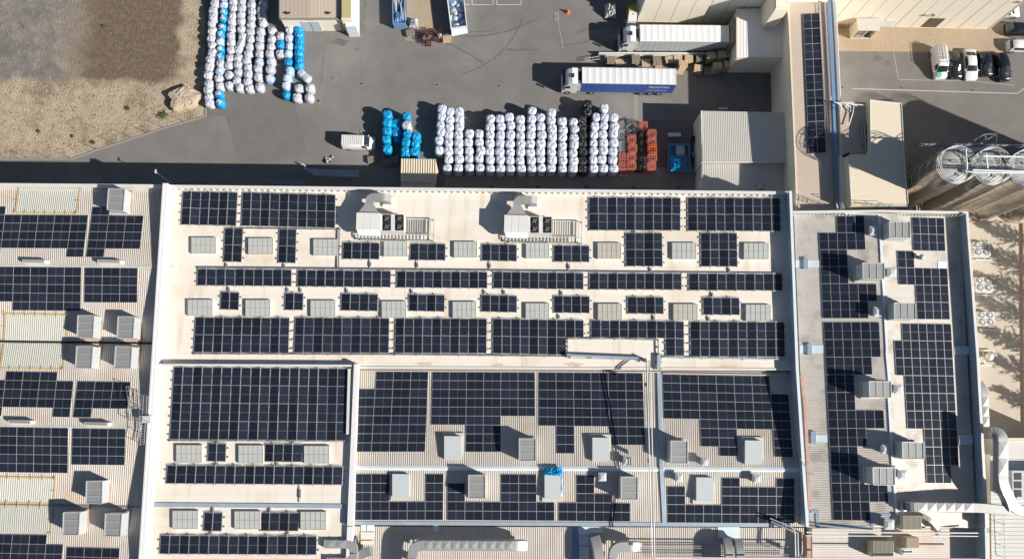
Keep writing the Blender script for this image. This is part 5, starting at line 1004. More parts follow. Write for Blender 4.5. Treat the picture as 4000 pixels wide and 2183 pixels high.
# stair frame over annex, bottom right
guard([(3866, 1995), (3905, 2000), (3905, 2085), (3866, 2080)], 8.3, 1.1, 'square railing around the annex roof opening below the big duct', m='steel')
guard([(3910, 2000), (3918, 2175)], 8.1, .5, 'dark cable run down the white ribbed annex roof', m='tray', n=1)
r_ = empty('chiller', P(3980, 1900, 8.1), 'black and white chiller bank beside the big curving duct', 'chiller'); mb = MB(); mb.prism([P(3953, 1838, 9.9), P(4200, 1838, 9.9), P(4200, 1945, 9.9), P(3957, 1945, 9.9)], 1.8); mb.build('housing', 'lid', r_)
for k in range(3):
    mb = MB(); mb.prism([P(3961, 1846 + k * 33, 9.93), P(3990, 1846 + k * 33, 9.93), P(3991, 1873 + k * 33, 9.93), P(3962, 1873 + k * 33, 9.93)], .05); mb.build('opening', 'dark', r_)
# wall AC clusters east
for k, (x, y) in enumerate(((3822, 958), (3830, 1096), (3838, 1231))):
    for i in range(2):
        for j in range(2):
            c_ = P(x + i * 32 - (3 if j == 0 else 0), y + j * 28, 1.0); lbl = '%s condenser of the %s cluster behind the east parapet' % (('upper left', 'upper right', 'lower left', 'lower right')[j * 2 + i], ('top', 'middle', 'bottom')[k])
            r_ = empty('condenser_unit', (c_.x, c_.y, 0), lbl, 'air conditioner', 'outdoor condenser clusters'); mb = MB(); mb.box((c_.x, c_.y, .5), (1.15, .95, 1.0)); mb.build('housing', 'white', r_)
            mb = MB(); rows = [[c_ + Vector((math.cos(2 * math.pi * t / 24) * q_, math.sin(2 * math.pi * t / 24) * q_, z_)) for t in range(24)] for q_, z_ in ((.44, 0.0), (.44, .1), (.38, .1), (.12, .03))]; mb.grid(rows, 0, True, True); mb.build('fan_grille', 'mesh', r_); mb = MB(); mb.tube([c_ + Vector((0, 0, .02)), c_ + Vector((0, 0, .12))], .15, 16); mb.build('hub', 'white', r_)
    pp = P(x + 25, y + 56, .4); r_ = empty('pipe_stand', (pp.x, pp.y, 0), 'low white pipes under the %s condenser cluster' % ('top', 'middle', 'bottom')[k], 'pipes'); mb = MB(); mb.beam(pp + Vector((-1.3, 0, 0)), pp + Vector((1.3, -.1, 0)), .14, .14); mb.beam(pp + Vector((-1.0, .35, 0)), pp + Vector((.8, .35, 0)), .1, .1); mb.build('pipe', 'white', r_); mb = MB(); mb.box(pp - Vector((0, -.1, .2)), (.3, .3, .4)); mb.build('foot', 'steel', r_)
r_ = empty('pressure_vessel', P(3855, 1395, 0), 'white spherical vessel on a frame east of the right hall', 'vessel'); c_ = P(3865, 1393, 1.0); mb = MB(); mb.tube([c_ + Vector((0, 0, math.sin(t) * .55)) for t in [-1.5 + .3 * k for k in range(11)]], [max(.02, math.cos(-1.5 + .3 * k) * .55) for k in range(11)], 20); mb.build('vessel', 'white', r_); mb = MB()
for a_, b_ in (((-1.4, .9), (1.1, .9)), ((-1.4, -1.2), (.6, -1.2)), ((-1.2, .9), (-1.2, -1.2)), ((-.5, .9), (-.5, -1.2))): mb.beam(c_ + Vector((*a_, -.5)), c_ + Vector((*b_, -.5)), .14, .14)
mb.build('frame', 'cap', r_)

# ------------------------------------------------------------------ sacks
def sack_mesh(h, w_, seed, tall):
    rnd = random.Random(seed); ns, nr = 22, 16; mb = MB(); ex = 2 / rnd.uniform(2.6, 3.6)
    ph = [rnd.random() * 6.28 for _ in range(8)]; cx, cy = rnd.uniform(-.04, .04), rnd.uniform(-.04, .04); amp = rnd.uniform(.02, .045)
    prof = [(0, .84), (.04, .93), (.16, 1.0), (.34, 1.01), (.46, .965), (.5, .93), (.54, .97), (.66, 1.02), (.82, 1.02), (.90, .99), (.95, .90), (.98, .76), (.995, .55), (1.0, .32), (.985, .15), (.99, .02)] if tall else [(0, .80), (.06, .94), (.2, 1.02), (.35, 1.05), (.5, 1.04), (.62, 1.02), (.74, .98), (.83, .92), (.89, .84), (.935, .73), (.965, .6), (.985, .46), (1.0, .33), (1.02, .2), (1.035, .10), (1.02, .02)]
    rows = []
    for i, (z, r) in enumerate(prof):
        row = []
        for k in range(ns):
            t = 2 * math.pi * k / ns; c_, s_ = math.cos(t), math.sin(t)
            rr = 1 / ((abs(c_) ** (2 / ex) + abs(s_) ** (2 / ex)) ** (ex / 2))
            nz = 1 + amp * (math.sin(3 * t + ph[0] + z * 5) + .8 * math.sin(7 * t + ph[1] - z * 9) + .5 * math.sin(11 * t + ph[2] + z * 3)) + rnd.uniform(-.03, .03)
            zz = z * h + (.035 * math.sin(4 * t + ph[3]) + .03 * math.sin(9 * t + ph[4]) + rnd.uniform(-.045, .045)) * (1 if z > .8 else .25)
            row.append((rr * r * nz * c_ * w_ / 2 + cx * z, rr * r * nz * s_ * w_ / 2 + cy * z, zz))
        rows.append(row)
    mb.grid(rows, 0, True, True); return mb
SV = {}
def sack_proto(kind, tall, seed):
    h = 2.5 if tall else 1.45; mb = sack_mesh(h, 1.27 if tall else 1.2, seed, tall); me = bpy.data.meshes.new('sack'); me.from_pydata(mb.v, [], mb.f); me.materials.append(M[kind]); me.polygons.foreach_set('use_smooth', mb.sm); me.update(); return me
def knot_mesh(seed):
    rnd = random.Random(seed); mb = MB(); n = 12; rows = []
    for z, r in ((0, .30), (.09, .34), (.17, .26), (.22, .12), (.24, .02)): rows.append([(math.cos(2 * math.pi * k / n) * r * rnd.uniform(.6, 1.35), math.sin(2 * math.pi * k / n) * r * rnd.uniform(.6, 1.35), z + rnd.uniform(-.04, .05)) for k in range(n)])
    mb.grid(rows, 0, False, True); return mb
KN = []
for k in range(3): mb = knot_mesh(90 + k); me = bpy.data.meshes.new('tied_neck'); me.from_pydata(mb.v, [], mb.f); me.materials.append(M['bagcloth']); me.update(); KN.append(me)
for kind in ('bagwhite', 'bagcloth', 'bagblue', 'bagpale', 'bagblack'):
    for tall in (True, False): SV[kind, tall] = [sack_proto(kind, tall, hash_) for hash_ in range(11, 17)]
KW = {'bagwhite': 'shiny white film covered', 'bagcloth': 'white woven', 'bagblue': 'bright blue', 'bagpale': 'pale blue and white', 'bagblack': 'black'}
scnt = 0
def sack(px, py, kind, tall, label, group, ztop=None, sc=1.0, z0=0.0, neck=False):
    global scnt; scnt += 1; rnd = random.Random(scnt * 13 + 5); h = (2.5 if tall else 1.45); p = P(px, py, z0 + h * .98 * sc)
    me = SV[kind, tall][scnt % 6]
    if neck:
        o = empty('sack', (p.x, p.y, z0)); b = bpy.data.objects.new('sack_body', me); COL.objects.link(b); b.parent = o; k_ = bpy.data.objects.new('tied_neck', KN[scnt % 3]); COL.objects.link(k_); k_.parent = o; k_.location = (0, 0, h * .98); k_.rotation_euler.z = rnd.random() * 6
    else: o = bpy.data.objects.new('sack', me); COL.objects.link(o); o.location = (p.x, p.y, z0)
    o.rotation_euler = (rnd.uniform(-.03, .03), rnd.uniform(-.03, .03), rnd.choice((0, 1, 2, 3)) * math.pi / 2 + rnd.uniform(-.13, .13)); s_ = rnd.uniform(.96, 1.05) * sc; o.scale = (s_ * rnd.uniform(.95, 1.04), s_, sc * rnd.uniform(.96, 1.02))
    return tag(o, label, 'sack', group)
def nth(i, n): return 'rearmost' if i == 0 else 'frontmost' if i == n - 1 else ordn[i]
Z2 = lambda c_: [(1440 + x / 4.136, 380 + y / 4.136) for x, y in c_]
Z3 = lambda c_: [(1960 + x / 4.136, 380 + y / 4.136) for x, y in c_]
cols = [Z2([(1190, 175), (1170, 310), (1158, 435), (1163, 555), (1143, 692), (1130, 840)]), Z2([(1312, 215), (1310, 350), (1310, 470), (1300, 600), (1292, 725), (1285, 860), (1290, 985), (1272, 1135)]), Z2([(1460, 220), (1460, 340), (1460, 470), (1450, 605), (1450, 725), (1450, 855), (1460, 975), (1440, 1135)]),
    Z2([(1625, 580), (1615, 715), (1620, 850), (1627, 975), (1628, 1130)]), Z2([(1797, 585), (1792, 710), (1812, 850), (1782, 975), (1800, 1135)]), Z2([(1970, 335), (1963, 470), (1960, 600), (1958, 735), (1958, 870), (1957, 1000), (1967, 1145)]), Z2([(2127, 325), (2138, 470), (2128, 605), (2122, 735), (2118, 870), (2122, 1000), (2130, 1145)]),
    Z3([(125, 310), (145, 445), (145, 600), (140, 735), (140, 870), (135, 1005), (140, 1145)]), Z3([(305, 345), (305, 480), (305, 610), (312, 745), (312, 870), (300, 1010), (320, 1145)]), Z3([(490, 210), (480, 345), (478, 485), (475, 605), (470, 745), (472, 880), (485, 1010), (487, 1145)]),
    Z3([(637, 315), (632, 455), (650, 595), (635, 735), (632, 860), (638, 1000), (643, 1140)]), Z3([(805, 235), (805, 365), (820, 495), (825, 620), (812, 750), (810, 875), (812, 1005), (805, 1140)]), Z3([(985, 385), (990, 520), (985, 640), (985, 770), (990, 900), (1000, 1020), (992, 1150)]), Z3([(1165, 385), (1185, 510), (1170, 640), (1170, 755), (1160, 890), (1175, 1020), (1155, 1150)]),
    Z3([(1388, 105), (1380, 230), (1300, 345), (1315, 475), (1315, 600), (1312, 740), (1315, 870), (1315, 1010), (1310, 1145)]), Z3([(1525, 315), (1505, 455), (1490, 590), (1485, 725), (1488, 860), (1475, 1000), (1482, 1145)]), Z3([(1660, 175), (1668, 320), (1655, 455), (1635, 590), (1643, 725), (1655, 855), (1633, 990), (1650, 1135)]), Z3([(1815, 325), (1820, 460), (1805, 585), (1812, 720), (1810, 865), (1805, 1000), (1810, 1145)])]
wc = 0
for ci, c_ in enumerate(cols):
    kd = 'bagblack' if ci == 14 else 'bagwhite'
    if ci != 14: wc += 1
    for i, (x, y) in enumerate(c_): sack(x, y, kd, True, ('%s sack from the back in the black column' % nth(i, len(c_))).replace('rearmost sack from the back', 'rearmost sack').replace('frontmost sack from the back', 'frontmost sack') if ci == 14 else ('%s sack in the %s white column from left of the yard block' % (nth(i, len(c_)), ordn[wc - 1] if wc <= 16 else 'last')), 'black sacks in the yard block' if ci == 14 else 'white sacks in the yard block')
blue = [('left column', Z2([(305, 270), (290, 400), (290, 530), (285, 665), (290, 820)])), ('third column', Z2([(605, 290), (620, 590), (605, 720), (592, 850), (590, 945)])), ('right column', Z2([(765, 620), (745, 740), (735, 870)]))]
for nm, c_ in blue:
    for i, (x, y) in enumerate(c_): sack(x, y, 'bagblue', True, '%s blue sack in the %s of the small blue group' % (nth(i, len(c_)), nm), 'blue sacks left of the tan hut')
for i, (x, y, s_) in enumerate(((1546, 481, 1.18), (1550, 515, 1.2))): sack(x, y, 'bagblue', False, '%s oversized smooth blue bale in the small blue group' % ('rear', 'front')[i], 'blue sacks left of the tan hut', sc=s_)
sack(1552, 545, 'bagblue', False, 'low dull blue bale in shade between the blue columns', 'blue sacks left of the tan hut', sc=.8)
sack(1587, 488, 'bagcloth', True, 'single white sack among the blue ones', 'blue sacks left of the tan hut', sc=1.0)
U = lambda c_: [(780 + a[0] / 3.348, a[1] / 3.348) + tuple(a[2:]) for a in c_]
w_, b_, p_ = 'bagcloth', 'bagblue', 'bagpale'
pile = [U([(185, -60), (185, 35), (160, 125), (165, 210), (150, 300), (150, 395), (140, 490), (150, 580), (150, 680), (125, 770), (115, 860), (95, 965), (105, 1085), (95, 1170), (105, 1260), (112, 1330)]),
    U([(310, -40, p_), (305, 50, p_), (305, 150, b_), (305, 235, b_), (288, 350, b_), (268, 440, b_), (258, 535, p_), (260, 630, b_), (262, 725, b_), (260, 820), (255, 915, p_), (235, 1015), (250, 1110), (240, 1225, b_), (255, 1335, b_)]),
    U([(430, -70), (430, 10), (430, 90), (415, 195), (410, 270), (400, 360), (395, 450), (400, 545), (395, 640), (385, 745), (370, 840), (375, 970), (375, 1105)]),
    U([(545, -70), (545, 10), (540, 90), (530, 185), (530, 270), (535, 370), (545, 470), (530, 560), (500, 635), (495, 745), (490, 840), (495, 930), (475, 1050), (510, 1130)]),
    U([(670, -50), (670, 50), (675, 140), (665, 225), (655, 310), (655, 400), (655, 500), (640, 600), (620, 690), (600, 780), (615, 870), (625, 960), (610, 1060), (635, 1140)]),
    U([(820, -50), (812, 40, p_), (790, 125), (800, 205), (815, 290), (785, 400), (775, 490), (770, 585), (765, 690), (765, 795, p_), (745, 875), (755, 990), (770, 1130)]),
    U([(935, 390), (930, 500), (920, 600), (905, 690), (920, 790), (910, 890), (905, 1010, p_)]), U([(1045, 460), (1050, 570, b_), (1045, 690)]),
    U([(1165, 375), (1160, 480, p_), (1160, 590, p_), (1150, 695, p_), (1150, 800, b_), (1165, 910, p_), (1135, 1010, p_), (1120, 1105, p_), (1125, 1230, b_)]),
    U([(1275, 370, b_), (1290, 440, b_), (1295, 530, b_), (1290, 605, b_), (1285, 690, b_), (1290, 770, b_), (1290, 850, b_)])]
pn = ['leftmost', 'second', 'third', 'fourth', 'fifth', 'sixth', 'seventh', 'short eighth', 'ninth', 'rightmost']
M['neck'] = M['bagcloth']
for ci, c_ in enumerate(pile):
    for i, a in enumerate(c_):
        kd = a[2] if len(a) > 2 else w_
        if a[1] < 0 and ci not in (0, 1): kd = w_
        sack(a[0], a[1], kd, False, '%s sack, %s, %s column of upper left pile' % (KW[kd], nth(i, len(c_)) + (' from the top' if 0 < i < len(c_) - 1 else ''), pn[ci]), 'sacks piled beside the dirt field', sc=1.02 if ci else 1.08, neck=(kd == b_ and ci == 1) or kd == p_)
for x, y, l in ((1165, 341, 'left rear white sack of the loose four at the pile corner'), (1158, 376, 'left front white sack of the loose four at the pile corner'), (1207, 341, 'right rear white sack of the loose four at the pile corner'), (1204, 377, 'right front white sack of the loose four at the pile corner')): sack(x, y, w_, False, l, 'sacks piled beside the dirt field', sc=1.08)
o = sack(1184, 300, w_, True, 'white sack lying on its side with a blue end', 'sacks piled beside the dirt field', sc=1.0); p = P(1170, 282, .6); o.rotation_euler = (0, rad(90), rad(-42)); o.location = (p.x, p.y, .62); o.scale = (.92, .95, .85)

# ------------------------------------------------------------------ vehicles
WHL = None
def wheel(par, x, y, r_=.33, w_=.24):
    s_ = 1 if y > 0 else -1; mb = MB(); n = 20
    rows = [[(x + math.cos(2 * math.pi * k / n) * q_, y + s_ * d_, r_ + math.sin(2 * math.pi * k / n) * q_) for k in range(n)] for q_, d_ in ((r_ * .6, -w_ / 2), (r_ * .96, -w_ / 2), (r_, -w_ / 2 + .03), (r_, w_ / 2 - .03), (r_ * .96, w_ / 2), (r_ * .6, w_ / 2))]
    mb.grid(rows, 0, True, True); t = mb.build('wheel', 'black', par, local=True); mb = MB(); mb.tube([(x, y - .05, r_), (x, y + s_ * (w_ / 2 - .02), r_)], r_ * .6, 14); mb.build('rim', 'galv', t, local=True)
def loft(st, W):
    def ring(s):
        x, w, zt, wt = s; w *= W / 2; wt *= W / 2; bl = min(.92, zt - .03)
        return [(x, w * .92, .20), (x, w, .34), (x, w * 1.0, bl * .72), (x, w * .975, bl), (x, wt, zt - .05), (x, wt * .86, zt), (x, 0, zt + .02)]
    return ring
def car(st, W, paint, origin, heading, name, label, glass, roofrack=False, group=None, lights=True, panoramic=False, wr=.33, cat='car'):
    ring = loft(st, W); root = empty(name, origin, label, cat, group, heading); mb = MB(); rows = []
    for s in st:
        r = ring(s); rows.append([Vector((x, -y, z)) for x, y, z in r] + [Vector(q_) for q_ in r[-2::-1]])
    mb.grid(rows, 0, True); mb.face(rows[0][::-1]); mb.face(rows[-1]); body = mb.build('body', paint, root, local=True)
    L0, L1 = st[0][0], st[-1][0]; mb = MB(); mb.box(((L0 + L1) / 2, 0, .24), (L1 - L0 - .3, W * .8, .16)); mb.build('underbody', 'dark', root, local=True)
    def patch(i, k0, k1, nm, m='glass', u0=.08, u1=.92, e=.008, side=0, v0=.0, v1=1.0):
        """glass patch between stations i,i+1 and ring indices k0..k1 (both sides if side==0)"""
        a, b = rows[i], rows[i + 1]; g_ = MB(); gr = []
        for u in (u0, u1):
            r = []
            for k in range(k0, k1 + 1):
                r.append(a[k].lerp(b[k], u))
            gr.append(r)
        if v0 > 0 or v1 < 1:
            for r in gr: A_, B_ = r[0].copy(), r[-1].copy(); r[0] = A_.lerp(B_, v0) if len(r) == 2 else r[0].lerp(r[1], v0); r[-1] = A_.lerp(B_, v1) if len(r) == 2 else r[-1].lerp(r[-2], 1 - v1)
        n_ = (gr[1][0] - gr[0][0]).cross(gr[0][-1] - gr[0][0]).normalized(); c_ = cen(gr[0] + gr[1]); out = c_ - Vector((c_.x, 0, .6))
        n_ = n_ if n_.dot(out) > 0 else -n_
        g_.grid([[p + n_ * (e + .012 * (1 - abs(2 * j / (len(r) - 1) - 1))) for j, p in enumerate(r)] for r in gr], 0, True); return g_.build(nm, m, root, local=True)
    for nm, i, k0, k1, u0, u1 in glass: patch(i, k0, k1, nm, u0=u0, u1=u1, v0=.06 if k1 - k0 > 2 else .12, v1=.94 if k1 - k0 > 2 else .9)
    xf, xr = L1 - (L1 - L0) * .19, L0 + (L1 - L0) * .19
    for x in (xf, xr):
        for y in (W / 2 - .1, -W / 2 + .1): wheel(root, x, y, wr)
    for s_ in (1, -1):
        mb = MB(); wx = [g for g in st]; k_ = next((i for i, g_ in enumerate(glass) if g_[0] == 'windshield'), None); xm = st[glass[k_][1]][0] + (st[glass[k_][1] + 1][0] - st[glass[k_][1]][0]) * .75
        mb.box((xm, s_ * (W / 2 + .07), .98), (.12, .2, .14)); mb.build('mirror', paint, root, local=True)
        r = rows[-2]; mb = MB(); mb.box((L1 - .22, s_ * W * .33, st[-2][2] - .1), (.3, .32, .12), 0, -s_ * .35); mb.build('headlight', 'lamp', root, local=True)
        mb = MB(); mb.box((L0 + .07, s_ * W * .38, .74), (.08, .22, .12)); mb.build('rear_lamp', 'red_lamp', root, local=True)
    return root
def place(rear, front, z):
    a, b = P(rear[0], rear[1], z[0]), P(front[0], front[1], z[1]); a.z = b.z = 0; d = b - a; return (a + b) / 2, math.atan2(d.y, d.x), d.length
def sedan(L, W, H): h = L / 2; return [(-h, .82, .62, .7), (-h * .97, .92, .86, .82), (-h * .80, .97, .96, .80), (-h * .42, 1, H - .04, .70), (-h * .1, 1, H, .72), (h * .14, 1, H - .05, .70), (h * .50, 1, .96, .84), (h * .82, .97, .84, .86), (h * .95, .90, .72, .80), (h, .76, .55, .66)]
SG = [('rear_window', 2, 4, 8, .15, .9), ('windshield', 5, 4, 8, .1, .95), ('side_window', 3, 3, 4, .0, 1), ('side_window', 4, 3, 4, 0, 1), ('side_window', 3, 8, 9, 0, 1), ('side_window', 4, 8, 9, 0, 1), ('side_window', 5, 3, 4, 0, .55), ('side_window', 5, 8, 9, 0, .55)]
def hatch(L, W, H): h = L / 2; return [(-h, .86, .62, .74), (-h * .96, .95, .95, .84), (-h * .78, 1, H - .06, .72), (-h * .4, 1, H, .75), (0, 1, H, .75), (h * .18, 1, H - .05, .73), (h * .52, 1, .98, .84), (h * .84, .96, .88, .86), (h * .96, .90, .74, .80), (h, .78, .55, .66)]
HG = [('rear_window', 1, 4, 8, .2, .9), ('windshield', 5, 4, 8, .1, .95), ('side_window', 2, 3, 4, .2, 1), ('side_window', 3, 3, 4, 0, 1), ('side_window', 4, 3, 4, 0, 1), ('side_window', 2, 8, 9, .2, 1), ('side_window', 3, 8, 9, 0, 1), ('side_window', 4, 8, 9, 0, 1)]
def van(L, W, H): h = L / 2; return [(-h, .92, .7, .84), (-h * .99, .97, H - .12, .84), (-h * .93, 1, H, .84), (-h * .3, 1, H, .84), (h * .2, 1, H, .83), (h * .36, 1, H - .08, .80), (h * .68, .99, 1.16, .80), (h * .88, .95, .98, .80), (h * .98, .86, .72, .72), (h, .80, .5, .66)]
VGS = [('windshield', 5, 4, 8, .06, .96), ('side_window', 4, 3, 4, .2, .95), ('side_window', 4, 8, 9, .2, .95), ('side_window', 3, 8, 9, .05, .6), ('side_window', 5, 3, 4, 0, .5), ('side_window', 5, 8, 9, 0, .5)]
o_, hd, L = place((3726, 203), (3732, 305), (.9, .4)); car(sedan(4.35, 1.8, 1.45), 1.8, 'carblack', o_, hd, 'parked_car', 'black car between the white van with ladders and the white coupe', SG, group='parked cars by the sand strip')
o_, hd, L = place((3787, 192), (3790.5, 316), (.8, .4)); car(sedan(4.95, 1.88, 1.42), 1.88, 'carwhite', o_, hd, 'parked_car', 'long white coupe between two black cars', SG, group='parked cars by the sand strip')
o_, hd, L = place((3845, 207), (3851, 297), (.9, .4)); car(hatch(3.75, 1.72, 1.5), 1.72, 'carblack', o_, hd, 'parked_car', 'small black hatchback right of the white coupe', HG, group='parked cars by the sand strip')
o_, hd, L = place((3907, 207), (3923, 317), (1.0, .4)); car(hatch(4.5, 1.85, 1.62), 1.85, 'carblack', o_, hd, 'parked_car', 'rightmost black car of the row, slightly angled', HG, group='parked cars by the sand strip')
o_, hd, L = place((3925, 178), (4048, 186), (.8, .4)); r_ = car(hatch(4.1, 1.75, 1.52), 1.75, 'carwhite', o_, hd, 'parked_car', 'white hatchback with light roof cut by the right edge', HG, group='cars nosed towards the right edge')
o_, hd, L = place((3914, 112), (4060, 122), (.9, .4)); car(hatch(4.7, 1.85, 1.66), 1.85, 'carblack', o_, hd, 'parked_car', 'black estate car beside the warehouse corner', HG, group='cars nosed towards the right edge')
o_, hd, L = place((3870, 40), (3987, 50), (.9, .4)); car(hatch(4.3, 1.8, 1.5), 1.8, 'carwhite', o_, hd, 'parked_car', 'white car mostly hidden behind the warehouse corner', HG, group='cars nosed towards the right edge')
def van_roof(root, L, H, slats):
    mb = MB()
    for k in range(slats): mb.box((-L * .47 + k * L * .66 / slats + .1, 0, H + .05), (.22 if slats > 8 else .05, 1.42 if slats > 8 else 1.6, .05))
    mb.build('roof_slat' if slats > 8 else 'rack_bar', 'white' if slats > 8 else 'tray', root, local=True)
o_, hd, L = place((1335, 546), (1463, 562), (1.95, .5)); v1 = car(van(4.75, 1.9, 1.94), 1.9, 'carwhite', o_, hd, 'van', 'white van with ribbed white roof parked left of the blue sacks', VGS, cat='van'); van_roof(v1, 4.75, 1.95, 10)
o_, hd, L = place((3679, 178), (3672, 306), (1.95, .5)); v2 = car(van(4.85, 1.92, 1.95), 1.92, 'carwhite', o_, hd, 'van', 'white van carrying ladders on a roof rack with a green bonnet patch', VGS, cat='van'); van_roof(v2, 4.85, 2.08, 5)
mb = MB()
for y in (.75, -.75): mb.box((-.85, y, 2.13), (3.2, .04, .04))
mb.build('rack_rail', 'tray', v2, local=True)
for y in (.08, .5):
    lad = MB(); lad.box((-1.2, y - .17, 2.2), (2.6, .05, .06)); lad.box((-1.2, y + .17, 2.2), (2.6, .05, .06))
    for k in range(9): lad.box((-2.4 + k * .3, y, 2.2), (.05, .34, .04))
    pos = v2.matrix_basis; lo = lad.build('ladder', 'rail', None, local=True); lo.location = v2.location; lo.rotation_euler.z = hd; tag(lo, '%s aluminium ladder on the white van roof rack' % ('inner' if y < .2 else 'outer'), 'ladder')
mb = MB(); c_ = Vector((1.95, .0, 0)); n = 20; mb.face([(1.92 + .42 * math.cos(2 * math.pi * k / n), -.38 + .36 * math.sin(2 * math.pi * k / n), 1.10 - .20 * (.42 * math.cos(2 * math.pi * k / n) + .1) / .5 + .03) for k in range(n)]); mb.build('green_decal', 'green', v2, local=True)

def truck(rear, front, zr, curt, label, name, txt=False):
    a, b = P(rear[0], rear[1], zr), P(front[0], front[1], zr); a.z = b.z = 0; d = b - a; hd = math.atan2(d.y, d.x); L = d.length; root = empty(name, a, label, 'truck', 'articulated trucks', hd); W = 2.55
    B = lambda mb, x0, x1, y0, y1, z0, z1, mi=0: mb.box(((x0 + x1) / 2, (y0 + y1) / 2, (z0 + z1) / 2), (x1 - x0, y1 - y0, z1 - z0), mi)
    mb = MB(); n = 14
    rows = []
    for k in range(n * 3 + 1): x = .06 + (L - .12) * k / (n * 3); z = 3.98 + (.035 if k % 3 == 0 else 0); rows.append([(x, -W / 2 + .04, 3.93), (x, -W / 2 + .12, z), (x, 0, z + .02), (x, W / 2 - .12, z), (x, W / 2 - .04, 3.93)])
    mb.grid(rows, 0, False); mb.build('trailer_roof', 'tarp', root, local=True)
    mb = MB()
    for y in (-1, 1):
        rows = []; nn = 60
        for k in range(nn + 1): x = .1 + (L - .2) * k / nn; wob = .012 * math.sin(k * 1.7); rows.append([(x, y * (W / 2 - .01 + wob), 3.9), (x, y * (W / 2 + wob), 2.6), (x, y * (W / 2 + wob), 1.05)])
        mb.grid(rows, 0, True)
    cu = mb.build('curtain', curt, root, local=True)
    mb = MB(); B(mb, 0, .1, -W / 2, W / 2, 1.0, 3.97); B(mb, L - .1, L, -W / 2, W / 2, 1.0, 4.0)
    for y in (-1, 1): B(mb, 0, L, y * (W / 2 - .03) - .04, y * (W / 2 - .03) + .04, 3.86, 3.96); B(mb, 0, L, y * (W / 2 - .03) - .03, y * (W / 2 - .03) + .03, .95, 1.06)
    mb.build('trailer_frame', 'white' if not txt else 'tray', root, local=True)
    mb = MB(); B(mb, .1, L - .1, -W / 2 + .05, W / 2 - .05, 1.08, 1.2); B(mb, .2, L - 1.5, -.5, .5, .7, 1.08); mb.build('chassis', 'dark', root, local=True)
    for x in (1.9, 3.2, 4.5):
        for y in (-1.08, 1.08): wheel(root, x, y, .5, .38)
    mb = MB()
    for x in (5.8, 8.4): B(mb, x, x + 2.0, -1.2, -1.15, .5, .95); B(mb, x, x + 2.0, 1.15, 1.2, .5, .95)
    mb.build('side_guard', 'steel', root, local=True)
    # tractor
    x0 = L + .45; cabw = 2.44
    mb = MB(); pr = [(x0, 1.0), (x0, 3.35), (x0 + .1, 3.78), (x0 + .9, 3.85), (x0 + 1.45, 3.6), (x0 + 1.85, 3.0), (x0 + 2.12, 2.05), (x0 + 2.28, 1.2), (x0 + 2.28, .45), (x0, .45)]
    rows = [[(x, y * cabw / 2 * s_, z) for x, z in pr] for y, s_ in ((-1, .96), (-1, 1), (1, 1), (1, .96))]
    rows = [[(x + (-.05 if j in (0, 3) else 0), y, z) for x, y, z in r] for j, r in enumerate(rows)]
    mb.grid([[(p[0], p[1], p[2]) for p in r] for r in ([[(x - (.12 if x > x0 + 1 else 0), -cabw / 2, z - .05) for x, z in pr]] + [[(x, -cabw / 2 + .22, z) for x, z in pr]] + [[(x, cabw / 2 - .22, z) for x, z in pr]] + [[(x - (.12 if x > x0 + 1 else 0), cabw / 2, z - .05) for x, z in pr]])], 0, False, True)
    for y in (-cabw / 2, cabw / 2): mb.face([(x - (.12 if x > x0 + 1 else 0), y, z - .05) for x, z in pr])
    cab = mb.build('cab', 'carwhite', root, local=True)
    mb = MB(); mb.face([(x0 + 1.9, -1.0, 2.95), (x0 + 1.9, 1.0, 2.95), (x0 + 2.16, 1.02, 2.05), (x0 + 2.16, -1.02, 2.05)]); mb.build('windshield', 'glass', cab, local=True)
    mb = MB(); B(mb, x0 + 1.5, x0 + 2.2, -1.1, 1.1, 2.98, 3.03); mb.build('sun_visor', 'glass', cab, local=True)
    mb = MB(); B(mb, x0 + .62, x0 + 1.08, -.32, .32, 3.82, 3.87); mb.build('sunroof', 'dark', cab, local=True)
    for y in (-1, 1):
        mb = MB(); mb.face([(x0 + 1.1, y * (cabw / 2 + .012), 2.85), (x0 + 1.65, y * (cabw / 2 + .012), 2.8), (x0 + 1.95, y * (cabw / 2 + .012), 2.0), (x0 + 1.1, y * (cabw / 2 + .012), 2.0)]); mb.build('side_window', 'glass', cab, local=True)
        mb = MB(); B(mb, x0 + 1.9, x0 + 2.05, y * 1.45 - .12, y * 1.45 + .12, 2.0, 2.8); mb.build('mirror', 'dark', cab, local=True)
        mb = MB(); B(mb, x0 + 2.24, x0 + 2.3, y * .95 - .2, y * .95 + .2, .7, .9); mb.build('headlight', 'lamp', cab, local=True)
        mb = MB(); y2 = y * 1.2; mb.face([(x0, y * 1.22, 3.4), (x0 - .5, y * 1.26, 3.5), (x0 - .42, y * 1.26, 1.1), (x0, y * 1.22, 1.1)]); mb.face([(x0 + .02, y * 1.2, 3.42), (x0 - .5, y * 1.26, 3.52), (x0 - .25, y * .7, 3.6), (x0, y * .7, 3.75)]); mb.build('side_fairing', 'carwhite', cab, local=True)
        for x in (x0 + 1.35, x0 - 2.2): wheel(root, x, y * 1.08, .5, .36)
        mb = MB(); B(mb, x0 - 1.5, x0 - .2, y * 1.1 - .12, y * 1.1 + .12, .5, 1.0); mb.build('fuel_tank', 'galv', root, local=True)
    mb = MB(); B(mb, x0 - 3.2, x0 + 1.8, -.45, .45, .6, .95); mb.build('tractor_frame', 'dark', root, local=True)
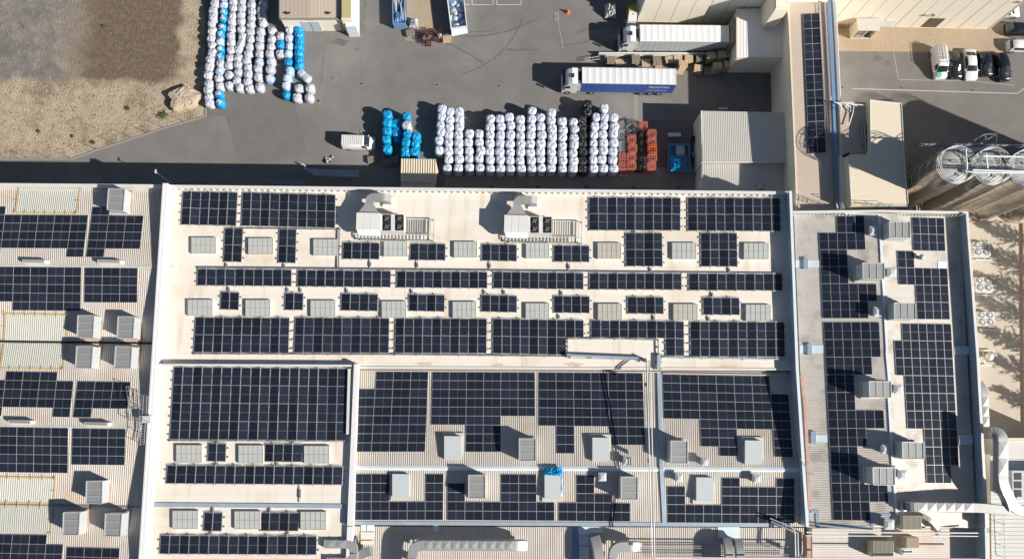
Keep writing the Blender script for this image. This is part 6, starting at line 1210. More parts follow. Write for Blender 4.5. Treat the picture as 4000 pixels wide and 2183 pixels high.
    if txt:
        for body, sz, x, z, bd in (('TRANSTIRA', .80, 2.45, 3.05, .008), ('www.transtira.eu', .50, 2.55, 2.0, .0)):
            o = text(body, sz, (0, 0, 0), (0, 0, 0), 'white', None, ext=.003, sxc=.74 if sz > .6 else .86, bold=bd, shear=.15 if sz > .6 else 0); o.parent = cu; o.location = (x, W / 2 + .03, z); o.rotation_euler = (rad(90), 0, rad(180))
        mb = MB(); B(mb, 4.35, 4.55, W / 2 + .015, W / 2 + .025, 2.95, 3.25); mb.build('red_emblem', 'redtext', cu, local=True)
    return root
truck((2643, 300), (2273, 294), 4.0, 'curtain', 'truck with blue curtain trailer lettered in white, parked in the open yard', 'articulated_truck', True)
truck((2849, 132), (2500, 129), 4.0, 'curtaing', 'truck with white roof and grey curtain sides docked at the warehouse', 'articulated_truck')
# small white tractor unit in the shadows
r_ = empty('container_unit', P(2474, 55, 0), 'small white unit with olive top in the shade left of the warehouse', 'container'); mb = MB(); mb.prism([P(2457, 20, 2.6), P(2490, 18, 2.6), P(2488, 42, 2.6), P(2457, 42, 2.6)], ('z', 0)); mb.build('olive_body', mat('olive', (.35, .32, .06), .6), r_); mb = MB(); mb.prism([P(2458, 45, 2.4), P(2489, 46, 2.4), P(2487, 84, 2.4), P(2453, 84, 2.4)], ('z', 0)); mb.build('white_body', 'white', r_)
mb = MB(); mb.box(P(2474, 56, 2.42), (.25, .12, .05)); mb.build('handle', 'dark', r_)
crumple('bale_heap', 2362, 20, 2406, 72, .3, 1.3, 'waste', 'shiny grey green wrapped heap in the shade of the warehouse', 9, 'heap')
ladder(P(2436, 84, .4), P(2480, 84, .4), .3, 'low white frame beside the small white unit', m='white', name='roller_rack')

# ------------------------------------------------------------------ pallets, crates, skips
def pallet_stack(px, py, n, label, rz=0.0, m='wood', z0=0.0, w_=1.2, d_=1.0, tilt=None):
    h = .145; zt_ = z0 + n * h; c_ = P(px, py, zt_); root = empty('pallet_stack' if n > 1 else 'pallet', (c_.x, c_.y, z0), label, 'pallet', 'wooden pallets beside the dock wall', rz)
    rnd = random.Random(int(px * 7 + py))
    for k in range(n):
        mb = MB(); z = k * h; ox, oy, a_ = rnd.uniform(-.04, .04), rnd.uniform(-.04, .04), rnd.uniform(-.05, .05); R = Matrix.Rotation(a_, 3, 'Z')
        for j in range(7): mb.box(R @ Vector((ox, oy + (j - 3) * d_ / 7.0, z + h - .011)), (w_, d_ / 10.5, .022), 0, rot=R)
        for i in (-1, 0, 1): mb.box(R @ Vector((ox + i * (w_ / 2 - .07), oy, z + h - .07)), (.1, d_ - .02, .09), 0, rot=R); 
        for j in (-1, 0, 1): mb.box(R @ Vector((ox, oy + j * (d_ / 2 - .06), z + .011)), (w_, .1, .02), 0, rot=R)
        mb.build('pallet' if n > 1 else 'board', m, root, local=True)
    return root
R2 = lambda x, y: (2000 + x / 1.926, y / 1.926)
for (x, y), n, l, rz, mm in ((R2(745, 445), 11, 'tall weathered grey pallet stack at the left end of the pallet row', 0, 'woodgrey'), (R2(812, 468), 2, 'low pallet stack beside the leftmost grey stack', .1, 'wood'), (R2(935, 438), 9, 'weathered pallet stack with pale lower boards, second tall one', .05, 'woodgrey'), (R2(1008, 472), 3, 'low broken pallet pile with gaps', 0, 'wood'), (R2(1095, 445), 10, 'tall brown pallet stack above a leaning pallet', .03, 'woodgrey'), (R2(1100, 495), 2, 'pallet lying in front of the tall brown stack', 1.57, 'wood'),
        (R2(1185, 448), 5, 'shaded slanting pallet stack against the barrier', .15, 'wood'), (R2(1252, 443), 6, 'light pallet stack against the barrier near the middle', 0, 'wood'), (R2(1333, 440), 6, 'slatted pallet stack against the barrier right of middle', .0, 'wood'), (R2(1290, 478), 12, 'tall sunlit pallet stack at the rear corner of the blue truck', .06, 'wood'), (R2(1262, 530), 3, 'low pallet stack touching the rear of the blue truck', -.1, 'wood'), (R2(1413, 435), 8, 'shaded pallet stack near the dock end of the barrier', 1.57, 'woodgrey'),
        (R2(1405, 510), 8, 'bright slatted pallet stack in front row centre', -.1, 'wood'), (R2(1400, 545), 2, 'low pallets under the bright slatted stack', -.1, 'woodgrey'), (R2(1505, 415), 14, 'very tall solid looking pallet stack near the dock', .05, 'wood'), (R2(1470, 535), 4, 'small shaded pallet stack in the front row', 1.57, 'woodgrey'), (R2(1580, 405), 15, 'very tall pallet stack beside the dock wall', .08, 'wood'), (R2(1640, 395), 13, 'rightmost rear pallet stack against the dock wall', 1.57, 'wood'), (R2(1618, 432), 5, 'leaning pallets between the rear stacks and the front row', .4, 'wood'),
        (R2(1550, 492), 13, 'tall pallet stack in the front row near the dock', 0, 'wood'), (R2(1530, 520), 5, 'lower pallet stack in front of the tall front row stack', .2, 'wood'), (R2(1630, 482), 12, 'rightmost front row pallet stack', 0, 'wood'), (R2(1690, 440) if False else R2(1478, 455), 4, 'small pallet stack in shade under the very tall stack', 0, 'woodgrey')):
    pallet_stack(x, y, n, l, rz, mm)
Q2 = lambda x, y: (1000 + x / 1.926, y / 1.926)
pallet_stack(*Q2(1435, 292), 3, 'yellow pine pallet stack beside the dark red crates', .05, 'wood'); pallet_stack(*Q2(1160, 245), 4, 'weathered broken pallet stack on the pale slab', .3, 'woodgrey')
blot_ = ground_sheet('slab_pad', [(1580, 128), (1622, 128), (1622, 160), (1581, 160)], .02, 'concrete')
def wire_crate(px, py, h, label, m='redcrate', rz=0.0, w_=1.06, d_=1.0, grp='red steel crates stacked by the sacks', nb=3, t=.055):
    c_ = P(px, py, h); root = empty('steel_crate', (c_.x, c_.y, 0), label, 'crate', grp, rz); lv = max(1, round(h / .75)); fr = MB(); mm_ = MB()
    X, Y = w_ / 2, d_ / 2
    for k in range(lv):
        z0, z1 = h * k / lv, h * (k + 1) / lv - .03
        for x in (-X, X):
            for y in (-Y, Y): fr.box((x, y, (z0 + z1) / 2), (t, t, z1 - z0))
        for z in (z0 + .05, z1):
            for y in (-Y, Y): fr.box((0, y, z), (w_, t, t))
            for x in (-X, X): fr.box((x, 0, z), (t, d_, t))
        for j in range(1, nb):
            s_ = -1 + 2 * j / nb
            for y in (-Y, Y): mm_.box((s_ * X, y, (z0 + z1) / 2), (.04, .03, z1 - z0))
            for x in (-X, X): mm_.box((x, s_ * Y, (z0 + z1) / 2), (.03, .04, z1 - z0))
            if k == 0: mm_.box((s_ * X, 0, z0 + .08), (.04, d_, .03)); mm_.box((0, s_ * Y, z0 + .07), (w_, .04, .03))
            if k == lv - 1: mm_.box((s_ * X, 0, z1), (.045, d_, .04)); mm_.box((0, s_ * Y, z1), (w_, .045, .04))
        for y in (-Y, Y): mm_.box((0, y, (z0 + z1) / 2), (w_, .03, .05))
    fr.build('frame', m, root, local=True); mm_.build('bar_grid', m, root, local=True); return root
for (x, y), l, h, mm in ((R2(992, 940), 'red crate with white contents, rearmost of all', 1.4, 'redcrate'), (R2(905, 1040), 'rear red crate of the left inner column', 2.2, 'redcrate'), (R2(912, 1110), 'second red crate of the left inner column', 2.2, 'redcrate'), (R2(905, 1175), 'third red crate of the left inner column', 2.2, 'redcrate'), (R2(905, 1240), 'front red crate of the left inner column', 2.2, 'redcrate'), (R2(840, 1178), 'rear red crate next to the last white sack column', 2.0, 'redcrate'), (R2(838, 1245), 'front red crate next to the last white sack column', 2.0, 'redcrate'),
        (R2(1057, 1000), 'rearmost red crate of the right column', 2.2, 'redcrate'), (R2(1058, 1060), 'second red crate of the right column', 2.2, 'redcrate'), (R2(1062, 1118), 'orange red crate in the middle of the right column', 2.2, 'orange'), (R2(1062, 1178), 'red and cream crate near the front of the right column', 2.2, 'redcrate'), (R2(1055, 1245), 'front red crate of the right column', 2.2, 'redcrate')): wire_crate(x, y, h, l, mm)
for i, (x, y) in enumerate((R2(975, 1010), R2(975, 1070), R2(970, 1130), R2(968, 1190), R2(965, 1255))): wire_crate(x, y, 1.2, '%s black steel crate between the red columns' % nth(i, 5), 'black', grp='black crates between the red columns')
for (x, y), l in ((Q2(1262, 262), 'left dark red crate by the yellow pallet'), (Q2(1292, 290), 'front dark red crate by the yellow pallet'), (Q2(1322, 250), 'middle dark red crate by the yellow pallet'), (Q2(1382, 262), 'right dark red crate tilted by the yellow pallet')): wire_crate(x, y, 1.1, l, 'darkred', .05, .75, 1.5, 'dark red crates near the skip', 3)
for i, ((x, y), w_) in enumerate(((Q2(1265, 275), .5), (Q2(1297, 270), .55), (Q2(1380, 262), .5))): sack(x, y, 'bagcloth', False, '%s small white bundle in the dark red crates' % ordn[i], 'white bundles in dark red crates', sc=w_)
def stack_sheets(px0, py0, px1, py1, h, m, label, n=6, z0=0.0, name='sheet_stack'):
    top = [P(px0, py0, h), P(px1, py0, h), P(px1, py1, h), P(px0, py1, h)]; root = empty(name, base(top, 0), label, 'stack'); rnd = random.Random(int(px0)); c_ = cen(top)
    for k in range(n):
        mb = MB(); o = Vector((rnd.uniform(-.08, .08), rnd.uniform(-.08, .08), -(h - z0) * k / n)); mb.prism([p + o for p in top], (h - z0) / n * .8); mb.build('sheet', m, root)
    return root
stack_sheets(2415, 505, 2438, 545, 1.4, 'tray', 'grey slatted panel stack beside the last white sack column'); stack_sheets(2416, 550, 2441, 595, 1.5, 'tray', 'second grey panel stack in front of the first one'); stack_sheets(2418, 682, 2450, 692, .3, 'steel', 'grey sheet lying in front of the red crates', 2)
for k, pth in enumerate(([(2440, 478, .6), (2478, 470, .9), (2485, 500, 1.0), (2450, 520, .6)], [(2425, 500, 1.2), (2462, 515, 1.2), (2466, 520, .2)], [(2438, 470, .3), (2444, 500, 1.3), (2474, 480, 1.3)])): 
    r_ = empty('bent_scrap', P(2455, 490, 0), '%s bent steel scrap frame behind the red crates' % ordn[k], 'scrap'); mb = MB(); pp = [P(*p) for p in pth]
    for a, b in zip(pp[:-1], pp[1:]): mb.beam(a, b, .08, .08); mb.beam(a + Vector((.15, .2, 0)), b + Vector((.15, .25, 0)), .05, .05)
    mb.build('frame', 'steel', r_)
def skip(q, h, m, label, name='skip', inner='waste', wall=.1):
    top = [P(x, y, h) for x, y in q]; root = empty(name, base(top, 0), label, 'skip'); mb = MB(); c_ = cen(top)
    inn = [p.lerp(c_, .09) for p in top]; n = 4
    for i in range(4):
        j = (i + 1) % 4; mb.face([top[i], top[j], inn[j], inn[i]]); mb.face([top[i], top[j], Vector((top[j].x, top[j].y, .15)), Vector((top[i].x, top[i].y, .15))]); mb.face([inn[i], inn[j], Vector((inn[j].x, inn[j].y, .2)), Vector((inn[i].x, inn[i].y, .2))])
    mb.face([Vector((p.x, p.y, .2)) for p in inn]); mb.build('tub', m, root); mb = MB()
    for i in range(4): j = (i + 1) % 4; mb.beam(top[i], top[j], .12, .14)
    mb.build('rim', 'white' if m != 'bluepaint' else 'bluepaint', root); return root, inn
s1, inn = skip([(1740, -60), (1806, -60), (1824, 108), (1763, 118)], 1.9, 'paleblue', 'long pale blue open container full of rubble and plastic at the top edge', 'open_container')
for k in range(16): 
    u, v = (k % 4 + .5) / 4, (k // 4 + .5) / 4; p = bil(inn, .12 + u * .76, .28 + v * .68); ran = random.Random(k)
    sk = SV['bagpale' if k % 3 == 0 else 'bagcloth', False][k % 6]; o = bpy.data.objects.new('rubble_bag', sk); COL.objects.link(o); o.location = (p.x, p.y, .55 + ran.random() * .3); o.scale = (.6, .5, .55); o.rotation_euler = (ran.random(), ran.random(), ran.random() * 6); tag(o, 'crumpled pale bag, %s in row %s from the top of the open container' % (('leftmost', 'second', 'third', 'rightmost')[k % 4], ('one', 'two', 'three', 'four')[k // 4]), 'waste bag', 'waste bags in the open container')
mb = MB(); a, b = P(1763, 119, 1.9), P(1824, 109, 1.9); mb.prism([a, b, P(1828, 129, 1.4), P(1765, 142, 1.4)], .12); mb.build('end_ramp', 'paleblue', s1)
s2, inn2 = skip([(1532, -40), (1578, -40), (1583, 95), (1536, 97)], 1.5, 'bluepaint', 'blue grey open skip of long metal scrap at the top edge', 'open_skip')
mb = MB(); rnd = random.Random(5)
for k in range(16): x = 1538 + rnd.random() * 42; y0 = rnd.uniform(-40, 30); mb.beam(P(x, y0, 1.2 + rnd.random() * .5), P(x + rnd.uniform(-8, 8), y0 + rnd.uniform(40, 70), 1.2 + rnd.random() * .5), .12, .1)
tag(mb.build('metal_scrap', 'lid', None, P(1558, 30, 1.4)), 'long grey and white metal offcuts heaped in the blue skip', 'scrap', kind='stuff')
crumple('tarpaulin', 1542, 48, 1580, 85, 1.3, .5, 'bluepaint', 'dark blue tarpaulin crumpled at the lower end of the blue skip', 21, 'tarpaulin')
crumple('bale_heap', 1600, 76, 1632, 108, .1, .9, 'bagcloth', 'round heap of white plastic next to the blue skip', 22, 'heap')
e_, i3 = skip([(2612, 565), (2692, 563), (2697, 668), (2608, 672)], .9, 'bluepaint', 'shaded blue steel frame tub beside the side building', 'steel_tub')
crumple('plastic_sheet', 2617, 610, 2660, 668, 1.75, .7, 'bagblue', 'bright turquoise plastic sheet caught by sun on the blue tub', 31, nn=22)
stack_sheets(2640, 568, 2672, 605, .8, 'lid', 'grey board inside the blue steel tub', 2)
for x0, y0, x1, y1, l in ((2610, 519, 2660, 533, 'long grey blue beam lying in shade above the blue tub'), (2808, 421, 2842, 426, 'short white beam lying behind the side building')): 
    r_ = empty('beam', P((x0 + x1) / 2, y0, 0), l, 'beam'); mb = MB(); mb.prism([P(x0, y0, .5), P(x1, y0, .5), P(x1, y1, .5), P(x0, y1, .5)], .45); mb.build('profile', 'cap', r_)
for x, y, rr, l in ((2718, 603, .55, 'pale round drum lid beside the side building'), (2712, 545, .6, 'dark round tank beside the side building')): r_ = empty('drum', P(x, y, 0), l, 'drum'); mb = MB(); c_ = P(x, y, 1.0); mb.tube([(c_.x, c_.y, 0), (c_.x, c_.y, .97)], rr, 20); mb.build('shell', 'tray', r_); mb = MB(); mb.tube([(c_.x, c_.y, .96), (c_.x, c_.y, 1.02)], rr * .95, 20); mb.build('lid', 'concrete' if rr < .58 else 'black', r_)
# barrier between trucks, conveyor
r_ = empty('barrier_wall', P(2550, 212, 0), 'long white topped barrier wall between the two trucks', 'barrier'); mb = MB(); mb.prism([P(2340, 205, 1.1), P(2765, 206, 1.1), P(2765, 210, 1.1), P(2340, 209, 1.1)], 1.1); mb.build('wall', 'white', r_); mb = MB(); mb.prism([P(2337, 209, .7), P(2700, 211, .7), P(2700, 219, .5), P(2337, 218, .5)], .5); mb.build('ledge', 'corr_grey', r_)
ladder(P(2286, 235, .8), P(2344, 226, .9), .45, 'grey white roller frame lying left of the pallet row', m='cap', name='roller_rack')
# items near the hall shadow
def rack(x0, y0, x1, y1, h, label, n=5, m='bluegrey'):
    a, b = P(x0, y0, h), P(x1, y1, h); root = empty('beam_rack', ((a.x + b.x) / 2, (a.y + b.y) / 2, 0), label, 'rack'); mb = MB(); d = (b - a).normalized(); nn = Vector((-d.y, d.x, 0))
    for k in range(n): mb.beam(a + nn * (-.2 * k) + d * .3 * k, b + nn * (-.2 * k), .12, .12)
    mb.build('beam', m, root); mb = MB()
    for t in (.2, .8):
        p = a.lerp(b, t); mb.box((p.x, p.y - .4, h / 2), (.1, 1.2, .1))
        for s_ in (-1, 1): mb.box((p.x, p.y - .4 + s_ * .55, h / 2), (.1, .1, h))
    mb.build('trestle', 'steel', root)
rack(1192, 661, 1402, 669, 1.2, 'long pale blue steel sections on trestles in the hall shadow'); rack(1032, 700, 1195, 706, .9, 'dark steel sections lying close to the hall wall', 4, 'tray')
r_ = empty('valve_pipe', P(1185, 645, 0), 'white kinked pipe at the left end of the steel sections', 'pipe'); mb = MB(); mb.tube([P(1178, 641, .8), P(1190, 646, .8), P(1193, 660, .8)], .1, 8); mb.build('pipe', 'white', r_)
r_ = empty('debris_heap', P(1283, 627, 0), 'small dark and white heap of scraps on the asphalt', 'debris'); mb = MB(); rnd = random.Random(8)
for k in range(14): mb.box(P(1280 + rnd.uniform(-9, 9), 627 + rnd.uniform(-8, 8), .15 + rnd.random() * .15), (rnd.uniform(.1, .5), rnd.uniform(.05, .3), .15), k % 2, rnd.random() * 3)
mb.build('scrap', ['dark', 'white'], r_); mb = MB(); mb.tube([P(1300, 614, 0), P(1300, 614, .25)], .2, 10); r_ = empty('small_bucket', P(1300, 614, 0), 'small blue bucket above the scraps', 'bucket'); mb.build('bucket', 'bluepaint', r_)
for (x, y), l in ((Q2(982, 1215), 'shaded grey pallet pile left of the tan hut'), (Q2(1040, 1200), 'shaded pile of boxes and boards beside the hut'), (Q2(870, 1200), 'dark vertical frame pile in the hut shadow')): pallet_stack(x, y, 4, l, .1, 'woodgrey')
r_ = empty('traffic_cone', P(2215, 50, 0), 'orange red cone standing alone near the top of the yard', 'cone'); c_ = P(2217, 50, 0); mb = MB(); mb.tube([c_, c_ + Vector((0, 0, .35)), c_ + Vector((0, 0, .9))], [.34, .2, .04], 12); mb.build('cone', 'orange', r_); mb = MB(); mb.box(c_ + Vector((0, 0, .03)), (.7, .7, .06)); mb.build('foot', 'redcrate', r_)
r_ = empty('hydrant_pipes', P(3285, 98, 0), 'red valve pipes at the foot of the warehouse wall', 'pipes'); mb = MB(); mb.tube([P(3268, 102, .5), P(3304, 103, .5)], .12, 8)
for x in (3278, 3296, 3314): mb.tube([P(x, 100, .4), P(x, 99, 1.0)], .09, 8); mb.tube([P(x - 4, 99, 1.0), P(x + 4, 99, 1.0)], .06, 8)
mb.build('pipe', 'redcrate', r_)
for x in ((3456, 3462), (3481, 3487)): strip_ = line('expansion_strip', [(x[0], 101), (x[1], 200)], .12, 'rust', .02)
# lamp post
r_ = empty('lamp_post', P(672, 718, 0), 'slim pale lamp post at the foot of the hall wall', 'lamp post'); mb = MB(); b_ = P(672, 718, 0); mb.tube([b_, b_ + Vector((0, 0, 5.6))], [.07, .045], 10); mb.build('pole', 'cap', r_); mb = MB(); mb.box(b_ + Vector((0, .1, 5.62)), (.2, .5, .08)); mb.build('lamp_head', 'cap', r_)
# ------------------------------------------------------------------ silos
def silo(px, py, label, H_=17.0, R_=2.15):
    t_ = P(px, py, H_); root = empty('silo', (t_.x, t_.y, 0), label, 'silo', 'steel silos'); n = 40; C_ = lambda r, z: [(t_.x + r * math.cos(2 * math.pi * k / n), t_.y + r * math.sin(2 * math.pi * k / n), z) for k in range(n)]
    mb = MB(); mb.grid([C_(R_, .3), C_(R_, H_)], 0, True, True); mb.build('shell', 'silo', root)
    mb = MB(); mb.grid([C_(R_, H_), C_(R_ * .96, H_ + .12), C_(R_ * .5, H_ + .42), C_(.15, H_ + .5)], 0, True, True); mb.face(C_(.15, H_ + .5)); mb.build('top', 'silotop', root)
    mb = MB()
    for k in range(9): z = 1.8 + k * 1.85; mb.grid([C_(R_ + .005, z), C_(R_ + .035, z + .03), C_(R_ + .035, z + .08), C_(R_ + .005, z + .11)], 0, True, True)
    mb.build('weld_band', 'silo', root)
    mb = MB(); mb.grid([C_(R_ + .25, 0), C_(R_ + .25, .3), C_(R_, .3)], 0, True, True); mb.build('plinth', 'concrete', root)
    mb = MB()
    for z in (H_ + .35, H_ + .7, H_ + 1.05, H_ + 1.4):
        c = [Vector(p) for p in C_(R_ + .12, z)]
        for a, b in zip(c, c[1:] + c[:1]): mb.beam(a, b, .06, .06)
    mb.build('rail_ring', 'white', root); mb = MB()
    for k in range(0, n, 4): p = Vector(C_(R_ + .12, 0)[k]); mb.beam(p + Vector((0, 0, H_ - .4)), p + Vector((0, 0, H_ + 1.42)), .05, .05)
    mb.build('rail_post', 'rail', root); mb = MB(); mb.tube([(t_.x + .9, t_.y - .7, H_ + .1), (t_.x + .9, t_.y - .7, H_ + .75)], .28, 14); mb.tube([(t_.x - .4, t_.y + .6, H_ + .2), (t_.x - .4, t_.y + .6, H_ + .6)], .15, 12); mb.tube([(t_.x + .2, t_.y - 1.1, H_ + .1), (t_.x + .2, t_.y - 1.1, H_ + .55)], .2, 12); mb.build('hatch', 'galv', root)
    for s_ in (0, 1):
        a_ = rad(205 + s_ * 85); p = Vector((t_.x + (R_ + .12) * math.cos(a_), t_.y + (R_ + .12) * math.sin(a_), .3)); mb = MB(); mb.tube([p, p + Vector((0, 0, H_ - .8))], .07, 8); mb.build('side_pipe', 'rail', root)
    return t_
tops = [silo(3722, 652, 'leftmost steel silo next to the cream block'), silo(3861, 657, 'second steel silo from the left'), silo(4003, 662, 'third steel silo, cut by the right edge'), silo(4146, 667, 'fourth steel silo beyond the right edge, only its foot in view'), silo(4290, 672, 'fifth steel silo beyond the right edge')]
for k_, (x_, y_, h_, R__) in enumerate(((4434, 677, 17, 2.15), (4578, 682, 17, 2.15), (4920, 636, 23.0, 2.7), (5080, 640, 23.0, 2.7))): silo(x_, y_, '%s silo added unseen beyond the right edge to shade the yard' % ordn[5 + k_], h_, R__)  # out-of-view silos added only for the shadow they throw across the yard
for k, (a, b, l) in enumerate(((tops[0], tops[1], 'catwalk between the first and second silo tops'), (tops[1], tops[2], 'catwalk between the second and third silo tops'))):
    r_ = empty('catwalk', (a + b) / 2, l, 'catwalk', 'silo catwalks'); z = 17.9; a_, b_ = Vector((a.x + .9, a.y - .5, z)), Vector((b.x + .4, b.y - .55, z)); mb = MB()
    for s_ in (-.35, 0, .35): mb.beam(a_ + Vector((0, s_, 0)), b_ + Vector((0, s_, 0)), .09, .1)
    n = 14
    for j in range(n): p = a_.lerp(b_, j / n); mb.beam(p - Vector((0, .35, 0)), p + Vector((0, .35, 0)), .05, .04)
    mb.build('deck', 'steel', r_); mb = MB()
    for s_ in (-.42, .42):
        for h in (.5, 1.0): mb.beam(a_ + Vector((0, s_, h)), b_ + Vector((0, s_, h)), .045, .045)
        for j in range(5): p = a_.lerp(b_, j / 4) + Vector((0, s_, 0)); mb.beam(p, p + Vector((0, 0, 1)), .045, .045)
    mb.build('rail', 'rail', r_)
r_ = empty('fill_pipe', P(3775, 620, 18), 'pale blue grey fill pipes over the silo tops', 'pipes'); mb = MB(); zz = 19.3
for pth in ([(3772, 582, zz), (3777, 660, zz), (3768, 672, zz), (3820, 674, zz), (3990, 676, zz), (4100, 678, zz)], [(3850, 602, zz), (3861, 684, zz - 1), (3830, 702, zz - 1.5)], [(3840, 610, zz), (4050, 614, zz)], [(3800, 664, zz), (3960, 669, zz), (4050, 670, zz)]): mb.tube([P(*p) for p in pth], .11, 8)
mb.build('pipe', 'paleblue', r_)
ladder(Vector((tops[0].x - 1.6, tops[0].y + 1.8, 1.0)), Vector((tops[0].x - 1.6, tops[0].y + 1.8, 18.2)), .5, 'long caged ladder up the back of the first silo', cage=True)
r_ = empty('pipe_bridge', P(3800, 570, 6), 'dark steel pipe bridge running right from the cream block', 'pipe bridge'); mb = MB()
for dy, z in ((0, 12.0), (4, 12.0), (8, 11.4)): mb.beam(P(3540, 562 + dy, z), P(4150, 570 + dy, z), .12, .14)
for k in range(14): p = P(3545 + k * 42, 563, 12.0); mb.beam(p, p - Vector((0, .35, 0)), .05, .05)
mb.build('girder', 'tray', r_); mb = MB()
for x in (3700, 3900, 4100): p = P(x, 568, 12); mb.beam(p, Vector((p.x, p.y, 0)), .16, .16)
mb.build('column', 'tray', r_)
r_ = empty('stair_tower', P(3850, 565, 0), 'open steel stair frame behind the silos', 'stairs'); mb = MB(); zs_ = 10.0
for a, b in (((3770, 568, zs_), (3847, 525, zs_)), ((3847, 525, zs_), (3853, 555, zs_)), ((3893, 524, zs_), (3893, 555, zs_)), ((3847, 525, zs_), (3893, 524, zs_)), ((3853, 558, zs_), (3896, 556, zs_)), ((3770, 580, zs_), (3853, 545, zs_)), ((3896, 556, zs_), (3822, 605, zs_)), ((3893, 524, zs_), (3853, 548, zs_)), ((3808, 548, zs_), (3810, 580, zs_)), ((3790, 556, zs_), (3793, 575, zs_))): mb.beam(P(*a), P(*b), .12, .12)
for x, y in ((3770, 570), (3853, 556), (3893, 556), (3822, 603)): p = P(x, y, zs_); mb.beam(p, Vector((p.x, p.y, 0)), .15, .15)
mb.build('frame', 'tray', r_); mb = MB()
for k in range(10): t = k / 9; p = P(3760 + 85 * t, 590 - 20 * t, 9.6 - t * 1.0); mb.box(p, (.32, 1.0, .05), 0, .3)
mb.build('tread', 'rail', r_)
pipes([[(3668, 822, 2.5), (3668, 800, 3.2), (3675, 793, 3.2), (3938, 799, 3.2)], [(3655, 818, 2.5), (3655, 800, 2.8), (3662, 796, 2.8)]], .09, 'white handrail pipe in front of the silo feet', 'white')
for x, m_ in ((3581, 'rail'), (3592, 'rail'), (3603, 'paleblue')): pipes([[(x, 822, 3.0), (x - 2, 788, 4.5)]], .08, {3581: 'left', 3592: 'middle', 3603: 'right'}[x] + ' upright pipe between the cream block and the silo feet', m_)
# ------------------------------------------------------------------ rock, fence, plants, trees
rnd = random.Random(44); c0 = P(725, 392, 0); mb = MB(); rows = []; n = 26
for z, r in ((0, 1.0), (.3, .99), (.62, .97), (.88, .9), (.98, .74), (1.03, .56), (1.05, .38), (1.05, .2), (1.05, .03)): rows.append([(c0.x + (2.35 + .4 * math.sin(3 * t + 1) + .25 * math.sin(7 * t)) * r * math.cos(t) * rnd.uniform(.96, 1.04), c0.y + (1.85 + .3 * math.sin(2 * t) + .2 * math.sin(5 * t)) * r * math.sin(t) * rnd.uniform(.95, 1.05), z * 1.15 + rnd.uniform(-.06, .06) * (2 if .5 < z < 1 else 1)) for t in [2 * math.pi * k / n for k in range(n)]])
mb.grid(rows, 0, False, True); tag(mb.build('rock_mound', 'rock', None, c0), 'large pale rock mound at the corner of the dirt field', 'rock')
def leafball(mb, c, r, n, sz, rnd, flat=1.0):
    for _ in range(n):
        v = Vector((rnd.gauss(0, 1), rnd.gauss(0, 1), rnd.gauss(0, 1))).normalized() * r * rnd.uniform(.35, 1.05); v.z *= flat; p = c + v
        if p.z < .02: p.z = .02
        u = Vector((rnd.gauss(0, 1), rnd.gauss(0, 1), rnd.gauss(0, 1))).normalized(); w2 = u.cross(Vector((rnd.gauss(0, 1), rnd.gauss(0, 1), 1))).normalized(); s_ = sz * rnd.uniform(.6, 1.3)
        mb.face([p - u * s_, p + w2 * s_ * .5, p + u * s_, p - w2 * s_ * .5])
for i, (x, y, r, l) in enumerate(((635, 450, .75, 'green bush at the lower left of the rock mound'), (363, 556, .35, 'small green bush near the kerb of the dirt field'), (150, 514, .3, 'small bush low in the dirt field'), (280, 533, .28, 'tiny bush left of the small green one'), (405, 103, .3, 'dark tuft in the brown field patch'), (497, 422, .35, 'brown green tuft left of the rock'))):
    mb = MB(); rnd = random.Random(60 + i); leafball(mb, P(x, y, r * .3), r, int(260 * r), .12, rnd, .6); root = empty('bush', P(x, y, 0), l, 'bush', 'bushes in the dirt field'); mb.build('leaves', 'foliage', root); mb = MB(); mb.tube([P(x, y, 0), P(x, y, r * .5)], .03, 6); mb.build('stem', 'bark', root)
mb = MB(); rnd = random.Random(70)
for _ in range(1900):
    x, y = rnd.uniform(-20, 770), rnd.uniform(320, 600)
    if y > 620 - max(0, (x - 282)) * .33: continue
    p = P(x, y, .03); r = rnd.choice((.03, .04, .06, .09)) * rnd.uniform(.6, 1.2); a = rnd.random() * 6
    mb.box(p, (r * 2, r * 1.3, r), 0 if rnd.random() < .45 else 1, a)
tag(mb.build('stones', ['rock', 'tuft'], None, P(400, 450, 0)), 'scattered small stones and dead tufts on the sandy field', 'stones', kind='stuff')
mb = MB(); pts = [(-300, 622), (282, 621), (380, 586), (520, 541), (640, 501), (803, 454), (803, 414)]
e_ = empty('kerb', P(500, 550, 0), 'thin pale kerb along the dirt field edge', 'kerb')
for a, b in zip(pts[:-1], pts[1:]): mb.beam(P(*a, .06), P(*b, .06), .22, .12)
mb.build('kerb_stone', 'concrete', e_)
e_ = empty('fence', P(400, 560, 0), 'thin wire fence with slender posts along the dirt field edge', 'fence'); wm = MB()
for a, b in zip(pts[:-2], pts[1:-1]):
    pa, pb = P(*a, 0), P(*b, 0); L = (pb - pa).length; n = max(1, round(L / 3.0))
    for k in range(n): p = pa.lerp(pb, k / n); mb = MB(); mb.tube([p, p + Vector((0, 0, 2.0))], .035, 6); mb.build('post', 'steel', e_)
    for z in (.6, 1.3, 1.95): wm.beam(pa + Vector((0, 0, z)), pb + Vector((0, 0, z)), .012, .012)
wm.build('wire', 'steel', e_)
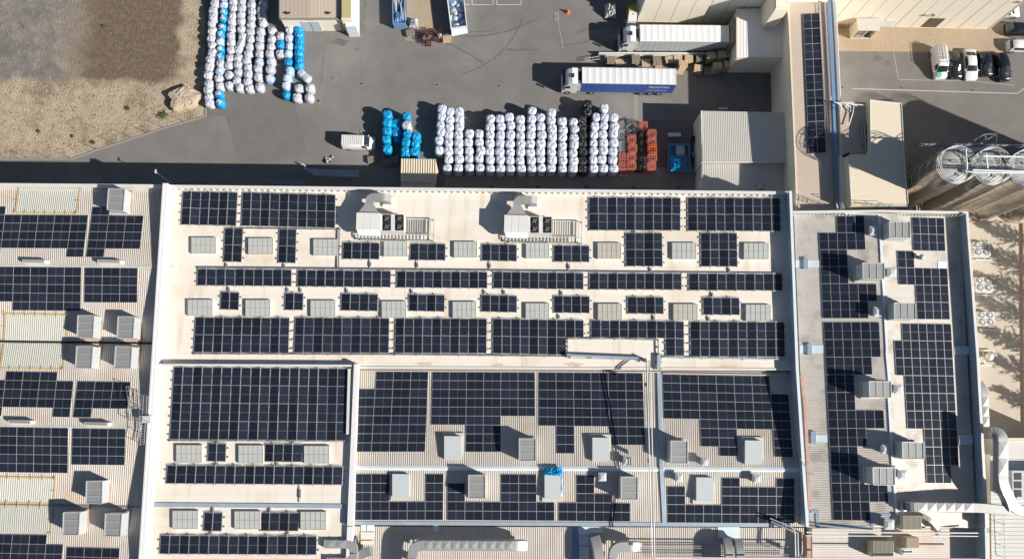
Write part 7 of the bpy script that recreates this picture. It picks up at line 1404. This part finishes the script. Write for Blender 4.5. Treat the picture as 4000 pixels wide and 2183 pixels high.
# conifers just east of the frame: the photo shows them by their shadows
def conifer(x, y, h, r, seed, label):
    rnd = random.Random(seed); b = P(x, y, 0); root = empty('conifer', b, label, 'tree', 'conifers east of the yard'); mb = MB(); mb.tube([b, b + Vector((0, 0, h * .5)), b + Vector((0, 0, h * .97))], [.28, .17, .03], 8); mb.build('trunk', 'bark', root)
    mb = MB(); lb = MB(); z = 1.2
    while z < h:
        t = (z - 1.2) / (h - 1.2); rr = r * (1 - t) ** .6 * rnd.uniform(.55, 1.2) + .25; nb = 8
        for k in range(nb):
            a = rnd.random() * 6.28; L = rr * rnd.uniform(.6, 1.15); d = Vector((math.cos(a), math.sin(a), rnd.uniform(.25, .9))); tip = b + Vector((0, 0, z)) + d * L; lb.beam(b + Vector((0, 0, z)), tip, .04, .04)
            for j in range(13):
                u = rnd.uniform(.25, 1.0); p = (b + Vector((0, 0, z))).lerp(tip, u) + Vector((rnd.gauss(0, .14), rnd.gauss(0, .14), rnd.gauss(0, .1))) * (1.2 - u * .7); dd = (d + Vector((rnd.gauss(0, .5), rnd.gauss(0, .5), rnd.gauss(0, .3)))).normalized(); s_ = dd.cross(Vector((0, 0, 1))).normalized() * .09; q_ = dd * .26
                mb.face([p - q_ * .5, p + s_, p + q_, p - s_])
        z += .42
    mb.build('crown', 'foliage', root); lb.build('branch', 'bark', root)
for i, (x, y, h, r) in enumerate(((4370, 985, 11, 2.6), (4340, 1090, 13.5, 3.0), (4365, 1195, 14.5, 3.4), (4345, 1300, 13.5, 3.3), (4370, 1400, 14.5, 3.5), (4340, 1500, 13, 3.2), (4370, 1610, 13, 3.2), (4300, 1700, 10, 2.6))): conifer(x, y, h, r, 80 + i, '%s conifer from the top just outside the right edge, seen by its shadow' % ordn[i])
r_ = empty('low_wall', P(3900, 868, 0), 'thin dark edged low wall across the sandy yard', 'wall'); mb = MB(); mb.beam(P(3785, 867, .15), P(3995, 871, .15), .16, .3); mb.beam(P(3995, 871, .15), P(4003, 1700, .15), .16, .3); mb.build('wall', 'rust', r_)
